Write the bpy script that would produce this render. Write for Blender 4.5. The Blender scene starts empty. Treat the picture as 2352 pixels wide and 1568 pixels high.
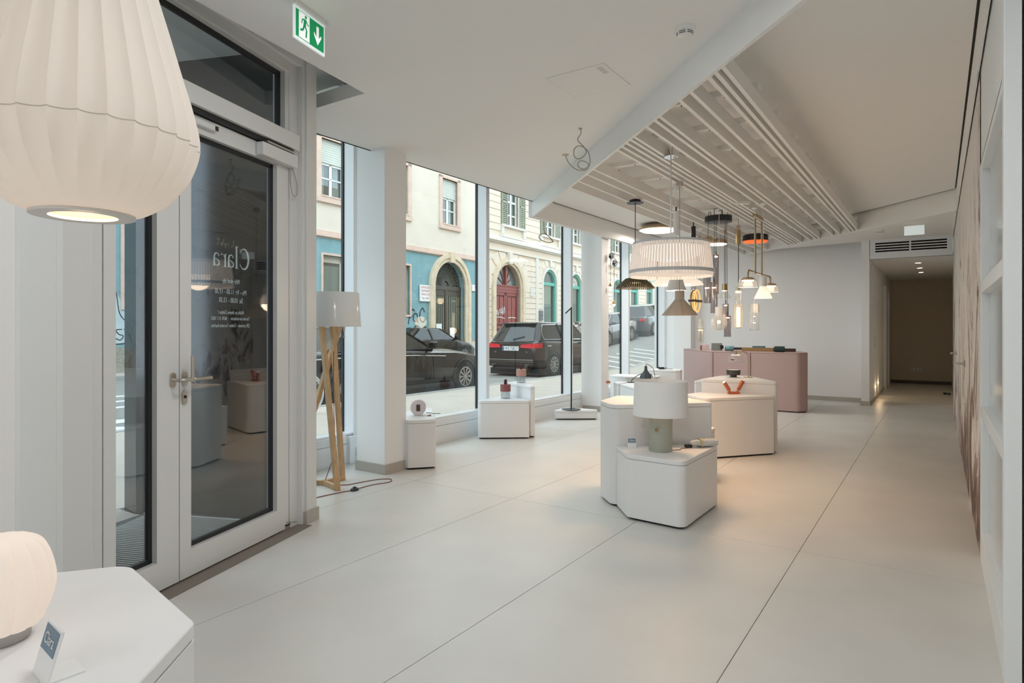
import bpy, bmesh, math, random
from mathutils import Vector, Matrix

random.seed(7)
SC = bpy.context.scene
COL = SC.collection
PI = math.pi

# ---------------------------------------------------------------- camera
CAM_H, YAW = 1.285, math.radians(34.21)
cam_data = bpy.data.cameras.new('camera')
cam_data.sensor_width = 36.0
cam_data.lens = 1440.0 / 2352.0 * 36.0
cam_data.shift_y = -29.0 / 2352.0
cam_data.clip_start = 0.05
cam_data.clip_end = 400
cam = bpy.data.objects.new('camera', cam_data)
cam.location = (0, 0, CAM_H)
cam.rotation_euler = (math.radians(90), 0, YAW)
COL.objects.link(cam)
SC.camera = cam

# ---------------------------------------------------------------- world, exposure
SC.view_settings.view_transform = 'Standard'
SC.view_settings.look = 'None'
SC.view_settings.gamma = 1.0
SC.view_settings.use_curve_mapping = False
SC.view_settings.exposure = -0.08
SC.cycles.use_denoising = True
SC.cycles.max_bounces = 14
SC.cycles.diffuse_bounces = 7
SC.cycles.glossy_bounces = 5
SC.cycles.transmission_bounces = 8
SC.cycles.transparent_max_bounces = 24
SC.cycles.sample_clamp_indirect = 6.0
SC.cycles.caustics_reflective = False
SC.cycles.caustics_refractive = False

world = bpy.data.worlds.new('overcast_sky')
SC.world = world
world.use_nodes = True
wn = world.node_tree.nodes
wl = world.node_tree.links
wn.clear()
w_out = wn.new('ShaderNodeOutputWorld')
w_bg = wn.new('ShaderNodeBackground')
w_tc = wn.new('ShaderNodeTexCoord')
w_nz = wn.new('ShaderNodeTexNoise')
w_rp = wn.new('ShaderNodeValToRGB')
w_nz.inputs['Scale'].default_value = 2.2
w_nz.inputs['Detail'].default_value = 4
w_rp.color_ramp.elements[0].position = 0.3
w_rp.color_ramp.elements[0].color = (0.69, 0.845, 1.0, 1)
w_rp.color_ramp.elements[1].position = 0.7
w_rp.color_ramp.elements[1].color = (0.83, 0.925, 1.0, 1)
wl.new(w_tc.outputs['Generated'], w_nz.inputs['Vector'])
wl.new(w_nz.outputs['Fac'], w_rp.inputs['Fac'])
wl.new(w_rp.outputs['Color'], w_bg.inputs['Color'])
w_bg.inputs['Strength'].default_value = 3.9
wl.new(w_bg.outputs[0], w_out.inputs[0])


def lamp(name, kind, loc, energy, color, size=0.05, rot=None, size_y=None, parent=None, spot=None):
    d = bpy.data.lights.new(name, kind)
    d.energy = energy
    d.color = color
    if kind == 'AREA':
        d.size = size
        if size_y:
            d.shape = 'RECTANGLE'
            d.size_y = size_y
    else:
        d.shadow_soft_size = size
    if kind == 'SPOT':
        d.spot_size = spot or 1.6
        d.spot_blend = 0.8
    o = bpy.data.objects.new(name, d)
    o.location = loc
    if rot:
        o.rotation_euler = rot
    COL.objects.link(o)
    if parent:
        o.parent = parent
    return o


WARM = (1.0, 0.72, 0.47)
SOFT = (1.0, 0.87, 0.74)
NEUT = (0.97, 0.985, 1.0)
# fill lights added around and behind the camera; the second follows a transom reflection
for nm, lx, ly, le in (('ceiling_fill_light', -0.55, 1.35, 16), ('ceiling_fill_light', -1.75, 2.0, 14), ('ceiling_fill_light', 0.7, -2.0, 18),
                       ('ceiling_fill_light', -0.9, -2.7, 18)):
    lamp(nm, 'AREA', (lx, ly, 2.86), le, NEUT, 0.2 if ly > 1.9 else 0.5)

# ---------------------------------------------------------------- mesh helpers


class MB:
    """collects simple shapes into ONE mesh"""

    def __init__(self):
        self.v, self.f, self.s = [], [], []

    def add(self, verts, faces, smooth=False):
        n = len(self.v)
        self.v += [tuple(p) for p in verts]
        self.f += [tuple(i + n for i in fc) for fc in faces]
        self.s += [smooth] * len(faces)
        return self

    def box(self, x0, y0, z0, x1, y1, z1):
        v = [(x0, y0, z0), (x1, y0, z0), (x1, y1, z0), (x0, y1, z0), (x0, y0, z1), (x1, y0, z1), (x1, y1, z1), (x0, y1, z1)]
        return self.add(v, [(3, 2, 1, 0), (4, 5, 6, 7), (0, 1, 5, 4), (1, 2, 6, 5), (2, 3, 7, 6), (3, 0, 4, 7)])

    def obox(self, c, d, rz=0.0):
        dx, dy, dz = d[0] / 2, d[1] / 2, d[2] / 2
        co, si = math.cos(rz), math.sin(rz)
        v = []
        for z in (-dz, dz):
            for x, y in ((-dx, -dy), (dx, -dy), (dx, dy), (-dx, dy)):
                v.append((c[0] + x * co - y * si, c[1] + x * si + y * co, c[2] + z))
        return self.add(v, [(3, 2, 1, 0), (4, 5, 6, 7), (0, 1, 5, 4), (1, 2, 6, 5), (2, 3, 7, 6), (3, 0, 4, 7)])

    def bar(self, a, b, w, h):
        """square bar from a to b, w sideways, h upwards"""
        a, b = Vector(a), Vector(b)
        d = (b - a).normalized()
        up = Vector((0, 0, 1)) if abs(d.z) < 0.95 else Vector((0, 1, 0))
        s = d.cross(up).normalized() * (w / 2)
        u = s.cross(d).normalized() * (h / 2)
        v = [a - s - u, a + s - u, a + s + u, a - s + u, b - s - u, b + s - u, b + s + u, b - s + u]
        return self.add(v, [(0, 1, 2, 3), (7, 6, 5, 4), (4, 5, 1, 0), (5, 6, 2, 1), (6, 7, 3, 2), (7, 4, 0, 3)])

    def prism(self, poly, z0, z1, smooth=False):
        n = len(poly)
        ar = sum(poly[i][0] * poly[(i + 1) % n][1] - poly[(i + 1) % n][0] * poly[i][1] for i in range(n))
        if ar < 0:
            poly = list(reversed(poly))
        v = [(p[0], p[1], z0) for p in poly] + [(p[0], p[1], z1) for p in poly]
        self.add(v, [tuple(range(n - 1, -1, -1)), tuple(range(n, 2 * n))])
        self.add(v, [(i, (i + 1) % n, n + (i + 1) % n, n + i) for i in range(n)], smooth)
        return self

    def lathe(self, prof, n=24, c=(0, 0, 0), smooth=True, a0=0.0, a1=2 * PI, mod=None):
        """prof: list of (r, z); r == 0 closes"""
        full = abs(a1 - a0 - 2 * PI) < 1e-6
        m = n if full else n + 1
        rows = []
        vs = []
        for (r, z) in prof:
            if r <= 1e-6:
                rows.append([len(vs)] * m)
                vs.append((c[0], c[1], c[2] + z))
            else:
                row = []
                for i in range(m):
                    a = a0 + (a1 - a0) * i / n
                    rr = r * (mod(a, z) if mod else 1.0)
                    row.append(len(vs))
                    vs.append((c[0] + rr * math.cos(a), c[1] + rr * math.sin(a), c[2] + z))
                rows.append(row)
        fs = []
        for k in range(len(rows) - 1):
            A, B = rows[k], rows[k + 1]
            for i in range(n):
                j = (i + 1) % m
                q = []
                for t in (A[i], A[j], B[j], B[i]):
                    if t not in q:
                        q.append(t)
                if len(q) >= 3:
                    fs.append(tuple(q))
        return self.add(vs, fs, smooth)

    def tube(self, pts, r, n=8, caps=True, smooth=True):
        pts = [Vector(p) for p in pts]
        if not isinstance(r, (list, tuple)):
            r = [r] * len(pts)
        vs, fs = [], []
        nrm = None
        for i, p in enumerate(pts):
            d = (pts[min(i + 1, len(pts) - 1)] - pts[max(i - 1, 0)])
            if d.length < 1e-9:
                d = Vector((0, 0, 1))
            d.normalize()
            if nrm is None:
                nrm = d.cross(Vector((0, 0, 1)))
                if nrm.length < 1e-3:
                    nrm = d.cross(Vector((1, 0, 0)))
            nrm = (nrm - d * nrm.dot(d))
            if nrm.length < 1e-6:
                nrm = d.orthogonal()
            nrm.normalize()
            b = d.cross(nrm)
            for k in range(n):
                a = 2 * PI * k / n
                vs.append(p + (nrm * math.cos(a) + b * math.sin(a)) * r[i])
        for i in range(len(pts) - 1):
            for k in range(n):
                k2 = (k + 1) % n
                fs.append((i * n + k, i * n + k2, (i + 1) * n + k2, (i + 1) * n + k))
        self.add(vs, fs, smooth)
        if caps:
            e = (len(pts) - 1) * n
            self.add(vs, [tuple(range(n - 1, -1, -1)), tuple(range(e, e + n))])
        return self

    def cyl(self, a, b, r, n=16, r2=None):
        return self.tube([a, b], [r, r if r2 is None else r2], n)

    def sphere(self, c, r, n=16, m=10, sz=1.0):
        return self.lathe([(r * math.sin(PI * i / m), -r * sz * math.cos(PI * i / m)) for i in range(m + 1)], n, c)

    def torus(self, c, R, r, axis='z', n=32, m=8, a0=0.0, a1=2 * PI):
        pts = []
        k = n if abs(a1 - a0 - 2 * PI) > 1e-6 else n
        for i in range(k + 1):
            a = a0 + (a1 - a0) * i / k
            u, w = R * math.cos(a), R * math.sin(a)
            pts.append({'z': (c[0] + u, c[1] + w, c[2]), 'y': (c[0] + u, c[1], c[2] + w), 'x': (c[0], c[1] + u, c[2] + w)}[axis])
        return self.tube(pts, r, m)

    def ribbon(self, pts, w, nrm, t=0.002):
        """flat painted stroke: pts 3-D, w width (or list), nrm surface normal, t relief"""
        pts = [Vector(p) for p in pts]
        nrm = Vector(nrm).normalized()
        if not isinstance(w, (list, tuple)):
            w = [w] * len(pts)
        vs = []
        for i, p in enumerate(pts):
            d = (pts[min(i + 1, len(pts) - 1)] - pts[max(i - 1, 0)]).normalized()
            s = d.cross(nrm) * (w[i] / 2)
            vs += [p - s + nrm * t, p + s + nrm * t]
        return self.add(vs, [(2 * i, 2 * i + 1, 2 * i + 3, 2 * i + 2) for i in range(len(pts) - 1)])

    def xform(self, mat):
        self.v = [tuple(mat @ Vector(p)) for p in self.v]
        return self

    def build(self, name, mat=None, parent=None, loc=None, rz=0.0, bevel=0.0, bseg=2, sharp=40, solid=0.0):
        me = bpy.data.meshes.new(name)
        me.from_pydata(self.v, [], self.f)
        bm = bmesh.new()
        bm.from_mesh(me)
        bmesh.ops.remove_doubles(bm, verts=bm.verts, dist=1e-6)
        bm.to_mesh(me)
        bm.free()
        if any(self.s):
            me.polygons.foreach_set('use_smooth', [True] * len(me.polygons))
            me.set_sharp_from_angle(angle=math.radians(sharp))
        me.update()
        o = bpy.data.objects.new(name, me)
        if mat:
            me.materials.append(mat)
        COL.objects.link(o)
        if parent:
            o.parent = parent
        if loc:
            o.location = loc
        o.rotation_euler.z = rz
        if solid:
            sm = o.modifiers.new('thick', 'SOLIDIFY')
            sm.thickness = solid
            sm.offset = 0
        if bevel:
            bv = o.modifiers.new('bevel', 'BEVEL')
            bv.width = bevel
            bv.segments = bseg
            bv.limit_method = 'ANGLE'
            bv.angle_limit = math.radians(50)
            bv.harden_normals = False
        return o


def tag(o, label=None, cat=None, group=None, kind=None):
    if label:
        o['label'] = label
    if cat:
        o['category'] = cat
    if group:
        o['group'] = group
    if kind:
        o['kind'] = kind
    return o


def thing(name, label, cat, loc=(0, 0, 0), rz=0.0, group=None):
    o = bpy.data.objects.new(name, None)
    o.empty_display_size = 0.1
    o.location = loc
    o.rotation_euler.z = rz
    COL.objects.link(o)
    return tag(o, label, cat, group)


def struct(o, label=None):
    o['kind'] = 'structure'
    if label:
        o['label'] = label
    return o


def piece(mesh_obj, parent, loc, rz=0.0, scale=None):
    """linked-mesh copy of a piece"""
    o = mesh_obj.copy()
    o.parent = parent
    o.location = loc
    o.rotation_euler.z = rz
    if scale:
        o.scale = scale
    COL.objects.link(o)
    return o


def rpoly(pts, r, seg=5):
    """polygon with rounded corners; r single or per corner"""
    n = len(pts)
    ar = sum(pts[i][0] * pts[(i + 1) % n][1] - pts[(i + 1) % n][0] * pts[i][1] for i in range(n))
    if not isinstance(r, (list, tuple)):
        r = [r] * n
    if ar < 0:
        pts = list(reversed(pts))
        r = list(reversed(r))
    out = []
    for i in range(n):
        p = Vector(pts[i]).to_2d()
        a = (Vector(pts[i - 1]).to_2d() - p)
        b = (Vector(pts[(i + 1) % n]).to_2d() - p)
        la, lb = a.length, b.length
        a.normalize()
        b.normalize()
        ang = math.acos(max(-1, min(1, a.dot(b))))
        tl = min(r[i] / max(math.tan(ang / 2), 1e-3), la * 0.48, lb * 0.48)
        rr = tl * math.tan(ang / 2)
        if rr < 1e-4:
            out.append((p.x, p.y))
            continue
        cen = p + (a + b).normalized() * (rr / math.sin(ang / 2))
        s0 = p + a * tl - cen
        s1 = p + b * tl - cen
        t0, t1 = math.atan2(s0.y, s0.x), math.atan2(s1.y, s1.x)
        dt = (t1 - t0 + PI) % (2 * PI) - PI
        for k in range(seg + 1):
            t = t0 + dt * k / seg
            out.append((cen.x + rr * math.cos(t), cen.y + rr * math.sin(t)))
    return out


def inset(poly, d):
    """rough inward offset of a convex polygon"""
    n = len(poly)
    ar = sum(poly[i][0] * poly[(i + 1) % n][1] - poly[(i + 1) % n][0] * poly[i][1] for i in range(n))
    if ar < 0:
        poly = list(reversed(poly))
    out = []
    for i in range(n):
        p0, p1, p2 = Vector(poly[i - 1]), Vector(poly[i]), Vector(poly[(i + 1) % n])
        e1 = (p1 - p0)
        e2 = (p2 - p1)
        n1 = Vector((-e1.y, e1.x)).normalized()
        n2 = Vector((-e2.y, e2.x)).normalized()
        b = (n1 + n2)
        if b.length < 1e-6:
            b = n1
        b.normalize()
        k = d / max(b.dot(n1), 0.3)
        out.append((p1.x + b.x * k, p1.y + b.y * k))
    return out


def spline(pts, n=8):
    """Catmull-Rom through 3-D points"""
    P = [Vector(p) for p in pts]
    P = [P[0] * 2 - P[1]] + P + [P[-1] * 2 - P[-2]]
    out = []
    for i in range(1, len(P) - 2):
        for k in range(n):
            t = k / n
            a, b, c, d = P[i - 1], P[i], P[i + 1], P[i + 2]
            out.append(0.5 * ((2 * b) + (c - a) * t + (2 * a - 5 * b + 4 * c - d) * t * t + (3 * b - a - 3 * c + d) * t ** 3))
    out.append(P[-2])
    return out


def smooth(prof, n=4):
    return [(max(p.x, 0.0), p.z) for p in spline([(r, 0, z) for r, z in prof], n)]


def text(name, body, size, parent, loc, rot, mat, align='CENTER', sx=1.0, ext=0.0005, shear=0.0):
    cu = bpy.data.curves.new(name, 'FONT')
    cu.body = body
    cu.size = size
    cu.align_x = align
    cu.align_y = 'CENTER'
    cu.extrude = ext
    cu.shear = shear
    o = bpy.data.objects.new(name, cu)
    cu.materials.append(mat)
    o.location = loc
    o.rotation_euler = rot
    o.scale = (sx, 1, 1)
    COL.objects.link(o)
    if parent:
        o.parent = parent
    me = bpy.data.meshes.new_from_object(o.evaluated_get(bpy.context.evaluated_depsgraph_get()))
    me.name = name
    n = bpy.data.objects.new(name, me)
    n.location, n.rotation_euler, n.scale, n.parent = loc, rot, (sx, 1, 1), parent
    bpy.data.objects.remove(o)
    n.name = name
    COL.objects.link(n)
    return n


# ---------------------------------------------------------------- materials
def new_mat(name):
    m = bpy.data.materials.new(name)
    m.use_nodes = True
    nt = m.node_tree
    return m, nt, nt.nodes['Principled BSDF'], nt.nodes['Material Output']


def flat(name, col, rough=0.5, metal=0.0, spec=0.5, vary=0.0, scale=6.0, bump=0.0, bscale=60.0, coat=0.0, stretch=None):
    m, nt, b, out = new_mat(name)
    b.inputs['Base Color'].default_value = (*col, 1)
    b.inputs['Roughness'].default_value = rough
    b.inputs['Metallic'].default_value = metal
    b.inputs['Specular IOR Level'].default_value = spec
    if coat:
        b.inputs['Coat Weight'].default_value = coat
        b.inputs['Coat Roughness'].default_value = 0.05
    tc = nt.nodes.new('ShaderNodeTexCoord')
    src = tc.outputs['Object']
    if stretch:
        mp = nt.nodes.new('ShaderNodeMapping')
        mp.inputs['Scale'].default_value = stretch
        nt.links.new(src, mp.inputs['Vector'])
        src = mp.outputs['Vector']
    if vary:
        nz = nt.nodes.new('ShaderNodeTexNoise')
        nz.inputs['Scale'].default_value = scale
        nz.inputs['Detail'].default_value = 6
        nt.links.new(src, nz.inputs['Vector'])
        rp = nt.nodes.new('ShaderNodeValToRGB')
        rp.color_ramp.elements[0].position = 0.3
        rp.color_ramp.elements[1].position = 0.7
        rp.color_ramp.elements[0].color = (*[max(0, c * (1 - vary)) for c in col], 1)
        rp.color_ramp.elements[1].color = (*[min(1, c * (1 + vary)) for c in col], 1)
        nt.links.new(nz.outputs['Fac'], rp.inputs['Fac'])
        nt.links.new(rp.outputs['Color'], b.inputs['Base Color'])
    if bump:
        nb = nt.nodes.new('ShaderNodeTexNoise')
        nb.inputs['Scale'].default_value = bscale
        nb.inputs['Detail'].default_value = 3
        nt.links.new(src, nb.inputs['Vector'])
        bp = nt.nodes.new('ShaderNodeBump')
        bp.inputs['Strength'].default_value = bump
        bp.inputs['Distance'].default_value = 0.01
        nt.links.new(nb.outputs['Fac'], bp.inputs['Height'])
        nt.links.new(bp.outputs['Normal'], b.inputs['Normal'])
    return m


def glow(name, col, strength, base=(0.9, 0.9, 0.9)):
    m, nt, b, out = new_mat(name)
    b.inputs['Base Color'].default_value = (*base, 1)
    b.inputs['Roughness'].default_value = 0.6
    b.inputs['Emission Color'].default_value = (*col, 1)
    b.inputs['Emission Strength'].default_value = strength
    return m


def glass(name, tint=(1, 1, 1), refl=1.0, rough=0.0, ior=1.45, body=None, bodyfac=0.0):
    """thin clear pane: straight-through transparency plus a Fresnel mirror"""
    m, nt, b, out = new_mat(name)
    nt.nodes.remove(b)
    tr = nt.nodes.new('ShaderNodeBsdfTransparent')
    tr.inputs['Color'].default_value = (*tint, 1)
    gl = nt.nodes.new('ShaderNodeBsdfGlossy')
    gl.inputs['Roughness'].default_value = rough
    lw = nt.nodes.new('ShaderNodeLayerWeight')
    lw.inputs['Blend'].default_value = 0.5
    pw = nt.nodes.new('ShaderNodeMath')
    pw.operation = 'POWER'
    pw.inputs[1].default_value = 5.0
    nt.links.new(lw.outputs['Facing'], pw.inputs[0])
    mu = nt.nodes.new('ShaderNodeMath')
    mu.operation = 'MULTIPLY_ADD'
    mu.use_clamp = True
    f0 = 0.04 * refl
    mu.inputs[1].default_value = 0.9 * (1 - f0)
    mu.inputs[2].default_value = f0
    nt.links.new(pw.outputs[0], mu.inputs[0])
    mx = nt.nodes.new('ShaderNodeMixShader')
    nt.links.new(mu.outputs[0], mx.inputs[0])
    last = tr
    if body:
        df = nt.nodes.new('ShaderNodeBsdfDiffuse')
        df.inputs['Color'].default_value = (*body, 1)
        m2 = nt.nodes.new('ShaderNodeMixShader')
        m2.inputs[0].default_value = bodyfac
        nt.links.new(tr.outputs[0], m2.inputs[1])
        nt.links.new(df.outputs[0], m2.inputs[2])
        last = m2
    nt.links.new(last.outputs[0], mx.inputs[1])
    nt.links.new(gl.outputs[0], mx.inputs[2])
    nt.links.new(mx.outputs[0], out.inputs[0])
    return m


def shade_cloth(name, col, emit, ecol, transl=0.4):
    """lampshade fabric or paper: diffuse + translucent, glowing from the lamp inside"""
    m, nt, b, out = new_mat(name)
    nt.nodes.remove(b)
    df = nt.nodes.new('ShaderNodeBsdfDiffuse')
    df.inputs['Color'].default_value = (*col, 1)
    tl = nt.nodes.new('ShaderNodeBsdfTranslucent')
    tl.inputs['Color'].default_value = (*col, 1)
    mx = nt.nodes.new('ShaderNodeMixShader')
    mx.inputs[0].default_value = transl
    nt.links.new(df.outputs[0], mx.inputs[1])
    nt.links.new(tl.outputs[0], mx.inputs[2])
    last = mx
    if emit:
        em = nt.nodes.new('ShaderNodeEmission')
        em.inputs['Color'].default_value = (*ecol, 1)
        em.inputs['Strength'].default_value = emit
        ad = nt.nodes.new('ShaderNodeAddShader')
        nt.links.new(mx.outputs[0], ad.inputs[0])
        nt.links.new(em.outputs[0], ad.inputs[1])
        last = ad
    nt.links.new(last.outputs[0], out.inputs[0])
    return m


M = {}
M['wall'] = flat('white wall paint', (0.85, 0.85, 0.845), 0.7, spec=0.3, bump=0.03, bscale=180)
M['ceil'] = flat('white ceiling paint', (0.84, 0.835, 0.82), 0.8, spec=0.2)
M['slat'] = flat('white lacquered slat', (0.84, 0.82, 0.79), 0.5)
M['frame'] = flat('white window frame', (0.80, 0.82, 0.84), 0.28)
M['doorgrey'] = flat('light grey door lacquer', (0.70, 0.70, 0.69), 0.3)
M['tile'] = flat('large format floor tile', (0.635, 0.625, 0.59), 0.36, spec=0.45, vary=0.045, scale=2.2, bump=0.015, bscale=90)
M['joint'] = flat('grey tile joint', (0.25, 0.24, 0.22), 0.9)
M['skirting'] = flat('beige stone skirting', (0.44, 0.41, 0.365), 0.5, vary=0.05)
M['gasket'] = flat('black window gasket', (0.012, 0.013, 0.015), 0.5)
M['void'] = flat('dark gap', (0.02, 0.018, 0.016), 0.9)
M['glass'] = glass('window glass', (0.94, 0.965, 0.95), 1.0)
M['doorglass'] = glass('door glass', (0.88, 0.92, 0.93), 2.5)
M['white'] = flat('white laminate', (0.80, 0.80, 0.80), 0.4, bump=0.02, bscale=200)
M['pinkwhite'] = flat('warm white laminate', (0.80, 0.785, 0.775), 0.42)
M['pink'] = flat('dusty pink laminate', (0.46, 0.325, 0.305), 0.5)
M['black'] = flat('black metal', (0.018, 0.018, 0.02), 0.4)
M['steel'] = flat('brushed steel', (0.55, 0.52, 0.47), 0.32, metal=1.0)
M['brass'] = flat('brushed brass', (0.48, 0.34, 0.17), 0.3, metal=1.0)
M['chrome'] = flat('polished chrome', (0.8, 0.8, 0.8), 0.08, metal=1.0)
M['plug'] = flat('white plastic', (0.82, 0.82, 0.80), 0.35)
M['cable'] = flat('grey cable', (0.40, 0.38, 0.34), 0.6)
M['blackcable'] = flat('black cable', (0.03, 0.03, 0.03), 0.6)
M['redcable'] = flat('oxblood fabric cable', (0.20, 0.045, 0.04), 0.7)
M['grey'] = flat('grey lacquer', (0.42, 0.42, 0.42), 0.45)
# ================================================================ THE SETTING
XF = -4.66          # inner face of the facade sill
XG = -4.82          # glass plane
XR = 0.195          # mural wall
YB = 12.5           # back wall
ZL, ZI, ZB, ZH = 2.89, 2.96, 2.70, 2.76   # left ceiling, inner ceiling, bulkhead bottom, hall ceiling
DM = Vector((-3.166, 1.672, 0))            # foot of the joint between the two door leaves
DE = Vector((-0.3139, 0.9495, 0))          # along the door wall
DN = Vector((0.9495, 0.3139, 0))           # into the room
DRZ = math.atan2(DE.y, DE.x)               # local x of door parts runs along DE, local y points outside


def dp(t, n=0.0, z=0.0):
    p = DM + DE * t + DN * n
    return (p.x, p.y, z)


# ---- floor: slab with recessed joints and large tiles
fl = MB().prism([(-4.9, 2.66), (-3.50, 2.66), (-2.93, 0.95), (-2.05, 0.45), (-2.05, -3.6), (1.6, -3.6), (1.6, 18.0), (-4.9, 18.0)], -0.16, -0.004).build('floor', M['joint'])
struct(fl)


def clip(poly, p, n):
    """keep the part of a polygon where (q - p) . n >= 0"""
    out = []
    for i in range(len(poly)):
        a, b = poly[i], poly[(i + 1) % len(poly)]
        da = (a[0] - p[0]) * n[0] + (a[1] - p[1]) * n[1]
        db = (b[0] - p[0]) * n[0] + (b[1] - p[1]) * n[1]
        if da >= 0:
            out.append(a)
        if da * db < 0:
            t = da / (da - db)
            out.append((a[0] + (b[0] - a[0]) * t, a[1] + (b[1] - a[1]) * t))
    return out


vx = [0.335 - 1.0 * k for k in range(-1, 7)]
for i in range(len(vx) - 1):
    xa, xb = vx[i + 1], vx[i]
    for j in range(-2, 5):
        ya, yb = 3.93 + 3.0 * j, 3.93 + 3.0 * (j + 1)
        x0, x1 = max(xa, -4.88) + 0.0018, min(xb, 1.55) - 0.0018
        y0, y1 = max(ya, -3.55) + 0.0018, min(yb, 17.95) - 0.0018
        if x1 - x0 < 0.05 or y1 - y0 < 0.05:
            continue
        pg = [(x0, y0), (x1, y0), (x1, y1), (x0, y1)]
        if y0 < 2.6 and x0 < -2.6:
            low = clip(pg, (0, 2.66), (0, -1))
            low = clip(low, dp(0, -0.02), DN) if low else low
            for q in (low, clip(pg, (0, 2.66), (0, 1))):
                if len(q) > 2 and max(v[1] for v in q) - min(v[1] for v in q) > 0.02:
                    MB().prism(q, -0.02, 0.0).build('tile', M['tile'], fl)
            continue
        MB().box(x0, y0, -0.02, x1, y1, 0.0).build('tile', M['tile'], fl)

# ---- walls
def wallbox(name, b, mat=None, rz=None):
    return struct(MB().box(*b).build(name, mat or M['wall']))


# right wall with ink mural
mm, nt, bs, out = new_mat('ink brush mural wallpaper')
tc = nt.nodes.new('ShaderNodeTexCoord')
mp = nt.nodes.new('ShaderNodeMapping')
mp.inputs['Scale'].default_value = (1, 0.42, 0.30)
nz = nt.nodes.new('ShaderNodeTexNoise')
nz.inputs['Scale'].default_value = 2.6
nz.inputs['Detail'].default_value = 5
nz.inputs['Roughness'].default_value = 0.68
nz.inputs['Distortion'].default_value = 1.8
nt.links.new(tc.outputs['Object'], mp.inputs['Vector'])
nt.links.new(mp.outputs['Vector'], nz.inputs['Vector'])
sp = nt.nodes.new('ShaderNodeSeparateXYZ')
nt.links.new(tc.outputs['Object'], sp.inputs['Vector'])
mr = nt.nodes.new('ShaderNodeMapRange')
mr.inputs['From Min'].default_value = 0.0
mr.inputs['From Max'].default_value = 2.6
mr.inputs['To Min'].default_value = 0.13
mr.inputs['To Max'].default_value = -0.07
nt.links.new(sp.outputs['Z'], mr.inputs['Value'])
ad = nt.nodes.new('ShaderNodeMath')
ad.operation = 'ADD'
nt.links.new(nz.outputs['Fac'], ad.inputs[0])
nt.links.new(mr.outputs[0], ad.inputs[1])
rp = nt.nodes.new('ShaderNodeValToRGB')
rp.color_ramp.elements[0].position = 0.50
rp.color_ramp.elements[0].color = (0.76, 0.72, 0.68, 1)
rp.color_ramp.elements[1].position = 0.70
rp.color_ramp.elements[1].color = (0.12, 0.075, 0.06, 1)
e = rp.color_ramp.elements.new(0.545)
e.color = (0.62, 0.54, 0.49, 1)
e = rp.color_ramp.elements.new(0.575)
e.color = (0.72, 0.67, 0.63, 1)
e = rp.color_ramp.elements.new(0.61)
e.color = (0.36, 0.27, 0.23, 1)
nt.links.new(ad.outputs[0], rp.inputs['Fac'])
nt.links.new(rp.outputs['Color'], bs.inputs['Base Color'])
bs.inputs['Roughness'].default_value = 0.75
M['mural'] = mm
wr = struct(MB().box(XR, 4.40, 0, XR + 0.12, 12.05, 3.42).build('wall_right', mm), 'off-white wall with brown brushed ink mural')
wallbox('wall_right', (XR + 0.06, 12.05, 0, XR + 0.16, 17.6, 3.42))
wallbox('wall_right', (1.5, -3.5, 0, 1.6, 2.95, 3.42))
wallbox('wall_right', (XR + 0.115, 2.92, 0, 1.5, 3.02, 3.42))
# flush doors hidden in the mural
for yy, zz in ((6.80, 0.98), (9.65, 0.98)):
    d = thing('lever_handle', 'brushed steel lever handle on the mural wall, ' + ('nearer one' if yy < 8 else 'farther one beside the corridor'),
              'door handle', (XR, yy, zz))
    MB().box(-0.010, -0.027, -0.027, 0.0, 0.027, 0.027).build('plate', M['steel'], d, bevel=0.004)
    MB().tube([(-0.005, 0, 0), (-0.055, 0, 0), (-0.062, -0.02, 0), (-0.062, -0.125, 0)], 0.0105, 12).build('lever', M['steel'], d)

# back wall, corridor
wallbox('wall_back', (-4.9, YB, 0, -1.07, YB + 0.12, 3.42))
pil = wallbox('wall_corridor', (-1.07, 12.0, 0, -0.95, 17.6, 3.42))
wallbox('wall_end', (-0.95, 17.5, 0, 0.3, 17.6, 2.6), flat('brown grey wall paint', (0.66, 0.57, 0.45), 0.8))
# baseboards
struct(MB().box(-4.04, YB - 0.014, 0, -1.07, YB - 0.0005, 0.075).build('baseboard_back', M['skirting']))
struct(MB().prism([(-1.084, 11.986), (-0.936, 11.986), (-0.936, 15.25), (-0.949, 15.25), (-0.949, 11.999), (-1.0705, 11.999), (-1.0705, 12.48), (-1.084, 12.48)], 0, 0.075).build('baseboard_corridor', M['skirting']))
struct(MB().box(-0.94, 17.486, 0, 0.25, 17.4995, 0.075).build('baseboard_end', flat('dark brown skirting', (0.12, 0.10, 0.08), 0.6)))
# door casing in the corridor
dc = thing('door_frame', 'white door casing on the left wall of the corridor', 'door frame', (-0.95, 15.3, 0))
MB().box(0.0, 0.0, 0, 0.05, 0.09, 2.1).build('jamb', M['frame'], dc, bevel=0.004)
MB().box(0.0, 0.99, 0, 0.05, 1.08, 2.1).build('jamb', M['frame'], dc, bevel=0.004)
MB().box(0.0, 0.0, 2.1, 0.05, 1.08, 2.19).build('lintel', M['frame'], dc, bevel=0.004)
MB().box(0.004, 0.09, 0.005, 0.02, 0.99, 2.1).build('leaf', M['wall'], dc)

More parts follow.
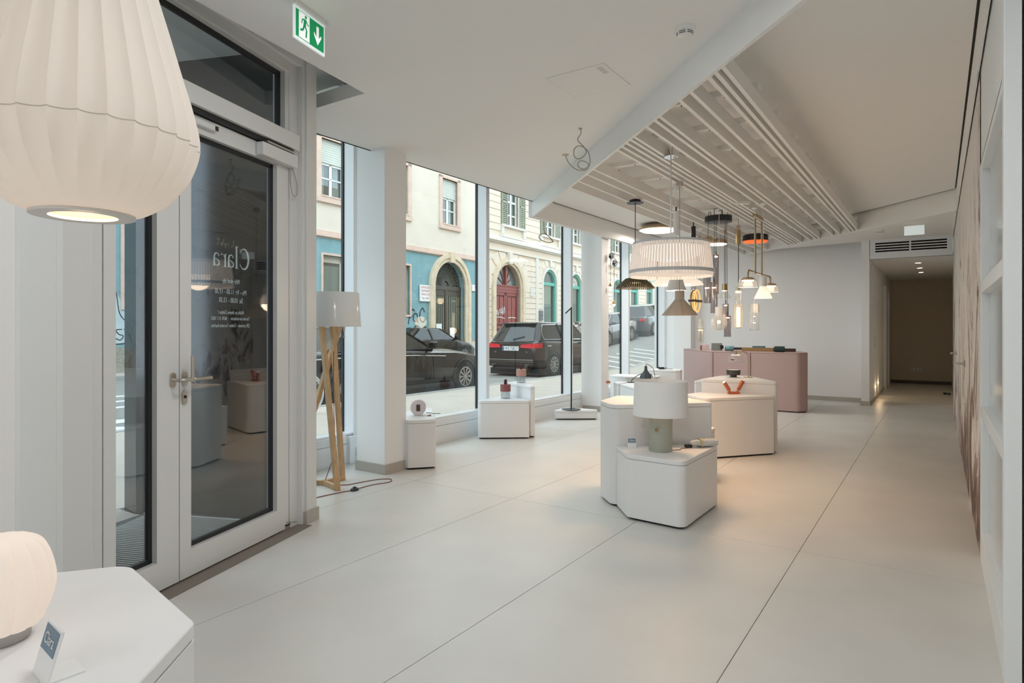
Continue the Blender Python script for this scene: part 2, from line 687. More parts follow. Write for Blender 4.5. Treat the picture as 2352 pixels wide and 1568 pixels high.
# ---- columns along the facade
for k, (x0, x1, y0, y1) in enumerate(((-4.395, -4.04, 3.945, 4.215), (-4.66, -4.31, 8.80, 9.06), (-4.395, -4.04, 12.22, YB))):
    struct(MB().box(x0, y0, 0, x1, y1, 3.3).build('wall_column', M['wall'], bevel=0.004))
    sk = [(x0 - 0.012, y0 - 0.012), (x1 + 0.012, y0 - 0.012), (x1 + 0.012, y1 + 0.012), (x0 - 0.012, y1 + 0.012)]
    if k == 1:
        sk[0], sk[3] = (x0 + 0.03, y0 - 0.012), (x0 + 0.03, y1 + 0.012)
    if k == 2:
        sk[2], sk[3] = (x1 + 0.012, y1 - 0.015), (x0 - 0.012, y1 - 0.015)
    struct(MB().prism(sk, 0, 0.085).build('baseboard_column', M['skirting']))

# ---- ceilings
# left ceiling around the entrance with a notch over the door
left_poly = [(-4.22, 6.67), (-4.22, 2.97), (-3.235, 2.97), (-2.93, 1.25), (-1.88, 0.62), (-1.88, -3.55), (1.55, -3.55), (1.55, 0.90)]
ct = MB()
ct.prism(left_poly, ZL, ZL + 0.1)
cl = struct(ct.build('ceiling', M['ceil']))
struct(MB().prism([(-4.6, 0.0), (-1.7, 0.0), (-1.7, 3.2), (-4.6, 3.2)], 3.14, 3.18).build('ceiling_recess', M['ceil']))
# inner ceiling field behind the slats
inner = [(-4.205, 6.70), (0.165, 2.33), (0.165, 9.17), (-3.15, 12.49), (-4.205, 12.49)]
struct(MB().prism(inner, ZI, ZI + 0.04).build('ceiling', M['ceil']))
struct(MB().prism([(-4.32, 6.4), (0.3, 1.9), (0.3, 9.3), (-3.0, 12.6), (-4.32, 12.6)], ZI + 0.045, ZI + 0.09).build('ceiling_gap_shade', M['void']))  # dark slab behind the edge gaps, its colour standing in for shade


def strip(name, a, b, th, z0, z1, mat):
    a, b = Vector((*a, 0)), Vector((*b, 0))
    d = (b - a).normalized()
    n = Vector((-d.y, d.x, 0)) * th
    return struct(MB().prism([(a.x, a.y), (b.x, b.y), (b.x + n.x, b.y + n.y), (a.x + n.x, a.y + n.y)], z0, z1).build(name, mat))


strip('trim_bulkhead', (-4.25, 6.70), (1.55, 0.90), 0.025, ZB, ZI + 0.04, M['ceil'])
strip('trim_bulkhead', (-3.09, 12.47), (0.19, 9.19), 0.06, ZB, ZI + 0.04, M['ceil'])
struct(MB().box(-4.30, 6.70, ZB, -4.22, YB, ZI + 0.04).build('trim_bulkhead', M['ceil']))
struct(MB().box(0.178, 2.2, ZB, XR - 0.008, 12.0, ZI + 0.04).build('trim_bulkhead', M['ceil']))
struct(MB().box(-4.226, 2.97, ZL - 0.006, -4.2199, 6.70, ZL).build('trim_edge_shade', M['void']))  # dark lip painting a shadow line along the ceiling edge
struct(MB().box(-4.2199, 6.75, ZI - 0.001, -4.204, YB, ZI).box(0.164, 2.4, ZI - 0.001, 0.1779, 9.1, ZI).build('trim_gap_shade', M['void']))  # dark strips laid over the edge gaps as painted shade
struct(MB().prism([(-3.098, 12.45), (0.17, 9.185), (0.17, 9.165), (-3.118, 12.45)], ZI - 0.001, ZI).build('trim_gap_shade', M['void']))  # same painted shade strip along the diagonal bulkhead
struct(MB().box(-4.95, 2.2, 3.34, -4.2, YB, 3.38).build('ceiling_pocket', M['ceil']))
struct(MB().prism([(-3.03, 12.5), (0.30, 9.17), (0.30, 12.06), (-0.9, 12.06)], ZH, ZH + 0.05).build('ceiling_hall', M['ceil']))
struct(MB().box(-0.97, 12.06, 2.44, 0.32, 17.6, 2.50).build('ceiling_corridor', M['ceil']))
struct(MB().box(-5.1, -3.7, 3.40, 1.7, 17.8, 3.6).build('roof', M['wall']))

# ---- facade sill, frames, glass
struct(MB().box(-4.90, 2.2, -0.05, XF, YB, 0.187).box(-4.90, 2.2, 0.187, XF + -0.012, YB, 0.192).box(-4.90, 2.2, 0.192, XF, YB, 0.262).build('trim_sill', M['frame'], bevel=0.003))
struct(MB().box(-4.90, 2.2, 3.26, -4.70, YB, 3.40).build('trim_head', M['frame']))
MUL = [2.20, 4.14, 6.285, 8.46, 10.62, 12.44]
for k in range(5):
    y0, y1 = MUL[k] + (0.065 if k else 0.1), MUL[k + 1]
    w = thing('window_%d' % (k + 1), None, None, (0, 0, 0))
    struct(w, 'tall shop window bay')
    MB().box(-4.80, y1, 0.262, XF, y1 + 0.065, 3.30).build('mullion', M['frame'], w, bevel=0.003)
    MB().box(-4.826, y1 - 0.012, 0.275, -4.7995, y1 + 0.003, 3.30).build('gasket', M['gasket'], w)
    MB().box(-4.84, y0, 0.262, -4.80, y1, 0.277).build('gasket', M['gasket'], w)
    MB().box(-4.80, y0, 0.262, XF - 0.02, y1, 0.285).build('bottom_rail', M['frame'], w)
    MB().box(XG - 0.004, y0 - 0.06, 0.27, XG + 0.004, y1 - 0.01, 3.28).build('pane', M['glass'], w)
# socket in the sill pier left of the first column
struct(MB().box(-4.70, 4.06, 0.0, -4.62, 4.30, 0.262).build('trim_pier', M['frame'], bevel=0.003))
sk = thing('wall_socket', 'white wall socket in the low pier beside the wooden floor lamp', 'socket', (-4.62, 4.17, 0.11))
MB().box(0, -0.04, -0.04, 0.008, 0.04, 0.04).build('plate', M['plug'], sk, bevel=0.003)
MB().lathe([(0.0, -0.001), (0.019, -0.001), (0.021, 0.004), (0.0, 0.0041)], 20).xform(Matrix.Rotation(PI / 2, 4, 'Y')).build('insert', M['plug'], sk, loc=(0.008, 0, 0))
MB().cyl((0.012, -0.009, 0), (0.0135, -0.009, 0), 0.003, 8).cyl((0.012, 0.009, 0), (0.0135, 0.009, 0), 0.003, 8).build('contact_holes', M['gasket'], sk)

# ---- entrance: return wall, door frame, leaves, transom
struct(MB().prism([(-4.88, 2.18), (-4.69, 2.17), (-3.80, 2.52), (-3.50, 2.64), (-3.56, 2.78), (-4.88, 2.30)], -0.1, 3.42).build('wall_entrance', flat('dark polished cladding', (0.014, 0.014, 0.015), 0.12, spec=0.9)))


struct(MB().prism([(-3.06, 1.02), (-4.70, 0.62), (-4.70, -6.0), (-4.4, -6.0), (-4.4, 0.30), (-3.06, 0.72)], -0.1, 3.42).build('wall_entrance', bpy.data.materials['dark polished cladding']))
struct(MB().box(-4.72, -6.0, 3.42, -4.4, YB, 12.0).build('wall_front', M['wall']))


def dbox(mb, t0, t1, n0, n1, z0, z1):
    """box in door-wall coordinates"""
    ps = [dp(t0, n0), dp(t1, n0), dp(t1, n1), dp(t0, n1)]
    return mb.prism([(p[0], p[1]) for p in ps], z0, z1)


dg = M['doorgrey']
D1 = thing('door_1', None, None, (0, 0, 0))
struct(D1, 'light grey glazed entrance door in two leaves under a transom light')
# fixed frame
dbox(MB(), 0.905, 0.99, -0.10, 0.0, 0, 3.02).build('jamb', dg, D1, bevel=0.003)
dbox(MB(), 0.99, 1.02, -0.10, 0.035, 0, 3.06).build('jamb', dg, D1, bevel=0.003)
dbox(MB(), 1.02, 1.13, -0.10, 0.05, 0, 3.14).build('jamb', dg, D1, bevel=0.003)
dbox(MB(), -0.50, -0.43, -0.10, 0.0, 0, 3.02).build('jamb', dg, D1, bevel=0.003)
dbox(MB(), -0.70, -0.50, -0.10, 0.03, 0, 3.14).build('jamb', dg, D1, bevel=0.003)
dbox(MB(), -0.50, 1.02, -0.10, 0.03, 3.0, 3.14).build('head', dg, D1, bevel=0.003)
dbox(MB(), -0.43, 0.905, -0.10, 0.0, 2.93, 3.0).build('head', dg, D1, bevel=0.003)
tb = MB()
dbox(tb, -0.43, 0.935, -0.10, 0.055, 2.43, 2.53)
tb.build('transom_bar', dg, D1, bevel=0.003)
dbox(MB(), -0.43, 0.905, -0.06, 0.03, 2.405, 2.43).build('transom_track', M['gasket'], D1)
dbox(MB(), 0.87, 0.905, -0.1, -0.01, 2.53, 2.93).build('transom_stile', dg, D1)
tg = MB()
for a in ((-0.43, 0.87, -0.062, -0.045, 2.90, 2.93), (-0.43, 0.87, -0.062, -0.045, 2.53, 2.535), (0.835, 0.87, -0.062, -0.045, 2.53, 2.93)):
    dbox(tg, *a)
tg.build('transom_gasket', M['gasket'], D1)
dbox(MB(), -0.43, 0.87, -0.058, -0.052, 2.53, 2.93).build('transom_pane', M['doorglass'], D1)


def leaf(name, t0, t1, sl, sr, zb, zt, zbot, ztop):
    L = MB()
    dbox(L, t0, t0 + sl, -0.075, 0.0, zbot, ztop)
    dbox(L, t1 - sr, t1, -0.075, 0.0, zbot, ztop)
    dbox(L, t0 + sl, t1 - sr, -0.075, 0.0, zbot, zb)
    dbox(L, t0 + sl, t1 - sr, -0.075, 0.0, zt, ztop)
    fr = L.build(name, dg, D1)
    g = MB()
    a, b = t0 + sl, t1 - sr
    for q in ((a, a + 0.022, zb, zt), (b - 0.022, b, zb, zt), (a, b, zb, zb + 0.022), (a, b, zt - 0.022, zt)):
        dbox(g, q[0], q[1], -0.052, -0.03, q[2], q[3])
    g.build('gasket', M['gasket'], fr)
    dbox(MB(), a, b, -0.045, -0.036, zb, zt).build('pane', M['doorglass'], fr)
    return fr


lf_r = leaf('door_leaf', 0.003, 0.892, 0.075, 0.115, 0.15, 2.31, 0.012, 2.40)
lf_l = leaf('door_leaf', -0.425, -0.003, 0.062, 0.135, 0.15, 2.31, 0.012, 2.40)
# hardware
for t, r in ((-0.045, 1), (0.030, 1)):
    poly = rpoly([(-0.016, -0.036), (0.016, -0.036), (0.016, 0.036), (-0.016, 0.036)], 0.015, 5)
    pl = MB().prism(poly, 0, 0.009)
    pl.xform(Matrix.Rotation(PI / 2, 4, 'X'))
    pl.xform(Matrix.Translation(dp(t, 0.0, 1.03)) @ Matrix.Rotation(DRZ, 4, 'Z'))
    pl.build('rose', M['steel'], lf_r if t > 0 else lf_l)
MB().tube([dp(-0.045, 0.005, 1.03), dp(-0.045, 0.055, 1.03), dp(-0.035, 0.062, 1.03), dp(0.02, 0.064, 1.03)], 0.0095, 10).build('lever', M['steel'], lf_l)
MB().tube([dp(0.02, 0.064, 1.02), dp(0.02, 0.064, 1.15)], 0.0095, 10).build('lever', M['steel'], lf_l)
MB().tube([dp(0.030, 0.005, 1.03), dp(0.030, 0.05, 1.03), dp(0.045, 0.058, 1.03), dp(0.155, 0.058, 1.03)], 0.0095, 10).build('lever', M['steel'], lf_r)
poly = rpoly([(-0.016, -0.034), (0.016, -0.034), (0.016, 0.034), (-0.016, 0.034)], 0.015, 5)
MB().prism(poly, 0, 0.008).xform(Matrix.Translation(dp(0.03, 0, 0.935)) @ Matrix.Rotation(DRZ, 4, 'Z') @ Matrix.Rotation(PI / 2, 4, 'X')).build('keyhole_plate', M['steel'], lf_r)
MB().cyl(dp(0.03, 0.008, 0.94), dp(0.03, 0.011, 0.94), 0.008, 12).build('lock_cylinder', M['gasket'], lf_r)
# door closer with cable loop
dcl = thing('door_closer', 'grey door closer box above the right door leaf', 'door closer', dp(0.74, 0.0, 2.36))
cb = MB()
dbox(cb, 0.575, 0.915, 0.002, 0.055, 2.315, 2.395)
cb.xform(Matrix.Translation(-Vector(dp(0.74, 0.0, 2.36))))
cb.build('body', dg, dcl, bevel=0.006)
ar = MB()
dbox(ar, 0.62, 0.88, 0.035, 0.052, 2.40, 2.412)
ar.xform(Matrix.Translation(-Vector(dp(0.74, 0.0, 2.36))))
ar.build('arm', M['steel'], dcl)
off = Vector(dp(0.74, 0.0, 2.36))
MB().tube([Vector(p) - off for p in spline([dp(0.89, 0.02, 2.315), dp(0.87, 0.03, 2.22), dp(0.89, 0.035, 2.14), dp(0.93, 0.035, 2.15), dp(0.935, 0.03, 2.23), dp(0.905, 0.02, 2.315)], 8)], 0.0035, 6).build('cable_loop', M['cable'], dcl)
cs = thing('door_contact', 'small grey contact rail at the top of the right door leaf', 'door contact', dp(0.12, 0.0, 2.36))
q = MB()
dbox(q, 0.0, 0.235, 0.002, 0.03, 2.345, 2.375)
q.xform(Matrix.Translation(-Vector(dp(0.12, 0.0, 2.36))))
q.build('rail', dg, cs, bevel=0.003)
q = MB()
dbox(q, 0.215, 0.236, 0.028, 0.033, 2.348, 2.372)
q.xform(Matrix.Translation(-Vector(dp(0.12, 0.0, 2.36))))
q.build('end_plug', M['gasket'], cs)
# threshold strip, doorstop, jamb skirting
struct(dbox(MB(), -0.5, 1.0, -0.09, 0.10, -0.01, 0.004).build('trim_threshold', flat('brown metal threshold', (0.20, 0.17, 0.145), 0.45)))
struct(dbox(MB(), 1.0, 1.142, -0.05, 0.062, 0, 0.085).build('baseboard_door', M['skirting']))
ds = thing('door_stop', 'round steel weight doorstop with a pull ring by the door jamb', 'door stop', (-3.475, 2.50, 0))
MB().lathe([(0, 0.0), (0.036, 0.0), (0.042, 0.004), (0.042, 0.028), (0, 0.028)], 24).build('base', M['steel'], ds)
MB().lathe([(0.0405, 0.028), (0.0435, 0.030), (0.0435, 0.036), (0.0405, 0.038)], 24).build('rubber_ring', M['gasket'], ds)
MB().lathe([(0, 0.0381), (0.0405, 0.0381), (0.038, 0.05), (0.030, 0.054), (0, 0.054)], 24).build('cap', M['steel'], ds)
MB().tube([(0.03, 0.02, 0.046), (0.05, 0.035, 0.045), (0.07, 0.05, 0.05)], 0.004, 8).build('pull', M['steel'], ds)

# ---- left walls
pw = MB().prism([(-2.985, 1.09), (-1.9, 0.51), (-1.9, -3.5), (-2.0, -3.5), (-2.0, 0.42), (-3.05, 0.98)], 0, 3.42)
struct(pw.build('wall_left', M['wall']))
a, b = Vector((-2.985, 1.09, 0)), Vector((-1.9, 0.51, 0))
d = (b - a).normalized()
n = Vector((-d.y, d.x, 0))
for s0, s1 in ((0.0, 0.185), (0.198, 0.80)):
    p0, p1 = a + d * s0, a + d * s1
    p2, p3 = p1 + n * 0.012, p0 + n * 0.012
    MB().prism([(p0.x, p0.y), (p1.x, p1.y), (p2.x, p2.y), (p3.x, p3.y)], 0.0, 2.88).build('trim_panel', flat('cool white panel', (0.84, 0.88, 0.90), 0.35))['kind'] = 'structure'
struct(MB().box(-2.0, -3.6, 0, 1.6, -3.5, 3.42).build('wall_rear', M['wall']))

# ---- white glazed partition at the right edge
D2 = thing('door_2', None, None, (0, 0, 0))
struct(D2, 'white framed partition with frosted panes along the right wall')
wf = flat('white painted joinery', (0.82, 0.84, 0.84), 0.35)
MB().box(XR, 4.30, 0, XR + 0.05, 4.40, 2.70).build('stile', wf, D2, bevel=0.003)
MB().box(XR, 2.86, 0, XR + 0.052, 2.93, 3.15).build('stile', wf, D2, bevel=0.003)
MB().box(XR, 2.93, 2.20, XR + 0.05, 4.40, 3.0).build('header_panel', wf, D2)
for z0, z1, nm in ((0.0, 0.17, 'bottom_rail'), (0.80, 0.862, 'middle_rail'), (1.48, 1.545, 'middle_rail'), (2.16, 2.21, 'top_rail')):
    MB().box(XR - 0.0, 2.93, z0, XR + 0.05, 4.30 + (0.02 if nm == 'middle_rail' else 0.0), z1).build(nm, wf, D2, bevel=0.003)
fg = flat('frosted white glass', (0.58, 0.595, 0.60), 0.14, spec=0.6)
for z0, z1 in ((0.17, 0.80), (0.862, 1.48), (1.545, 2.16)):
    MB().box(XR + 0.038, 2.93, z0, XR + 0.046, 4.30, z1).build('pane', fg, D2)
struct(MB().box(XR + 0.056, 2.87, 0, XR + 0.11, 4.38, 3.15).build('trim_dark_frame', flat('dark green glass edge', (0.03, 0.06, 0.05), 0.3)))

# ---- slatted ceiling
SLX = [-0.971, -1.026, -1.078, -1.235, -1.337, -1.551, -1.606, -1.706, -1.872, -1.922, -1.983, -2.05, -2.121, -2.554, -2.69, -2.88, -3.08]
sc_ = thing('slatted_ceiling', 'white slats hung below the ceiling on crossbars over the lamps', 'slatted ceiling', (0, 0, 0))
for x in SLX:
    y0 = 2.45 - x + 0.035
    y1 = min(9.36 - x + 0.01, YB - 0.01)
    MB().box(x - 0.013, y0, ZB + 0.012, x + 0.013, y1, ZB + 0.108).build('slat', M['slat'], sc_)
rod_m = flat('grey threaded rod', (0.22, 0.21, 0.20), 0.5, metal=0.6)
for cyk in range(12):
    yc = 4.18 + 0.64 * cyk if cyk else 4.19
    xa = max(2.45 - yc + 0.06, -3.12)
    xb = min(9.36 - yc - 0.05, -0.94)
    if xb - xa < 0.3:
        continue
    MB().box(xa, yc - 0.03, ZB + 0.109, xb, yc + 0.03, ZB + 0.15).build('crossbar', M['slat'], sc_)
    for xr in (-1.16, -1.45, -2.33, -2.78):
        if xa + 0.03 < xr < xb - 0.03:
            MB().cyl((xr, yc, ZB + 0.10), (xr, yc, ZI), 0.005, 6).build('hanger_rod', rod_m, sc_)

# ---- bits on ceilings
def detector(name, label, loc, r=0.055):
    d = thing(name, label, 'smoke detector', loc)
    MB().lathe([(0, 0), (r, 0), (r, -0.014), (r * 0.93, -0.02), (0, -0.02)], 28).build('base', M['plug'], d)
    MB().lathe([(0, -0.02), (r * 0.80, -0.02), (r * 0.74, -0.042), (r * 0.4, -0.052), (0, -0.052)], 28).build('head', M['plug'], d)
    vt = MB()
    for zz, rr in ((-0.0275, r * 0.785), (-0.036, r * 0.762)):
        for k in range(6):
            vt.lathe([(rr, zz - 0.002), (rr + 0.0015, zz), (rr, zz + 0.002)], 6, (0, 0, 0), True, k * PI / 3 + 0.12, (k + 1) * PI / 3 - 0.12)
    vt.build('vent_slits', M['gasket'], d)
    return d


detector('smoke_detector', 'round white smoke detector on the ceiling beside the bulkhead', (-1.12, 3.29, ZL))
detector('smoke_detector', 'small white smoke detector on the hall ceiling beside the corridor', (-0.72, 10.85, ZH), 0.05)
ah = thing('access_hatch', 'square white access panel flush in the ceiling', 'ceiling hatch', (-1.875, 3.645, ZL))
MB().box(-0.2, -0.2, -0.002, 0.2, 0.2, 0.0).build('panel', M['ceil'], ah)
hb = MB()
for x0, y0, x1, y1 in ((-0.2035, -0.2035, 0.2035, -0.2), (-0.2035, 0.2, 0.2035, 0.2035), (-0.2035, -0.2, -0.2, 0.2), (0.2, -0.2, 0.2035, 0.2)):
    hb.box(x0, y0, -0.0012, x1, y1, 0.0)
hb.build('gap', flat('pale grey joint', (0.60, 0.60, 0.59), 0.8), ah)
st = flat('pale sticker', (0.75, 0.74, 0.73), 0.6)
MB().box(0.135, -0.175, -0.003, 0.175, -0.06, -0.0021).build('sticker', st, ah)
pr = MB()
for k in range(3):
    pr.box(0.143 + 0.011 * k, -0.165, -0.0035, 0.147 + 0.011 * k, -0.105, -0.0031)
pr.torus((0.155, -0.082, -0.0033), 0.010, 0.0015, n=16, m=4)
pr.build('print', M['grey'], ah)

# ventilation grille over the corridor
vg = thing('ventilation_grille', 'wide white ventilation grille with dark slots above the corridor', 'vent', (-0.375, 12.0, 2.6))
W2, H2 = 0.565, 0.155
for k in range(8):
    z = -H2 + 0.006 + k * 0.0425
    MB().box(-W2, -0.012, z, W2, 0.0, z + 0.016).build('slat', M['frame'], vg)
MB().box(-W2, -0.004, -H2, W2, 0.01, -H2 + 0.09).build('lower_panel', M['frame'], vg)
for x0, x1 in ((-W2, -W2 + 0.075), (-0.012, 0.012), (W2 - 0.075, W2)):
    MB().box(x0, -0.006, -H2, x1, 0.01, H2).build('frame', M['frame'], vg)
MB().box(-W2, -0.004, H2 - 0.035, W2, 0.01, H2).build('frame', M['frame'], vg)
MB().box(-W2, 0.04, -H2, W2, 0.05, H2).build('duct', M['void'], vg)
# corridor downlights and low wall lights
dl = glow('corridor lamp glow', (1.0, 0.86, 0.66), 14)
for k, yy in enumerate((13.04, 14.16, 15.26)):
    t = thing('downlight', ('nearest', 'middle', 'farthest')[k] + ' of three small recessed downlights in the corridor ceiling', 'downlight', (-0.29, yy, 2.44), group='corridor downlights')
    MB().lathe([(0.045, 0), (0.055, 0), (0.055, -0.006), (0.045, -0.006)], 20).build('rim', M['frame'], t)
    MB().lathe([(0, -0.002), (0.044, -0.002), (0.044, -0.004), (0, -0.004)], 20).build('lens', dl, t)
    lamp('downlight_lamp', 'SPOT', (-0.29, yy, 2.42), 6.0, (1.0, 0.74, 0.42), 0.03, (0, 0, 0), spot=1.5)
sg = glow('step light glow', (1.0, 0.72, 0.42), 25)
for k, (yy, zz) in enumerate(((13.2, 0.23), (13.82, 0.26))):
    t = thing('step_light', ('dim', 'bright')[k] + ' low wall light near the floor at the corridor entrance', 'wall light', (-0.95, yy, zz))
    MB().box(0, -0.025, -0.025, 0.006, 0.025, 0.025).build('cover', M['plug'], t)
    MB().box(0.006, -0.012, -0.012, 0.008, 0.012, 0.012).build('lens', sg, t)
    lamp('step_lamp', 'POINT', (-0.90, yy, zz), 0.7, (1.0, 0.68, 0.38), 0.02)
sw = thing('switch_plate', 'tall white switch plate on the corridor wall', 'switch', (-0.95, 13.0, 1.05))
MB().box(0, -0.04, -0.12, 0.008, 0.04, 0.12).build('plate', M['plug'], sw)
for z in (-0.07, 0.0, 0.07):
    MB().box(0.008, -0.022, z - 0.025, 0.012, 0.022, z + 0.025).build('rocker', M['grey'], sw)
sw = thing('thermostat', 'small white thermostat high on the corridor wall', 'thermostat', (-0.95, 12.7, 1.78))
MB().box(0, -0.05, -0.07, 0.02, 0.05, 0.07).build('body', M['plug'], sw, bevel=0.004)
MB().box(0.02, -0.02, 0.0, 0.0215, 0.02, 0.04).build('display', M['grey'], sw)
sw = thing('motion_sensor', 'white dome motion sensor at the top corner of the corridor', 'sensor', (-0.95, 12.3, 2.33))
MB().box(0, -0.03, -0.05, 0.025, 0.03, 0.05).build('body', M['plug'], sw, bevel=0.008)
MB().sphere((0.03, 0, 0.0), 0.024, 12, 8).build('lens', M['frame'], sw)
so = thing('socket_row', 'row of three sockets low on the corridor end wall', 'socket', (-0.44, 17.5, 0.33))
for k in range(3):
    MB().box(-0.105 + 0.075 * k, -0.01, -0.035, -0.035 + 0.075 * k, 0.0, 0.035).build('socket_plate', M['plug'], so)
    MB().cyl((-0.07 + 0.075 * k, -0.0101, 0), (-0.07 + 0.075 * k, -0.011, 0), 0.02, 14).build('socket_hole', M['grey'], so)
pl = thing('floor_plug', 'black plug adapter lying at the end of the corridor', 'plug', (0.14, 14.9, 0))
MB().box(-0.06, -0.03, 0, 0.0, 0.03, 0.04).box(0.012, -0.025, 0, 0.06, 0.025, 0.035).build('body', M['black'], pl, bevel=0.006)
MB().tube([(0, 0, 0.02), (0.012, 0, 0.02)], 0.006, 6).build('cord', M['black'], pl)

# exit signs
green = flat('exit sign green', (0.0, 0.30, 0.10), 0.4)
green_g = glow('lit exit sign green', (0.0, 0.36, 0.12), 0.30, (0.0, 0.28, 0.09))
white_g = glow('lit exit sign white', (0.92, 1.0, 0.97), 0.45)
rim_g = glow('lit acrylic edge', (0.80, 0.98, 1.0), 0.34)


def exit_sign(label, loc, rz, L=0.24, H=0.16, picto=True, strength=None):
    e = thing('exit_sign', label, 'sign', loc, rz)
    MB().box(-L / 2 - 0.012, -0.02, -0.022, L / 2 + 0.012, 0.02, 0.0).build('housing', M['plug'], e, bevel=0.003)
    MB().box(-L / 2, -0.005, -0.022 - H, L / 2, 0.005, -0.0221).build('panel', rim_g, e)
    return e


es = exit_sign('lit green exit sign with running man and down arrow hanging by the door', (-2.63, 2.045, ZL), math.atan2(0.23, -0.06))
# local x runs along the sign (towards +y in the room), the printed face looks to local -y
face = -0.0062
# picture half: white field at left, green around
MB().box(-0.110, face, -0.168, 0.110, -0.0051, -0.034).build('print', green_g, es)
MB().box(-0.088, face - 0.0006, -0.165, -0.006, face, -0.037).build('print', white_g, es)


def sgn(mb, pts, w):
    return mb.ribbon([(p[0], face - 0.0012, p[1]) for p in pts], w, (0, -1, 0), 0.0002)


man = MB()
man.cyl((-0.036, face - 0.001, -0.050), (-0.036, face - 0.0016, -0.050), 0.008, 14)
sgn(man, [(-0.040, -0.062), (-0.046, -0.098)], [0.020, 0.018])
sgn(man, [(-0.044, -0.095), (-0.030, -0.115), (-0.034, -0.150)], 0.011)
sgn(man, [(-0.048, -0.095), (-0.058, -0.120), (-0.078, -0.128)], 0.011)
sgn(man, [(-0.046, -0.064), (-0.064, -0.072), (-0.068, -0.092)], 0.007)
sgn(man, [(-0.036, -0.064), (-0.022, -0.082), (-0.012, -0.084)], 0.007)
man.build('running_man', green_g, es)
arw = MB()
sgn(arw, [(0.058, -0.055), (0.058, -0.125)], 0.020)
arw.add([(0.028, face - 0.0014, -0.105), (0.058, face - 0.0014, -0.150), (0.088, face - 0.0014, -0.105), (0.058, face - 0.0014, -0.120)], [(0, 1, 2, 3)])
arw.add([(0.028, face - 0.0014, -0.090), (0.028, face - 0.0014, -0.105), (0.058, face - 0.0014, -0.138), (0.058, face - 0.0014, -0.120)], [(0, 1, 2, 3)])
arw.add([(0.088, face - 0.0014, -0.090), (0.088, face - 0.0014, -0.105), (0.058, face - 0.0014, -0.138), (0.058, face - 0.0014, -0.120)], [(0, 1, 2, 3)])
arw.build('arrow', white_g, es)
e2 = exit_sign('lit blank white sign panel hanging from the hall ceiling', (-0.28, 10.5, ZH), 0.0, 0.24, 0.13)
# ================================================================ DISPLAY PEDESTALS
KS = 0.986          # plan and heights were first surveyed from the floor line; the bodies end 18 mm above it


def kz(z):
    return CAM_H - (CAM_H - z) * KS


def on(x, y, z):
    return (x * KS, y * KS, kz(z))


def pedestal(label, poly, h, r=0.03, mat=None, top=None, group='white display pedestals', name='display_pedestal', cat='pedestal', slab=0.03, fit=True):
    mat = mat or M['white']
    if fit:
        poly = [(p[0] * KS, p[1] * KS) for p in poly]
        h = kz(h)
    cx_ = sum(p[0] for p in poly) / len(poly)
    cy_ = sum(p[1] for p in poly) / len(poly)
    loc = [(p[0] - cx_, p[1] - cy_) for p in poly]
    t = thing(name, label, cat, (cx_, cy_, 0), group=group)
    rp_ = rpoly(loc, r, 6)
    MB().prism(rp_, 0.018, h - slab - 0.003, True).build('body', mat, t, sharp=30)
    MB().prism(inset(rp_, 0.004), h - slab - 0.004, h - slab, True).build('shadow_groove', M['grey'], t)
    MB().prism(rp_, h - slab, h, True).build('top', top or mat, t, bevel=0.004, sharp=30)
    MB().prism(inset(rp_, 0.02), 0.006, 0.02).build('plinth', M['void'], t)
    for p in inset(loc, 0.06):
        MB().cyl((p[0], p[1], 0), (p[0], p[1], 0.02), 0.012, 8).build('foot', M['black'], t)
    return t


pedestal('low white five-sided pedestal in front, carrying the sage green table lamp', [(-1.915, 4.158), (-1.735, 3.935), (-1.335, 3.905), (-1.325, 4.60), (-1.372, 4.668)], 0.44, [0.01, 0.05, 0.05, 0.03, 0.03], fit=False)
pedestal('tall white pedestal standing directly behind the low one with the sage lamp', [(-2.135, 4.34), (-1.945, 4.14), (-1.385, 4.69), (-1.63, 4.90), (-2.18, 4.74)], 0.738, [0.03, 0.06, 0.02, 0.03, 0.03], fit=False)
pedestal('narrow low white pedestal peeking out behind the right edge of the tall front one', [(-1.86, 5.2), (-1.60, 5.28), (-1.62, 5.56), (-1.95, 5.62)], 0.42, 0.03)
pedestal('broad mid-height white pedestal carrying the orange twin spotlight', [(-2.22, 6.56), (-1.93, 6.24), (-1.40, 6.90), (-1.43, 6.95), (-2.16, 6.82)], 0.593, [0.03, 0.07, 0.03, 0.02, 0.03])
pedestal('tall white pedestal carrying the dark bowl lamp and the glass reading lamp', [(-2.18, 6.93), (-1.375, 6.995), (-1.86, 7.72), (-2.14, 7.55)], 0.73, 0.03, M['pinkwhite'])
pedestal('white pedestal left of the tall one with the bowl lamp, half hidden', [(-2.69, 8.25), (-2.36, 8.36), (-2.42, 8.75), (-2.72, 8.70)], 0.59, 0.03, M['pinkwhite'])
pedestal('low white pedestal lying between the front cluster and the pink counter', [(-2.79, 7.65), (-2.36, 7.30), (-2.28, 7.72), (-2.55, 7.98)], 0.46, 0.03)
pedestal('low white pedestal beside the first column, carrying the pale round lamp', [(-4.045, 4.245), (-3.878, 4.44), (-4.44, 5.03), (-4.55, 4.99), (-4.42, 4.30)], 0.44, [0.01, 0.012, 0.03, 0.03, 0.02])
pedestal('low white window pedestal carrying the red-capped lantern', [(-4.53, 5.87), (-4.01, 6.265), (-4.045, 6.322), (-4.585, 6.602)], 0.434, [0.05, 0.02, 0.02, 0.03])
pedestal('middle white window pedestal carrying the pale pink lantern', [(-4.59, 6.625), (-4.045, 6.342), (-4.0, 6.372), (-4.45, 6.90), (-4.62, 6.92)], 0.596, [0.01, 0.01, 0.012, 0.03, 0.03])
pedestal('flat white plinth by the window under the black reading lamp', [(-4.57, 7.745), (-4.045, 8.13), (-4.10, 8.22), (-4.60, 8.22)], 0.115, [0.05, 0.02, 0.02, 0.02])
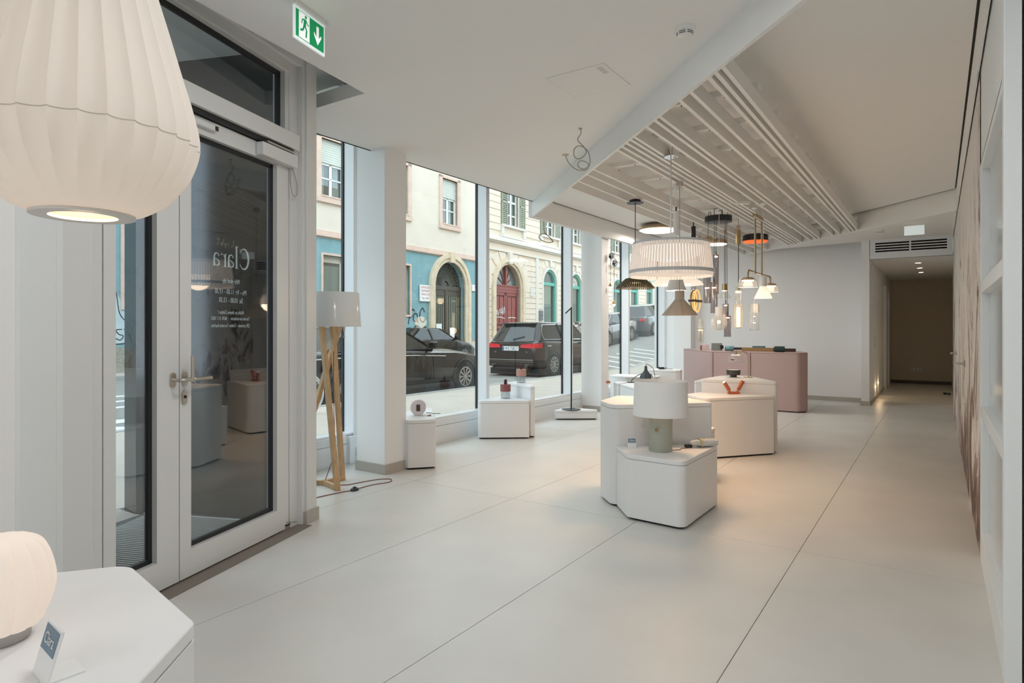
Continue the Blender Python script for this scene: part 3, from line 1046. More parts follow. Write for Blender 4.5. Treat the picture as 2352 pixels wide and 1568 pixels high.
pedestal('low white pedestal in the window next to the second column', [(-4.30, 9.22), (-4.13, 9.04), (-4.14, 9.45), (-4.30, 9.45)], 0.43, 0.02)
pedestal('low white pedestal behind the sage lamp, carrying the black articulated lamp', [(-4.10, 9.02), (-3.585, 8.43), (-3.35, 8.75), (-3.50, 9.47), (-3.97, 9.52)], 0.43, [0.02, 0.03, 0.03, 0.03, 0.03])
pedestal('long low white pedestal against the far windows', [(-4.60, 9.72), (-4.24, 9.57), (-3.82, 9.76), (-3.85, 10.12), (-4.60, 10.12)], 0.50, 0.03)
pedestal('mid-height white pedestal in the far corner with a tangle of black cable on top', [(-4.12, 10.22), (-3.62, 10.20), (-3.57, 10.26), (-3.66, 10.62), (-4.10, 10.62)], 0.59, 0.025, M['pinkwhite'])
big = pedestal('big white pedestal table in the near left corner under the pleated pendant', [(-1.165, 0.645), (-1.575, 0.715), (-1.85, 0.36), (-1.35, -0.20), (-0.86, 0.26)], 0.73, [0.03, 0.06, 0.05, 0.05, 0.05], fit=False)

# pink counter
ct = thing('sales_counter', 'dusty pink sales counter with rounded ends in front of the back wall', 'counter', (-2.9, 11.0, 0))
cp = [(-1.76 + 2.9, 10.37 - 11.0), (-1.66 + 2.9, 10.55 - 11.0), (-1.86 + 2.9, 11.12 - 11.0), (-3.0 + 2.9, 11.35 - 11.0), (-3.85 + 2.9, 11.62 - 11.0), (-3.93 + 2.9, 11.46 - 11.0), (-3.12 + 2.9, 10.40 - 11.0)]
fronts = rpoly(cp, [0.07, 0.05, 0.05, 0.02, 0.05, 0.05, 0.03], 6)
MB().prism(fronts, 0.02, 0.90, True).build('body', M['pink'], ct, sharp=30)
MB().prism(fronts, 0.902, 0.919, True).build('top', M['pink'], ct, sharp=30, bevel=0.003)
MB().prism(inset(fronts, 0.02), 0.004, 0.02).build('plinth', flat('dark plum base', (0.10, 0.05, 0.06), 0.6), ct)
gr = flat('brown panel joint', (0.22, 0.13, 0.11), 0.6)
# panel joints
for (x, y) in ((-3.07, 10.398), (-2.475, 10.3825)):
    MB().box(x + 2.9 - 0.003, y - 11.0 - 0.0085, 0.03, x + 2.9 + 0.003, y - 11.0 + 0.004, 0.90).build('joint', gr, ct)
for (x, y) in ((1.12, -0.52), (0.3, -0.5), (-0.5, -0.2), (0.9, 0.05), (-0.8, 0.5), (0.0, 0.25)):
    MB().cyl((x, y, 0), (x, y, 0.02), 0.02, 10).build('foot', M['black'], ct)

# ================================================================ LAMPS ON PEDESTALS
# sage green table lamp
sage = flat('sage green ceramic', (0.42, 0.43, 0.36), 0.6, vary=0.05, scale=14)
t = thing('table_lamp', 'table lamp with sage green cylinder base and white drum shade', 'lamp', (-1.593, 4.176, 0.44))
MB().lathe([(0, 0.0), (0.074, 0.0), (0.079, 0.006), (0.080, 0.20), (0.080, 0.285), (0.076, 0.29), (0, 0.29)], 36).build('base', sage, t)
off = Vector((0.556, -0.831, 0)).normalized()
sd = Vector((0.831, 0.556, 0))
kp = off * 0.066 - sd * 0.045
MB().cyl(kp + Vector((0, 0, 0.155)), kp + off * 0.012 + Vector((0, 0, 0.155)), 0.011, 14).build('switch_collar', M['brass'], t)
MB().cyl(kp + off * 0.010 + Vector((0, 0, 0.155)), kp + off * 0.026 + Vector((0, 0, 0.158)), 0.0045, 8).build('switch_toggle', M['brass'], t)
ww = shade_cloth('white lamp fabric', (0.93, 0.93, 0.93), 0.0, SOFT, 0.12)
MB().lathe([(0.1875, 0.247), (0.1795, 0.485), (0.178, 0.485), (0.186, 0.247), (0.1875, 0.247)], 48).build('shade', ww, t, sharp=30)
MB().cyl((0, 0, 0.288), (0, 0, 0.33), 0.018, 12).build('lamp_holder', M['black'], t)
rg = MB()
for k in range(3):
    a = k * 2 * PI / 3
    rg.tube([(0, 0, 0.47), (0.178 * math.cos(a), 0.178 * math.sin(a), 0.47)], 0.002, 6)
rg.tube([(0, 0, 0.33), (0, 0, 0.47)], 0.003, 6)
rg.build('spider', M['steel'], t)
cz = [(-1.53, 4.226, 0.443), (-1.49, 4.28, 0.443), (-1.50, 4.33, 0.443), (-1.475, 4.36, 0.443), (-1.47, 4.41, 0.443)]
c = thing('adapter_cable', 'thin brown cord running from the sage lamp to a wrapped adapter', 'cord', (-1.53, 4.226, 0.44))
MB().tube([Vector(p) - Vector((-1.53, 4.226, 0.44)) for p in spline(cz, 8)], 0.0025, 6).build('cord', flat('brown cord', (0.12, 0.07, 0.05), 0.6), c)
# wrapped adapter in a clear bag
bg = thing('wrapped_adapter', 'power adapter wrapped in a crinkled white plastic bag', 'bag', (-1.395, 4.475, 0.4425), math.radians(47))
bag_m = flat('crinkled pale plastic bag', (0.62, 0.62, 0.60), 0.35, bump=0.9, bscale=22)
pf = [(0.0, -0.105), (0.018, -0.095), (0.026, -0.06), (0.034, -0.02), (0.036, 0.03), (0.036, 0.08), (0.028, 0.112), (0.0, 0.118)]
bb = MB().lathe(pf, 18)
rnd = random.Random(3)
bb.v = [(x * (1 + rnd.uniform(-.13, .13)), y * (1 + rnd.uniform(-.13, .13)), z) for x, y, z in bb.v]
bb.xform(Matrix.Translation((0, 0, 0.0285)) @ Matrix.Rotation(PI / 2, 4, 'Y') @ Matrix.Diagonal((0.78, 1, 1, 1)))
bb.build('bag', bag_m, bg)
MB().box(-0.135, -0.016, 0.0, -0.085, 0.016, 0.022).build('adapter', M['black'], bg, bevel=0.004)
MB().lathe([(0.037, -0.008), (0.0385, 0.0), (0.037, 0.012)], 16).xform(Matrix.Translation((-0.02, 0, 0.029)) @ Matrix.Rotation(PI / 2, 4, 'Y') @ Matrix.Diagonal((0.82, 1.04, 1, 1))).build('tape', flat('yellow tape', (0.62, 0.55, 0.30), 0.5), bg)
# price card stands
navy = flat('slate blue print', (0.16, 0.24, 0.31), 0.5)
card_m = flat('white card', (0.82, 0.83, 0.83), 0.3)


def price_card(label, loc, rz, s=1.0):
    p = thing('price_card', label, 'card', loc, rz)
    tilt = Matrix.Rotation(math.radians(-16), 4, 'X')
    w, h = 0.034 * s, 0.076 * s
    MB().box(-w, -0.002 * s, 0, w, 0.002 * s, h).xform(tilt).build('card', card_m, p, bevel=0.001)
    MB().box(-w * 0.88, -0.003 * s, h * 0.5, w * 0.88, -0.0021 * s, h * 0.94).xform(tilt).build('print', navy, p)
    bm_ = Matrix.Translation((0, -0.0036 * s, h * 0.72)) @ Matrix.Rotation(PI / 2, 4, 'X')
    q = tilt @ bm_
    text('lettering', 'Clara', 0.022 * s, p, q.to_translation(), q.to_euler(), M['white'], sx=0.9, ext=0.0001)
    MB().box(-w * 0.8, 0.0, 0, w * 0.8, 0.05 * s, 0.003 * s).build('foot', card_m, p)
    return p


price_card('small white price card with a blue label beside the sage lamp', (-1.80, 4.165, 0.44), YAW - 0.05, 0.92)
price_card('price card with a blue label on the big corner table by the glowing lamp', (-1.175, 0.40, 0.73), -0.10, 1.08)

# glowing mushroom lamp on the corner table
mush = shade_cloth('ribbed glowing paper', (0.86, 0.83, 0.80), 0.17, (1.0, 0.80, 0.65), 0.4)
t = thing('mushroom_lamp', 'small glowing ribbed white lamp on the corner table', 'lamp', (-1.387, 0.411, 0.73))
MS = 0.89
MB().lathe([(0, 0), (0.050, 0), (0.052, 0.004), (0.052, 0.026), (0, 0.026)], 32).build('base', flat('matt silver base', (0.42, 0.40, 0.39), 0.4, metal=0.5), t)


def ribs(n, depth):
    return lambda a, z: 1.0 - depth * (1.0 - abs(math.sin(a * n / 2)) ** 0.55)


MB().lathe(smooth([(0.0, 0.204), (0.03, 0.205), (0.058, 0.199), (0.078, 0.180), (0.090, 0.145), (0.0945, 0.11), (0.089, 0.075), (0.077, 0.045), (0.064, 0.026), (0.0, 0.024)], 5), 196, mod=ribs(14, 0.10)).build('shade', mush, t, sharp=80)
lamp('mushroom_bulb', 'POINT', (0.0, 0, 0.12), 0.05, WARM, 0.05, parent=t)
t.scale = (MS, MS, MS)

# orange twin spotlight
oran = flat('burnt orange lacquer', (0.50, 0.125, 0.045), 0.4)
t = thing('twin_spotlight', 'burnt orange spotlight with two tilted tubes on a bar', 'lamp', on(-1.80, 6.84, 0.593), math.radians(34))
MB().box(-0.059, -0.022, 0.0, 0.059, 0.022, 0.026).build('bar', oran, t, bevel=0.003)
for sx, a, yy in ((-1, math.radians(36), -0.01), (1, math.radians(32), 0.01)):
    b0 = Vector((sx * 0.042, yy, 0.028))
    dd = Vector((sx * math.sin(a), -0.25 if sx < 0 else 0.15, math.cos(a))).normalized()
    tb = MB().cyl(b0 + dd * 0.02, b0 + dd * 0.125, 0.020, 20).build('tube', oran, t)
    MB().cyl(b0, b0 + dd * 0.022, 0.006, 8).sphere(b0, 0.009, 10, 8).build('joint', oran, tb)
    MB().cyl(b0 + dd * 0.1255, b0 + dd * 0.1275, 0.018, 20).build('diffuser', glow('spot diffuser', (1, 0.9, 0.8), 0.25), tb)

# dark bowl lamp
t = thing('bowl_lamp', 'dark bronze bowl shaped table lamp with a white top', 'lamp', on(-1.955, 7.42, 0.73))
brz = flat('dark bronze ceramic', (0.07, 0.062, 0.05), 0.35)
MB().lathe([(0, 0.0), (0.037, 0.0), (0.037, 0.022), (0.070, 0.026), (0.076, 0.03), (0.076, 0.083), (0.071, 0.083), (0.071, 0.075), (0, 0.075)], 36).build('bowl', brz, t)
MB().lathe([(0, 0.076), (0.070, 0.076), (0.070, 0.081), (0, 0.083)], 36).build('diffuser', glow('opal disc', (1, 0.93, 0.85), 0.2), t)

# brass reading lamp with glass bowl (stands on the tall pedestal)
gclear = glass('clear blown glass', (0.93, 0.92, 0.93), 2.2, body=(0.8, 0.78, 0.8), bodyfac=0.10)
t = thing('glass_reading_lamp', 'slim brass arc lamp with a clear glass bowl over the tall pedestal', 'lamp', on(-1.80, 7.46, 0.73))
e = Vector((-0.831, -0.556, 0))
up = Vector((0, 0, 1))
MB().lathe([(0, 0), (0.05, 0), (0.05, 0.006), (0, 0.008)], 24).build('base', M['brass'], t)
arc = [Vector((0, 0, 0.005)), Vector((0, 0, 0.20)), Vector((0, 0, 0.235))] + [e * (0.06 * (1 - math.cos(a))) + up * (0.235 + 0.055 * math.sin(a)) for a in (0.4, 0.8, 1.2, PI / 2)] + [e * 0.11 + up * 0.291, e * 0.20 + up * 0.291]
MB().tube(arc, 0.0032, 8).build('pole', M['brass'], t)
gc = e * 0.135
MB().cyl(gc + up * 0.262, gc + up * 0.305, 0.008, 12).lathe([(0, 0.268), (0.022, 0.268), (0.045, 0.262), (0.045, 0.256), (0, 0.256)], 24, gc).build('holder', M['brass'], t)
MB().lathe([(0.022, 0.270), (0.050, 0.262), (0.075, 0.240), (0.086, 0.205), (0.087, 0.185)], 36, gc).build('glass_bowl', gclear, t)
MB().lathe([(0.087, 0.185), (0.0885, 0.183), (0.087, 0.181), (0.0855, 0.183), (0.087, 0.185)], 36, gc).build('glass_rim', flat('glass rim', (0.6, 0.58, 0.6), 0.1), t)
MB().lathe([(0, 0.2555), (0.042, 0.2555), (0.042, 0.250), (0, 0.250)], 24, gc).build('led_disc', glow('warm led disc', (1.0, 0.72, 0.42), 3.0), t)
MB().box(-0.012, -0.001, 0.0, 0.012, 0.001, 0.012).build('tag', M['black'], t, loc=gc + Vector((0.0, -0.088, 0.196)) - sd * 0.02)

# pale round lamp with leather strap on the column pedestal
t = thing('disc_lamp', 'pale pink round portable lamp standing on edge with brown leather strap', 'lamp', on(-4.225, 4.575, 0.44), YAW + 0.12)
pp = flat('pale pink lacquer', (0.66, 0.60, 0.60), 0.45)
MB().lathe([(0, -0.045), (0.070, -0.045), (0.075, -0.040), (0.075, 0.040), (0.070, 0.045), (0, 0.045)], 40).xform(Matrix.Translation((0, 0, 0.0752)) @ Matrix.Rotation(PI / 2, 4, 'X')).build('drum', pp, t)
lea = flat('dark brown leather', (0.085, 0.035, 0.03), 0.5)
MB().box(-0.016, -0.052, 0.042, 0.020, -0.0455, 0.105).build('strap', lea, t, bevel=0.003)
t = thing('leather_tag', 'brown leather tag lying on the pedestal beside the round lamp', 'tag', on(-4.085, 4.575, 0.44), 0.9)
MB().prism(rpoly([(-0.02, -0.012), (0.022, -0.008), (0.025, 0.012), (-0.018, 0.012)], 0.006), 0.0, 0.006).build('tag', flat('tan leather', (0.24, 0.11, 0.07), 0.6), t)
MB().tube([(0.0, 0.0, 0.007), (0.02, 0.01, 0.012)], 0.003, 6).build('cord', lea, t)
t = thing('usb_cable', 'short dark charging cable beside the pale round lamp', 'cable', on(-4.22, 4.72, 0.44))
MB().tube(spline([(-0.03, 0.0, 0.003), (0.03, 0.02, 0.003), (0.07, 0.0, 0.003), (0.12, 0.04, 0.003)], 6), 0.003, 6).build('cord', M['black'], t)

# lanterns with coloured caps


def lantern(label, loc, cap):
    t = thing('lantern', label, 'lamp', loc, YAW)
    MB().lathe([(0.0, 0.0), (0.050, 0.0), (0.056, 0.004), (0.056, 0.085), (0.054, 0.085), (0.054, 0.006), (0, 0.004)], 36).build('glass', glass('seeded glass', (0.88, 0.91, 0.92), 2.0, body=(0.8, 0.85, 0.87), bodyfac=0.10), t)
    MB().lathe([(0, 0.083), (0.063, 0.083), (0.063, 0.165), (0.060, 0.168), (0, 0.168)], 36).build('cap', cap, t)
    hl = MB()
    hl.tube([(-0.012, -0.012, 0.167), (-0.012, -0.012, 0.215), (0.0, -0.004, 0.226), (0.012, 0.006, 0.222), (0.014, 0.01, 0.167)], 0.007, 8)
    hl.box(-0.016, -0.015, 0.166, 0.014, -0.009, 0.222)
    hl.build('handle', lea, t)
    return t


lantern('glass lantern with a brick red cap on the low window pedestal', on(-4.40, 6.33, 0.434), flat('brick red lacquer', (0.25, 0.075, 0.07), 0.45))
lantern('glass lantern with a salmon pink cap on the taller window pedestal', on(-4.44, 6.74, 0.596), flat('salmon lacquer', (0.52, 0.29, 0.24), 0.45))

# black reading floor lamp on the flat plinth
t = thing('reading_lamp', 'slim black reading floor lamp on the flat window plinth', 'floor lamp', on(-4.40, 8.0, 0.115), YAW)
MB().lathe([(0, 0), (0.135, 0), (0.135, 0.006), (0.13, 0.010), (0, 0.012)], 40).build('base', M['black'], t)
MB().cyl((0, 0, 0.01), (0, 0, 1.46), 0.010, 12).build('pole', M['black'], t)
MB().bar((0.008, 0, 1.462), (-0.085, -0.03, 1.375), 0.022, 0.014).build('head', M['black'], t)
MB().cyl((0.04, 0.05, 0.010), (0.04, 0.05, 0.02), 0.012, 12).build('switch', M['black'], t)

# black articulated lamp, concrete cup
t = thing('black_task_lamp', 'black task lamp with cone shade and thin bent arm lying on a white pedestal', 'lamp', (-3.855, 9.27, kz(0.43)), YAW)
t.scale = (1.25, 1.25, 1.25)
MB().lathe([(0.0, 0.21), (0.012, 0.21), (0.017, 0.20), (0.018, 0.165), (0.028, 0.145), (0.052, 0.115), (0.070, 0.085), (0.078, 0.055), (0.0, 0.055)], 32, (0.06, 0, 0)).build('shade', flat('soft black lacquer', (0.04, 0.055, 0.065), 0.35), t)
MB().tube(spline([(-0.12, 0.0, 0.0), (-0.115, 0, 0.03), (-0.06, 0, 0.08), (0.02, 0, 0.115), (0.08, 0, 0.122), (0.12, 0, 0.105), (0.15, 0, 0.07)], 8), 0.0045, 8).build('arm', M['black'], t)
MB().lathe([(0, 0), (0.05, 0), (0.05, 0.008), (0, 0.008)], 24, (-0.12, 0, 0)).build('base', M['black'], t)
MB().tube(spline([(0.06, 0, 0.208), (0.065, 0, 0.23), (0.10, 0.03, 0.222), (0.17, 0.08, 0.17), (0.20, 0.12, 0.06), (0.18, 0.12, 0.003)], 8), 0.0035, 6).build('cord', M['black'], t)
t = thing('concrete_cup', 'small beige concrete cup lamp behind the white drum shade', 'lamp', (-3.63, 9.27, kz(0.43)))
MB().lathe([(0, 0), (0.04, 0), (0.048, 0.05), (0.052, 0.095), (0.047, 0.095), (0.044, 0.05), (0, 0.03)], 28).build('cup', flat('beige concrete', (0.46, 0.43, 0.39), 0.8, vary=0.08), t)
t = thing('cable_tangle', 'tangle of black cable with a plug on the far corner pedestal', 'cable', on(-3.92, 10.40, 0.59), YAW)
tg_ = MB()
rnd = random.Random(5)
tg_.tube(spline([(-0.10 + rnd.uniform(-.03, .03) + 0.012 * k, rnd.uniform(-.05, .05), 0.006 + rnd.random() * 0.03) for k in range(12)], 6), 0.006, 6)
tg_.tube(spline([(0.0, 0, 0.01), (0.06, 0.02, 0.006), (0.12, -0.03, 0.005), (0.16, 0, 0.005)], 6), 0.004, 6)
tg_.build('cord', M['black'], t)
MB().obox((-0.03, 0.0, 0.018), (0.09, 0.05, 0.035), 0.4).build('plug', M['black'], t, bevel=0.006)
MB().tube(spline([(-0.12, 0, 0.01), (-0.22, -0.05, 0.02), (-0.30, -0.06, 0.03)], 6), 0.004, 6)

t = thing('small_orange_lamp', 'small orange object on the window pedestal by the second column', 'lamp', on(-4.30, 9.02, 0.43))
MB().lathe([(0, 0), (0.03, 0), (0.036, 0.02), (0.02, 0.04), (0, 0.042)], 20).build('body', oran, t)

# things lying on the counter
CZ = 0.919
t = thing('grey_box_lamp', 'grey square wall lamp propped up on the pink counter', 'lamp', (-3.10, 10.72, CZ), math.radians(28))
MB().box(-0.085, -0.03, 0, 0.085, 0.03, 0.125).build('body', flat('grey green lacquer', (0.22, 0.25, 0.235), 0.45), t, bevel=0.004)
MB().box(0.05, -0.06, 0.03, 0.10, -0.03, 0.09).build('bracket', M['black'], t, bevel=0.004)
t = thing('pink_panel_lamp', 'pale pink flat panel leaning behind the grey square lamp', 'lamp', (-3.31, 10.78, CZ), math.radians(28))
MB().box(-0.06, -0.012, 0, 0.06, 0.012, 0.10).build('panel', flat('pale rose panel', (0.62, 0.50, 0.48), 0.5), t, bevel=0.004)
MB().box(-0.085, -0.014, 0, -0.06, 0.014, 0.085).build('edge', flat('maroon edge', (0.22, 0.08, 0.08), 0.5), t)
teal = flat('teal lacquer', (0.06, 0.15, 0.175), 0.4)
dteal = flat('dark teal lacquer', (0.02, 0.05, 0.052), 0.4)


def cyl_lamp(label, loc, rz, r, L, mat, end):
    t = thing('cylinder_lamp', label, 'lamp', loc, rz)
    MB().lathe([(0, -L / 2), (r * 0.92, -L / 2), (r, -L / 2 + 0.004), (r, L / 2 - 0.004), (r * 0.92, L / 2), (0, L / 2)], 28).xform(Matrix.Translation((0, 0, r)) @ Matrix.Rotation(PI / 2, 4, 'Y')).build('body', mat, t)
    MB().lathe([(0, 0), (r * 0.85, 0), (r * 0.85, 0.004), (0, 0.004)], 28).xform(Matrix.Translation((-L / 2 - 0.002, 0, r)) @ Matrix.Rotation(-PI / 2, 4, 'Y')).build('end_disc', end, t)
    return t


cyl_lamp('light teal cylinder lamp lying behind the glass bowl on the counter', (-2.86, 10.62, CZ), math.radians(20), 0.042, 0.13, flat('light teal lacquer', (0.13, 0.27, 0.32), 0.4), M['black'])
cyl_lamp('dark teal cylinder lamp lying at the right end of the counter', (-2.07, 10.55, CZ), math.radians(15), 0.046, 0.15, dteal, M['black'])
t = thing('teal_flat_lamp', 'flat teal wall lamp lying on a brass bar on the counter', 'lamp', (-2.42, 10.72, CZ + 0.06), math.radians(12))
MB().prism(rpoly([(-0.10, -0.03), (0.09, -0.03), (0.10, 0.03), (-0.09, 0.03)], 0.008), 0, 0.026).build('body', teal, t)
t = thing('brass_bar_lamp', 'long brass bar lamp with dark ends lying along the counter', 'lamp', (-2.42, 10.72, CZ), math.radians(8))
brown_b = flat('aged brass bar', (0.30, 0.20, 0.10), 0.4, metal=0.7)
MB().box(-0.26, -0.035, 0, 0.22, 0.035, 0.06).build('bar', brown_b, t, bevel=0.003)
MB().box(0.22, -0.036, 0, 0.55, 0.036, 0.052).build('end_block', flat('dark brown block', (0.05, 0.03, 0.025), 0.5), t, bevel=0.004)
MB().box(-0.42, -0.025, 0.02, -0.26, 0.03, 0.06).build('end_block', M['black'], t, bevel=0.004)

# ================================================================ WOODEN TRIPOD FLOOR LAMP
oak = flat('light oak', (0.58, 0.38, 0.20), 0.5, vary=0.16, scale=9, stretch=(8, 8, 1.2))
t = thing('tripod_floor_lamp', 'wooden tripod floor lamp with white shade in plastic behind the entrance door', 'floor lamp', (-4.05, 3.36, 0))


def LP(x, y, z):
    return Vector((x + 4.05, y - 3.36, z))


foot = [LP(-3.955, 3.345, 0), LP(-4.19, 3.60, 0), LP(-4.42, 3.26, 0)]
topz = 1.32
hub = LP(-4.119, 3.427, 0)
tops = [hub + Vector((-0.030, -0.080, topz)), hub + Vector((0.02, -0.01, topz)), hub + Vector((-0.002, 0.085, topz))]
order = [tops[0], tops[1], tops[2]]
for k in range(3):
    MB().bar(foot[k] + Vector((0, 0, 0.0)), order[k], 0.034, 0.036).build('leg', oak, t)
cen = (foot[0] + foot[1] + foot[2]) / 3
for k in range(3):
    MB().bar(foot[k] + Vector((0, 0, 0.02)), cen + Vector((0, 0, 0.02)), 0.032, 0.036).build('foot_bar', oak, t)
sc3 = hub + Vector((0.0, 0.01, 0))
shade_w = shade_cloth('white textile shade', (0.97, 0.965, 0.95), 0.0, SOFT, 0.25)
MB().lathe([(0.226, 1.303), (0.2245, 1.308), (0.2065, 1.578), (0.203, 1.582), (0.200, 1.578), (0.218, 1.308), (0.226, 1.303)], 48, sc3).build('shade', shade_w, t, sharp=60)
MB().cyl(sc3 + Vector((0, 0, 1.26)), sc3 + Vector((0, 0, 1.46)), 0.022, 14).build('lamp_holder', oak, t)
MB().lathe([(0.2295, 1.301), (0.2285, 1.308), (0.2105, 1.579), (0.207, 1.584)], 60, sc3, mod=lambda a, z: 1 + 0.006 * math.sin(11 * a + z * 30)).build('plastic_wrap', glass('clear plastic film', (0.99, 0.99, 0.99), 0.8, rough=0.15), t)
sp_ = MB()
for k in range(3):
    a = k * 2.094 + 0.4
    sp_.tube([sc3 + Vector((0, 0, 1.46)), sc3 + Vector((0.203 * math.cos(a), 0.203 * math.sin(a), 1.56))], 0.0025, 6)
sp_.build('spider', M['steel'], t)
fc = flat('dangling clear plastic film', (0.75, 0.76, 0.76), 0.15)
MB().lathe([(0.012, 0.0), (0.004, -0.06), (0.009, -0.09), (0, -0.1)], 7, sc3 + Vector((0.075, 0.055, 1.303))).build('plastic_wisp', fc, t)
MB().tube(spline([hub + Vector((0.02, 0.0, 1.1)), hub + Vector((0.01, 0.01, 0.7)), hub + Vector((0.03, 0.0, 0.3)), cen + Vector((0.02, 0.0, 0.04))], 10), 0.003, 6).build('cord', M['redcable'], t)
c = thing('switched_cable', 'dark red cable with a black foot switch looping over the floor', 'cable', (-3.84, 3.42, 0))
o3 = Vector((-3.84, 3.42, 0))
MB().tube([Vector(p) - o3 for p in spline([(-4.10, 3.43, 0.006), (-4.02, 3.50, 0.004), (-3.99, 3.62, 0.004), (-3.94, 3.78, 0.004), (-3.86, 3.84, 0.004), (-3.80, 3.76, 0.004), (-3.845, 3.62, 0.004), (-3.85, 3.50, 0.004), (-3.84, 3.43, 0.006)], 8)], 0.0032, 6).build('cord', M['redcable'], c)
MB().tube([Vector(p) - o3 for p in spline([(-3.84, 3.40, 0.006), (-3.88, 3.28, 0.004), (-3.90, 3.16, 0.004), (-3.92, 3.02, 0.004), (-4.02, 2.9, 0.004)], 8)], 0.0032, 6).build('cord', M['redcable'], c)
MB().lathe([(0, 0), (0.033, 0), (0.036, 0.006), (0.030, 0.018), (0.014, 0.022), (0.013, 0.030), (0, 0.031)], 24).xform(Matrix.Diagonal((0.75, 1.1, 1, 1))).build('foot_switch', flat('petrol black switch', (0.02, 0.03, 0.038), 0.3), c)
# ================================================================ PENDANTS AND CEILING LAMPS
ZS = ZB + 0.012        # underside of the slats


def hang(name, label, x, y, group=None, cat='pendant lamp'):
    return thing(name, label, cat, (x, y, 0), group=group)


# big pleated pendant over the corner table
pl_m = shade_cloth('pleated white shade', (0.80, 0.79, 0.77), 0.10, (1.0, 0.76, 0.56), 0.35)
t = hang('pleated_pendant', 'large white pleated pendant lamp hanging over the near left table', -1.522, 0.598)
prof = [(0.094, 1.533), (0.120, 1.541), (0.158, 1.567), (0.188, 1.606), (0.206, 1.640), (0.2165, 1.675), (0.219, 1.700), (0.2165, 1.730), (0.203, 1.790), (0.186, 1.85), (0.160, 1.945), (0.133, 2.04), (0.108, 2.13), (0.090, 2.20)]
NP = 30


def pleat(a, z):
    k = min(1.0, max(0.0, (z - 1.533) / 0.10))
    return 1.0 + (0.055 * k) * (0.5 - abs(math.sin(a * NP / 2)) ** 0.7)


MB().lathe(smooth(prof, 4), NP * 8, mod=pleat).build('shade', pl_m, t, sharp=70)
MB().lathe([(0.097, 1.526), (0.097, 1.532), (0.064, 1.532), (0.064, 1.526), (0.097, 1.526)], 64).build('rim_ring', flat('pale grey ring', (0.66, 0.64, 0.62), 0.5), t, sharp=30)
wd = flat('layered pale wood', (0.78, 0.55, 0.36), 0.5, vary=0.25, scale=1.0, stretch=(0.1, 0.1, 260))
MB().lathe([(0.066, 1.529), (0.068, 1.529), (0.068, 1.562), (0.066, 1.562)], 64).build('wood_collar', wd, t)
MB().lathe([(0.0, 1.575), (0.085, 1.575), (0.085, 1.579), (0, 1.579)], 40).build('inner_diffuser', glow('soft inner diffuser', (1.0, 0.80, 0.60), 1.1), t)
seam = MB()
prs = []
for i in range(NP * 8 + 1):
    a = 2 * PI * i / (NP * 8)
    r = 0.2192 * pleat(a, 1.69) + 0.0003
    prs.append((r * math.cos(a), r * math.sin(a), 1.692))
seam.tube(prs, 0.0011, 4)
seam.build('seam', flat('seam', (0.62, 0.58, 0.53), 0.7), t)
MB().lathe([(0.0, 2.205), (0.09, 2.20), (0.09, 2.195), (0.0, 2.19)], 40).build('top_cap', M['white'], t)
MB().cyl((0, 0, 2.2), (0, 0, ZL), 0.004, 8).build('cord', M['cable'], t)
MB().lathe([(0, ZL), (0.05, ZL), (0.05, ZL - 0.025), (0, ZL - 0.025)], 24).build('canopy', M['white'], t)
lamp('pendant_bulb', 'POINT', (0, 0, 1.80), 0.22, WARM, 0.08, parent=t)
lamp('pendant_downlight', 'POINT', (0, 0, 1.545), 0.5, WARM, 0.04, parent=t)

# striped drum pendant
rib_m = shade_cloth('white ribbon shade', (0.85, 0.83, 0.81), 0.16, (1.0, 0.80, 0.68), 0.35)
t = hang('drum_pendant', 'large white drum pendant made of vertical ribbons, glowing', -1.823, 5.012)
NR = 84
z0, z1, r0, r1 = 1.752, 1.992, 0.338, 0.306
st = MB()
for k in range(NR):
    a = 2 * PI * k / NR
    w0, w1 = 0.0100, 0.0091
    ca, sa = math.cos(a), math.sin(a)
    tx, ty = -sa, ca
    st.add([(r0 * ca - tx * w0, r0 * sa - ty * w0, z0), (r0 * ca + tx * w0, r0 * sa + ty * w0, z0), (r1 * ca + tx * w1, r1 * sa + ty * w1, z1), (r1 * ca - tx * w1, r1 * sa - ty * w1, z1)], [(0, 1, 2, 3)])
rb = st.build('ribbon_shade', rib_m, t, solid=0.0015)
rb['kind'] = 'stuff'
rimm = flat('pale grey fabric rim', (0.60, 0.61, 0.63), 0.6)
MB().lathe([(r1 + 0.003, z1 - 0.012), (r1 + 0.003, z1 + 0.006), (r1 - 0.003, z1 + 0.006), (r1 - 0.003, z1 - 0.012), (r1 + 0.003, z1 - 0.012)], 64).build('top_rim', rimm, t, sharp=30)
MB().lathe([(r0 + 0.004, z0 - 0.010), (r0 + 0.003, z0 + 0.016), (r0 - 0.003, z0 + 0.016), (r0 - 0.003, z0 - 0.010), (r0 + 0.004, z0 - 0.010)], 64).build('lower_rim', rimm, t, sharp=30)
hm_ = MB()
for k in range(NR):
    a = 2 * PI * k / NR
    ca, sa = math.cos(a), math.sin(a)
    ra, rb2, wq = r0 - 0.006, r0 - 0.001, 0.0104
    hm_.add([(ra * ca + sa * wq, ra * sa - ca * wq, z0 - 0.036), (ra * ca - sa * wq, ra * sa + ca * wq, z0 - 0.036), (rb2 * ca - sa * wq, rb2 * sa + ca * wq, z0 - 0.010), (rb2 * ca + sa * wq, rb2 * sa - ca * wq, z0 - 0.010)], [(0, 1, 2, 3)])
hm_.build('ribbon_hem', rib_m, t, solid=0.0015)['kind'] = 'stuff'
MB().torus((0, 0, z0 - 0.036), r0 - 0.006, 0.0025, 'z', 64, 6).build('hem_wire', rib_m, t)
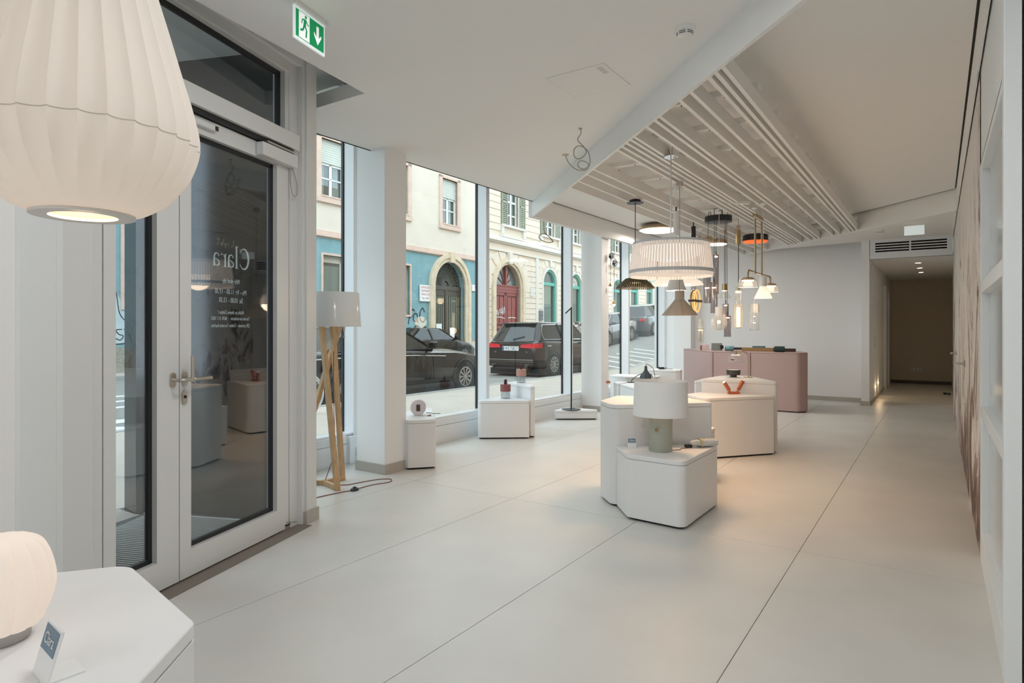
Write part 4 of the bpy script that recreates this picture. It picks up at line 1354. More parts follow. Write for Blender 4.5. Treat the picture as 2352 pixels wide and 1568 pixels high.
MB().lathe([(0.0, 1.842), (0.10, 1.846), (0.18, 1.862), (0.235, 1.892), (0.262, 1.93), (0.268, 1.955)], 40).build('inner_bowl', glow('opal inner bowl', (1.0, 0.86, 0.74), 0.75), t)
cro = MB()
for k in range(3):
    a = k * 2.094
    cro.tube([(0, 0, 1.995), ((r1 - 0.002) * math.cos(a), (r1 - 0.002) * math.sin(a), 1.99)], 0.003, 6)
cro.build('spider', M['white'], t)
MB().cyl((0, 0, 1.99), (0, 0, ZS - 0.005), 0.0055, 8).build('stem', flat('pale silver tube', (0.62, 0.60, 0.57), 0.35, metal=0.4), t)
MB().lathe([(0, ZS - 0.002), (0.055, ZS - 0.004), (0.06, ZS - 0.012), (0, ZS - 0.014)], 28).build('canopy', M['chrome'], t)
MB().tube(spline([(-0.01, 0, ZS), (-0.03, 0.03, ZS + 0.06), (-0.09, 0.08, ZS + 0.10), (-0.16, 0.10, ZS + 0.12)], 8), 0.005, 6).tube(spline([(0.01, 0, ZS), (0.012, 0.0, ZS + 0.06), (0.03, -0.01, ZS + 0.08)], 6), 0.003, 6).build('feed_cable', M['cable'], t)
lamp('drum_bulb', 'POINT', (0, 0, 1.80), 3.0, WARM, 0.12, parent=t)
lamp('drum_downlight', 'SPOT', (0, 0, 1.74), 64, (1.0, 0.58, 0.30), 0.2, (0, 0, 0), parent=t, spot=2.5)

# brown woven hat pendant
hat_m = flat('dark olive brown cord', (0.085, 0.065, 0.030), 0.6, vary=0.2, scale=30)
t = hang('woven_hat_pendant', 'dark brown corded flat cone pendant under a black round canopy', -2.75, 6.45)
ha = MB()
zt_, zb_, rt_, rb_ = 1.835, 1.728, 0.105, 0.208
NH = 54
for k in range(NH):
    a = 2 * PI * k / NH
    da = 2 * PI / NH * 0.36
    pr_ = [(rt_, zt_), (rt_ + 0.055, zt_ - 0.048), (rb_, zb_ + 0.008)]
    vs = []
    for (r, z), kk in zip(pr_, (1.5, 1.25, 0.92)):
        for s in (-1, 1):
            vs.append((r * math.cos(a + s * da * kk), r * math.sin(a + s * da * kk), z))
    ha.add(vs, [(0, 1, 3, 2), (2, 3, 5, 4)])
ho = ha.build('cords', hat_m, t, solid=0.003)
ho['kind'] = 'stuff'
MB().lathe([(0, zt_ + 0.004), (rt_ - 0.01, zt_ + 0.004), (rt_, zt_ - 0.002), (rt_ + 0.03, zt_ - 0.028), (rt_ + 0.028, zt_ - 0.03), (rt_ - 0.005, zt_ - 0.006), (0, zt_ - 0.004)], 48).build('crown', hat_m, t)
MB().lathe([(rb_ - 0.006, zb_ + 0.006), (rb_ + 0.002, zb_ + 0.004), (rb_ + 0.003, zb_), (rb_ - 0.01, zb_), (rb_ - 0.006, zb_ + 0.006)], 56).build('rim', hat_m, t)
MB().lathe([(0, zb_ + 0.075), (0.06, zb_ + 0.07), (0.06, zb_ + 0.06), (0, zb_ + 0.06)], 32).build('diffuser', glow('hat diffuser', (1, 0.85, 0.7), 0.5), t)
MB().cyl((0, 0, zt_), (0, 0, ZS - 0.03), 0.0045, 8).build('cord', M['blackcable'], t)
MB().cyl((0, 0, zt_), (0, 0, zt_ + 0.03), 0.010, 10).build('cord_grip', M['black'], t)
MB().lathe([(0, ZS - 0.002), (0.03, ZS - 0.003), (0.060, ZS - 0.014), (0.062, ZS - 0.034), (0.092, ZS - 0.045), (0.090, ZS - 0.050), (0, ZS - 0.046)], 40).build('canopy', M['black'], t)
lamp('hat_bulb', 'POINT', (0, 0, 1.70), 4, WARM, 0.08, parent=t)

# beige cone
bg_m = flat('beige felt', (0.52, 0.44, 0.37), 0.85, vary=0.04, scale=30)
t = hang('felt_cone_pendant', 'beige felt cone pendant with straight neck below the white drum', -2.074, 5.942)
MB().lathe([(0.044, 1.655), (0.044, 1.572), (0.172, 1.416), (0.169, 1.416), (0.041, 1.570), (0.041, 1.655), (0.044, 1.655)], 48).build('shade', bg_m, t, sharp=25)
MB().lathe([(0, 1.656), (0.043, 1.656), (0.043, 1.652), (0, 1.652)], 24).build('top_disc', bg_m, t)
MB().lathe([(0, 1.43), (0.15, 1.43), (0.15, 1.434), (0, 1.434)], 40).build('diffuser', glow('cone diffuser', (1, 0.82, 0.62), 0.9), t)
MB().cyl((0, 0, 1.65), (0, 0, ZS - 0.02), 0.004, 8).build('cord', M['cable'], t)
MB().box(-0.027, -0.027, ZS - 0.045, 0.027, 0.027, ZS).build('ceiling_box', flat('beige plastic box', (0.50, 0.45, 0.39), 0.5), t, bevel=0.003)
sm_ = MB()
for k in range(6):
    a = k * PI / 3
    sm_.tube([(0.1725 * math.cos(a), 0.1725 * math.sin(a), 1.4165), (0.0445 * math.cos(a), 0.0445 * math.sin(a), 1.572)], 0.0010, 4)
sm_.build('stitch_seams', flat('brown seam', (0.30, 0.22, 0.17), 0.8), t)
lamp('cone_bulb', 'SPOT', (0, 0, 1.40), 20, (1.0, 0.56, 0.28), 0.1, (0, 0, 0), parent=t, spot=2.4)

# white bell
wl_m = flat('white lacquered metal', (0.82, 0.81, 0.80), 0.35)
t = hang('white_bell_pendant', 'white bell pendant with slim white cylinder canopy, behind the drum', -2.244, 6.322)
MB().lathe([(0.028, 1.90), (0.032, 1.88), (0.050, 1.845), (0.066, 1.80), (0.090, 1.72), (0.106, 1.680), (0.103, 1.680), (0.062, 1.80), (0.026, 1.88)], 36).build('shade', wl_m, t, sharp=50)
MB().lathe([(0, 1.905), (0.028, 1.905), (0.028, 1.895), (0, 1.895)], 20).build('top_disc', wl_m, t)
MB().lathe([(0, 1.686), (0.098, 1.686), (0.098, 1.690), (0, 1.690)], 30).build('diffuser', glow('bell diffuser', (1, 0.88, 0.72), 2.2), t)
MB().cyl((0, 0, 1.90), (0, 0, 2.28), 0.003, 6).cyl((0, 0, 2.535), (0, 0, ZI), 0.002, 6).build('cord', M['plug'], t)
MB().lathe([(0, 2.25), (0.027, 2.25), (0.027, 2.50), (0, 2.50)], 24).build('canopy', wl_m, t)
MB().cyl((0, 0, 2.50), (0, 0, 2.545), 0.008, 10).build('canopy_tip', M['black'], t)
MB().lathe([(0, ZS), (0.03, ZS), (0.03, ZS + 0.075), (0, ZS + 0.075)], 20).build('hook_cup', wl_m, t)
lamp('bell_bulb', 'POINT', (0, 0, 1.65), 6, WARM, 0.08, parent=t)

# wide pale shade
t = hang('wide_shade_pendant', 'wide flat translucent white shade half hidden behind the white drum', -2.554, 7.212)
ws = shade_cloth('translucent pale shade', (0.86, 0.84, 0.82), 0.30, (1.0, 0.86, 0.76), 0.5)
MB().lathe([(0.03, 1.93), (0.10, 1.92), (0.20, 1.885), (0.27, 1.84), (0.30, 1.80)], 56, mod=lambda a, z: 1 + (0.03 * math.sin(5 * a) if z < 1.87 else 0)).build('shade', ws, t)
MB().lathe([(0, 1.80), (0.16, 1.805), (0.18, 1.825), (0, 1.825)], 36).build('diffuser', glow('shade disc', (1, 0.9, 0.8), 0.9), t)
MB().cyl((0, 0, 1.92), (0, 0, ZS), 0.003, 6).build('cord', M['plug'], t)
MB().lathe([(0, ZS), (0.05, ZS), (0.05, ZS - 0.02), (0, ZS - 0.02)], 24).build('canopy', wl_m, t)
lamp('wide_bulb', 'POINT', (0, 0, 1.76), 4, WARM, 0.1, parent=t)

# black cylinder canopy with golden ring
t = hang('ring_pendant', 'upright golden glass ring pendant hanging from a black cylinder canopy', -2.80, 8.58)
MB().lathe([(0, 2.32), (0.032, 2.32), (0.032, 2.70), (0, 2.70)], 24).build('canopy', M['black'], t)
MB().cyl((0, 0, 2.70), (0, 0, ZI), 0.008, 8).build('canopy_rod', M['black'], t)
MB().cyl((0, 0, 2.32), (0.02, 0.01, 1.83), 0.0025, 6).build('cord', M['blackcable'], t)
gold_g = glow('lit gold ring', (1.0, 0.62, 0.22), 0.75, (0.7, 0.45, 0.15))
MB().torus((0, 0, 0), 0.148, 0.014, 'x', 40, 10).xform(Matrix.Translation((0.0, 0.01, 1.67)) @ Matrix.Rotation(math.radians(3), 4, 'Z')).build('ring', M['brass'], t)
MB().torus((0, 0, 0), 0.128, 0.010, 'x', 40, 8).xform(Matrix.Translation((0.012, 0.01, 1.67)) @ Matrix.Rotation(math.radians(3), 4, 'Z')).build('light_ring', gold_g, t)
MB().torus((0, 0, 0), 0.148, 0.012, 'x', 40, 8).xform(Matrix.Translation((0.05, 0.01, 1.67)) @ Matrix.Rotation(math.radians(3), 4, 'Z')).build('ring', gold_g, t)
MB().box(-0.02, -0.155, 1.655, 0.07, 0.175, 1.685).build('crossbar', flat('dark brown bar', (0.05, 0.03, 0.02), 0.4), t)

# small glass capsule
cap_g = glass('clear capsule glass', (0.95, 0.95, 0.94), 2.6, body=(0.85, 0.84, 0.8), bodyfac=0.12)
t = hang('glass_capsule_pendant', 'small clear glass capsule with a brass ring hanging before the corner column', -2.791, 8.865)
MB().lathe([(0.0, 1.415), (0.014, 1.41), (0.032, 1.395), (0.040, 1.37), (0.040, 1.12), (0.034, 1.09), (0.018, 1.076), (0, 1.074)], 28).build('capsule', cap_g, t)
MB().lathe([(0.0405, 1.275), (0.043, 1.275), (0.043, 1.29), (0.0405, 1.29)], 28).build('brass_ring', M['brass'], t)
MB().lathe([(0, 1.262), (0.032, 1.262), (0.034, 1.27), (0.034, 1.287), (0, 1.287)], 24).build('led_disc', glow('capsule led', (1, 0.78, 0.48), 4), t)
MB().lathe([(0.012, 1.10), (0.014, 1.25), (0.010, 1.25), (0.010, 1.10)], 16).build('inner_tube', glass('inner tube', (0.9, 0.85, 0.75), 2, body=(0.8, 0.7, 0.5), bodyfac=0.2), t)
MB().cyl((0, 0, 1.412), (0, 0, 1.44), 0.010, 12).build('cap', M['plug'], t)
MB().cyl((0, 0, 1.44), (0, 0, ZS), 0.0018, 6).build('cord', M['cable'], t)
MB().lathe([(0, ZS), (0.03, ZS), (0.03, ZS - 0.02), (0, ZS - 0.02)], 20).build('canopy', wl_m, t)

# smoky cluster
smoke = glass('smoked glass', (0.66, 0.61, 0.61), 2.6, body=(0.34, 0.31, 0.32), bodyfac=0.22)
cop = flat('copper cap', (0.62, 0.36, 0.26), 0.3, metal=1.0)
t = thing('smoked_glass_cluster', 'cluster of five smoked glass tube pendants under a round black canopy', 'pendant lamp', (-2.297, 8.015, 0))
MB().lathe([(0, 2.702), (0.165, 2.702), (0.165, 2.632), (0.15, 2.626), (0, 2.626)], 44).build('canopy', M['black'], t)
lp = MB()
for k, (qx, qy) in enumerate(((-0.13, 0), (0.0, 0.05), (0.02, -0.06), (0.10, 0.04))):
    lp.tube(spline([(qx, qy, 2.70), (qx + 0.01, qy, 2.76), (qx + 0.03, qy, 2.77), (qx + 0.04, qy, 2.70)], 6), 0.004, 6)
lp.tube([(-0.05, 0, 2.70), (-0.05, 0, ZI)], 0.004, 6).tube([(0.05, 0, 2.70), (0.05, 0, ZI)], 0.004, 6)
lp.build('cable_loops', M['blackcable'], t)
led_c = glow('tube led', (1.0, 0.74, 0.52), 5.0)
for (x, y, ztop, zbot, r, led) in ((-2.316, 7.978, 2.215, 1.72, 0.036, 2.20), (-2.379, 7.815, 1.94, 1.605, 0.044, 1.80), (-2.292, 7.813, 1.86, 1.48, 0.042, 1.80), (-2.228, 8.099, 1.60, 1.39, 0.038, 1.59), (-2.182, 8.009, 1.445, 1.185, 0.043, 1.43)):
    x -= -2.297
    y -= 8.015
    g = MB().lathe([(r * 0.99, zbot), (r, zbot + 0.003), (r, ztop), (r * 0.3, ztop + 0.004)], 28, (x, y, 0)).build('smoked_tube', smoke, t)
    MB().lathe([(r, (ztop + zbot) / 2 + 0.04), (r + 0.0012, (ztop + zbot) / 2 + 0.04), (r + 0.0012, (ztop + zbot) / 2 + 0.046), (r, (ztop + zbot) / 2 + 0.046)], 28, (x, y, 0)).build('glass_joint', cap_g, g)
    MB().lathe([(0, ztop + 0.006), (r * 0.8, ztop + 0.002), (r * 0.8, ztop - 0.012), (0, ztop - 0.012)], 24, (x, y, 0)).build('cap', cop, g)
    MB().lathe([(0, led), (r * 0.62, led), (r * 0.62, led - 0.012), (0, led - 0.016)], 20, (x, y, 0)).build('led', led_c, g)
    MB().cyl((x, y, ztop), (x * 0.9, y * 0.9, 2.63), 0.003, 6).build('cord', M['blackcable'], g)
    MB().cyl((x, y, ztop), (x, y, ztop + 0.05), 0.006, 8).build('cord_grip', M['black'], g)
lamp('cluster_bulb', 'POINT', (0, 0, 1.40), 2.5, WARM, 0.1, parent=t)

# small clear cone with brass cap
t = hang('glass_cone_pendant', 'small clear glass cone pendant with a brass cap', -2.555, 9.219)
MB().lathe([(0, 1.935), (0.035, 1.935), (0.035, 1.84), (0, 1.84)], 24).build('cap', M['brass'], t)
MB().lathe([(0, 1.8399), (0.031, 1.8399), (0.031, 1.828), (0, 1.826)], 20).build('led', led_c, t)
MB().lathe([(0.034, 1.845), (0.04, 1.83), (0.094, 1.725)], 30).build('glass_cone', cap_g, t)
MB().cyl((0, 0, 1.935), (0, 0, ZS - 0.04), 0.0035, 6).build('cord', M['blackcable'], t)
MB().lathe([(0, ZS), (0.026, ZS), (0.026, ZS - 0.045), (0, ZS - 0.045)], 20).build('canopy', flat('copper beige canopy', (0.55, 0.40, 0.30), 0.4, metal=0.5), t)

# cut glass globe
t = hang('cut_glass_globe', 'white capped globe pendant of cut glass', -2.212, 7.747)
MB().lathe([(0, 1.552), (0.044, 1.552), (0.046, 1.545), (0.046, 1.445), (0, 1.445)], 28).build('cap', wl_m, t)
cutg = glass('cut glass', (0.93, 0.93, 0.92), 3.0, rough=0.05, body=(0.92, 0.91, 0.9), bodyfac=0.42)
gm = MB()
NG = 20
rows_ = [(0.046, 1.448), (0.070, 1.435), (0.088, 1.405), (0.094, 1.365), (0.088, 1.325), (0.070, 1.292), (0.04, 1.272), (0.0, 1.268)]
gm.lathe(rows_, 40, smooth=False)
gm.v = [(x * (1 + 0.035 * (((round(math.atan2(y, x) / (2 * PI) * 40) + round(z * 300)) % 2) * 2 - 1)), y * (1 + 0.035 * (((round(math.atan2(y, x) / (2 * PI) * 40) + round(z * 300)) % 2) * 2 - 1)), z) for x, y, z in gm.v]
gm.build('glass_globe', cutg, t)
dg_ = MB()
for k in range(22):
    a = k * 2 * PI / 22
    dg_.tube([((r + 0.001) * math.cos(a + i * 0.22), (r + 0.001) * math.sin(a + i * 0.22), z) for i, (r, z) in enumerate(rows_[:-1])], 0.0016, 4)
cuts = dg_.build('cut_lines', flat('frosted cuts', (0.85, 0.85, 0.84), 0.3), t)
MB().sphere((0, 0, 1.37), 0.022, 12, 8).build('bulb', glow('globe bulb', (1, 0.8, 0.55), 3), t)
MB().cyl((0, 0, 1.55), (0, 0, ZS - 0.02), 0.0028, 6).build('cord', M['plug'], t)
MB().lathe([(0, ZS), (0.03, ZS), (0.03, ZS - 0.022), (0, ZS - 0.022)], 20).build('canopy', wl_m, t)

# brass + capsule LED pendant
t = hang('led_tube_pendant', 'pendant with brass cylinder canopy, ribbed glass and a glowing light tube', -2.28, 8.91)
MB().lathe([(0, 2.652), (0.031, 2.652), (0.031, 2.445), (0, 2.445)], 26).build('canopy', M['brass'], t)
MB().lathe([(0, ZS), (0.026, ZS), (0.026, ZS - 0.04), (0, ZS - 0.04)], 20).cyl((0, 0, 2.65), (0, 0, ZI), 0.006, 8).build('ceiling_fixing', flat('copper beige canopy', (0.55, 0.40, 0.30), 0.4, metal=0.5), t)
MB().cyl((0, 0, 2.445), (0, 0, 1.875), 0.005, 8).build('cord', M['blackcable'], t)
MB().lathe([(0, 1.875), (0.022, 1.875), (0.022, 1.815), (0.03, 1.81), (0, 1.80)], 22).build('socket', M['brass'], t)
rg_ = glass('ribbed clear glass', (0.95, 0.95, 0.95), 2.6, body=(0.9, 0.9, 0.88), bodyfac=0.18)
MB().lathe([(0.012, 1.882), (0.042, 1.876), (0.045, 1.86), (0.045, 1.63)], 64, mod=lambda a, z: 1 + 0.03 * math.cos(24 * a)).build('upper_glass', rg_, t)
MB().lathe([(0, 1.80), (0.034, 1.80), (0.034, 1.785), (0, 1.782)], 20).build('upper_led', led_c, t)
MB().lathe([(0.02, 1.632), (0.05, 1.626), (0.062, 1.60), (0.063, 1.34), (0.052, 1.31), (0.022, 1.302)], 64, mod=lambda a, z: 1 + 0.02 * math.cos(24 * a)).build('capsule', glass('warm lit glass', (0.98, 0.92, 0.84), 2.2, body=(0.95, 0.82, 0.66), bodyfac=0.22), t)
MB().lathe([(0, 1.58), (0.022, 1.58), (0.022, 1.31), (0, 1.31)], 20).build('light_tube', glow('bright light tube', (1.0, 0.86, 0.68), 5.0), t)
MB().lathe([(0, 1.306), (0.026, 1.306), (0.026, 1.295), (0, 1.295)], 20).build('end_cap', M['brass'], t)
lamp('tube_bulb', 'POINT', (0, 0, 1.25), 1.5, WARM, 0.06, parent=t)

# ribbed cylinder
t = hang('ribbed_cylinder_pendant', 'clear ribbed glass cylinder pendant with a white cap on a thin white cord', -1.791, 7.707)
MB().lathe([(0, 1.578), (0.046, 1.578), (0.046, 1.478), (0, 1.478)], 28).build('cap', wl_m, t)
MB().lathe([(0.050, 1.58), (0.053, 1.575), (0.053, 1.272)], 72, mod=lambda a, z: 1 + 0.035 * math.cos(18 * a)).build('glass_cylinder', rg_, t)
MB().lathe([(0.053, 1.272), (0.055, 1.275), (0.055, 1.268), (0.051, 1.268), (0.053, 1.272)], 36).build('glass_rim', cap_g, t)
bl = MB()
for z in (1.43, 1.355):
    bl.lathe([(0, z - 0.006), (0.018, z), (0, z + 0.006)], 14)
bl.build('led', glow('soft led', (1, 0.85, 0.65), 2.5), t)
MB().cyl((0, 0, 1.578), (0, 0, ZS - 0.015), 0.0022, 6).build('cord', M['plug'], t)
MB().lathe([(0, ZS), (0.03, ZS), (0.03, ZS - 0.015), (0, ZS - 0.015)], 20).build('canopy', wl_m, t)

# opal cone
t = hang('opal_cone_pendant', 'white opal glass cone pendant with cylinder neck in front of the brass chandelier', -1.646, 7.503)
og = shade_cloth('opal glass', (0.90, 0.88, 0.86), 0.16, (1.0, 0.93, 0.86), 0.5)
MB().lathe([(0, 1.876), (0.036, 1.876), (0.038, 1.87), (0.038, 1.765), (0, 1.765)], 28).build('neck', wl_m, t)
MB().lathe([(0.039, 1.768), (0.044, 1.75), (0.098, 1.632), (0.095, 1.632), (0.04, 1.75)], 36).build('shade', og, t, sharp=60)
MB().cyl((0, 0, 1.876), (0, 0, ZS - 0.015), 0.0022, 6).build('cord', M['plug'], t)
MB().lathe([(0, ZS), (0.03, ZS), (0.03, ZS - 0.015), (0, ZS - 0.015)], 20).build('canopy', wl_m, t)
lamp('opal_bulb', 'POINT', (0, 0, 1.60), 2, WARM, 0.06, parent=t)

# brass chandelier with two glass bowls
t = thing('brass_bowl_chandelier', 'brass chandelier on two rods with a bent bar and two clear glass bowls', 'chandelier', (-1.885, 8.33, 0))
for yy in (-0.17, 0.18):
    MB().cyl((0, yy, ZS - 0.05), (0, yy, 1.97), 0.011, 12).build('rod', M['brass'], t)
MB().box(-0.022, -0.20, ZS - 0.035, 0.022, 0.21, ZS).build('ceiling_box', M['brass'], t, bevel=0.003)
MB().tube(spline([(0, -0.53, 1.885), (0, -0.53, 1.95), (0, -0.50, 1.985), (0, -0.44, 1.99), (0, 0, 1.985), (0, 0.58, 1.99), (0, 0.65, 1.985), (0, 0.675, 1.955), (0, 0.675, 1.88)], 8), 0.011, 10).build('bent_bar', M['brass'], t)
for yy in (-0.53, 0.675):
    b_ = MB().lathe([(0, 1.90), (0.05, 1.90), (0.075, 1.888), (0.075, 1.868), (0, 1.868)], 32, (0, yy, 0)).build('bowl_holder', M['brass'], t)
    MB().lathe([(0, 1.8679), (0.068, 1.8679), (0.068, 1.855), (0, 1.853)], 28, (0, yy, 0)).build('led_disc', glow('bowl led', (1.0, 0.84, 0.64), 2.6), b_)
    MB().lathe([(0.03, 1.902), (0.07, 1.895), (0.098, 1.872), (0.111, 1.83), (0.112, 1.79)], 40, (0, yy, 0)).build('glass_bowl', cap_g, b_)
    MB().lathe([(0.112, 1.79), (0.1135, 1.787), (0.112, 1.784), (0.1105, 1.787), (0.112, 1.79)], 40, (0, yy, 0)).build('glass_rim', flat('bright rim', (0.75, 0.74, 0.74), 0.1), b_)
    lamp('bowl_bulb', 'POINT', (0, yy, 1.81), 1.8, WARM, 0.06, parent=t)

# black dome with orange inside
t = hang('black_dome_lamp', 'black dome ceiling lamp with a glowing orange underside', -2.287, 9.909, cat='ceiling lamp')
MB().lathe([(0, ZS), (0.14, ZS), (0.170, ZS - 0.012), (0.182, ZS - 0.035), (0.184, ZS - 0.10), (0.178, ZS - 0.10), (0.176, ZS - 0.04), (0, ZS - 0.03)], 44).build('dome', M['black'], t, sharp=50)
MB().lathe([(0.176, ZS - 0.092), (0.178, ZS - 0.105), (0.165, ZS - 0.122), (0.0, ZS - 0.122)], 44).build('orange_underside', glow('glowing orange', (1.0, 0.16, 0.03), 0.75, (0.8, 0.15, 0.03)), t)

# round ceiling lamps
t = hang('gold_ceiling_lamp', 'large round ceiling lamp with a gold rim beside the window bulkhead', -3.70, 9.60, cat='ceiling lamp')
MB().lathe([(0, ZI), (0.16, ZI), (0.25, ZI - 0.035), (0.31, ZI - 0.085), (0.305, ZI - 0.10), (0.29, ZI - 0.10)], 56).build('gold_body', flat('satin gold', (0.62, 0.47, 0.30), 0.4, metal=0.6), t)
MB().lathe([(0.30, ZI - 0.098), (0.25, ZI - 0.122), (0.0, ZI - 0.13)], 56).build('diffuser', glow('warm ceiling diffuser', (1.0, 0.90, 0.78), 2.0), t)
lamp('ceiling_lamp_bulb', 'AREA', (0, 0, ZI - 0.14), 24, (1.0, 0.92, 0.84), 0.5, parent=t)
t = hang('round_ceiling_lamp', 'smaller round ceiling lamp with gold rim below the slats', -2.912, 10.113, cat='ceiling lamp')
MB().lathe([(0, ZS), (0.10, ZS), (0.14, ZS - 0.02), (0.16, ZS - 0.06), (0.155, ZS - 0.075), (0.14, ZS - 0.075)], 44).build('gold_body', flat('satin copper', (0.60, 0.42, 0.28), 0.4, metal=0.6), t)
MB().lathe([(0.15, ZS - 0.073), (0.13, ZS - 0.092), (0.0, ZS - 0.097)], 44).build('diffuser', glow('warm small diffuser', (1.0, 0.88, 0.74), 2.2), t)
lamp('round_lamp_bulb', 'AREA', (0, 0, ZS - 0.105), 12, (1.0, 0.92, 0.84), 0.28, parent=t)
t = hang('brass_bracket_lamp', 'small open brass bracket ring clipped to the slats', -2.95, 9.60, cat='ceiling lamp')
MB().torus((0, 0, ZS - 0.05), 0.10, 0.012, 'z', 30, 8, 0.3, 5.4).box(-0.11, -0.02, ZS - 0.08, -0.07, 0.02, ZS).box(0.05, -0.02, ZS - 0.09, 0.10, 0.02, ZS - 0.02).build('ring', M['brass'], t)

# two golden drop pendants by the far windows
for k, (x, y, zc, zb) in enumerate(((-4.26, 9.15, 2.32, 1.68), (-4.26, 9.02, 2.42, 1.95))):
    t = hang('gold_drop_pendant', 'small golden drop pendant by the second column, hanging ' + ('lower' if k == 0 else 'higher'), x, y, group='golden drop pendants')
    MB().lathe([(0, zb + 0.062), (0.006, zb + 0.06), (0.034, zb + 0.008), (0.030, zb), (0, zb)], 20).build('cone', M['brass'], t)
    MB().lathe([(0.030, zb), (0.018, zb - 0.03), (0, zb - 0.045)], 20).build('glass_tip', glow('crystal tip', (1, 0.9, 0.75), 1.2), t)
    MB().cyl((0, 0, zb + 0.06), (0, 0, ZB), 0.0025, 6).build('cord', M['blackcable'], t)
    lo = MB()
    rnd = random.Random(11 + k)
    for q in range(3):
        lo.torus((0.015, 0.0, zc + rnd.uniform(-.03, .03)), 0.035 + 0.008 * q, 0.005, 'xy'[q % 2], 18, 6)
    lo.sphere((0, 0, zc), 0.022, 10, 8)
    lo.build('cord_coil', M['black'], t)
    MB().cyl((0, 0, zc - 0.20), (0, 0, zc - 0.10), 0.009, 8).build('cord_tag', flat('tan paper tag', (0.62, 0.44, 0.32), 0.7), t)

# loose feed cables
t = thing('ceiling_cable', 'looped grey feed cable hanging from the ceiling before the bulkhead', 'cable', (-2.37, 4.46, ZL))
MB().tube(spline([(0, 0, 0), (0.005, 0.0, -0.04), (-0.02, 0.01, -0.09), (0.03, 0, -0.15), (0.045, 0.0, -0.20), (0.0, 0.01, -0.24), (-0.045, 0.0, -0.23), (-0.05, 0.0, -0.17), (-0.01, 0, -0.14), (0.05, 0.0, -0.17), (0.075, 0.0, -0.23), (0.07, 0.0, -0.30), (0.02, 0.0, -0.325), (-0.02, 0.0, -0.30), (0.0, 0, -0.26), (0.06, 0.0, -0.28), (0.05, 0.0, -0.33), (-0.03, 0.0, -0.33), (-0.09, 0.0, -0.28), (-0.12, 0.0, -0.22)], 8), 0.0042, 8).xform(Matrix.Rotation(YAW, 4, 'Z')).build('cord', M['cable'], t)
q = Matrix.Rotation(YAW, 3, 'Z') @ Vector((-0.12, 0, -0.22))
MB().obox(q + Vector((0, 0, 0.008)), (0.05, 0.018, 0.016), YAW).build('terminal', flat('beige terminal block', (0.60, 0.55, 0.42), 0.5), t, bevel=0.003)
MB().lathe([(0, 0), (0.014, 0), (0.014, -0.006), (0, -0.006)], 14).build('grommet', M['cable'], t)
t = thing('bulkhead_cable', 'coiled beige cable hanging from the bulkhead in front of the window', 'cable', (-4.27, 7.02, ZB))
MB().tube(spline([(0, 0, 0), (0, 0, -0.10), (0.02, 0, -0.16), (0.08, 0, -0.22), (0.12, 0, -0.27), (0.06, 0, -0.285), (-0.04, 0, -0.25), (-0.06, 0, -0.20), (0.0, 0, -0.17), (0.06, 0, -0.20), (0.10, 0, -0.25), (0.13, 0, -0.28)], 8), 0.006, 8).xform(Matrix.Rotation(YAW, 4, 'Z')).build('cord', flat('beige cable', (0.42, 0.34, 0.22), 0.6), t)
t = thing('cable_connector', 'white cable connector clipped across the slats by the thin white cords', 'connector', (-1.80, 7.24, ZS))
MB().obox((0, 0, -0.02), (0.14, 0.035, 0.03), 0.6).build('box', M['plug'], t, bevel=0.004)
MB().tube(spline([(0.06, 0.04, -0.02), (0.15, 0.10, 0.01), (0.25, 0.15, 0.0), (0.30, 0.16, 0.03)], 6), 0.003, 6).tube(spline([(-0.06, -0.04, -0.02), (-0.16, -0.08, -0.02), (-0.24, -0.10, 0.02)], 6), 0.003, 6).build('cord', M['plug'], t)
# ================================================================ OUTSIDE: GROUND
asph = flat('grey asphalt', (0.24, 0.235, 0.21), 0.9, vary=0.12, scale=3, bump=0.3, bscale=80)
pave = flat('pale pavement', (0.44, 0.385, 0.325), 0.9, vary=0.08, scale=2, bump=0.2, bscale=60)
SL0, SLG = 20.0, 0.088       # the street starts to climb here


def gz(y):
    return max(0.0, y - SL0) * SLG


def ground(name, x0, x1, z, mat, ys=(-14, 0, 8, 14, 20, 30, 40, 60, 80), th=0.3):
    mb = MB()
    vs, fs = [], []
    for y in ys:
        for x, dz in ((x0, z), (x1, z), (x1, z - th), (x0, z - th)):
            vs.append((x, y, gz(y) + dz))
    n = len(ys)
    for i in range(n - 1):
        a, b = 4 * i, 4 * (i + 1)
        fs += [(a, a + 1, b + 1, b), (a + 1, a + 2, b + 2, b + 1), (a + 3, a, b, b + 3), (a + 2, a + 3, b + 3, b + 2)]
    fs += [(0, 3, 2, 1), (4 * n - 4, 4 * n - 3, 4 * n - 2, 4 * n - 1)]
    mb.add(vs, fs)
    return struct(mb.build(name, mat))


ground('sidewalk', -8.55, -4.92, -0.02, pave)
kb = ground('kerb', -8.73, -8.555, -0.015, flat('granite kerb', (0.34, 0.335, 0.315), 0.8, vary=0.15, scale=12))
ground('road', -18.6, -8.735, -0.14, asph)
ground('kerb', -18.78, -18.605, -0.02, flat('granite kerb', (0.34, 0.335, 0.315), 0.8, vary=0.15, scale=12))
ground('sidewalk', -23.5, -18.785, -0.03, pave)
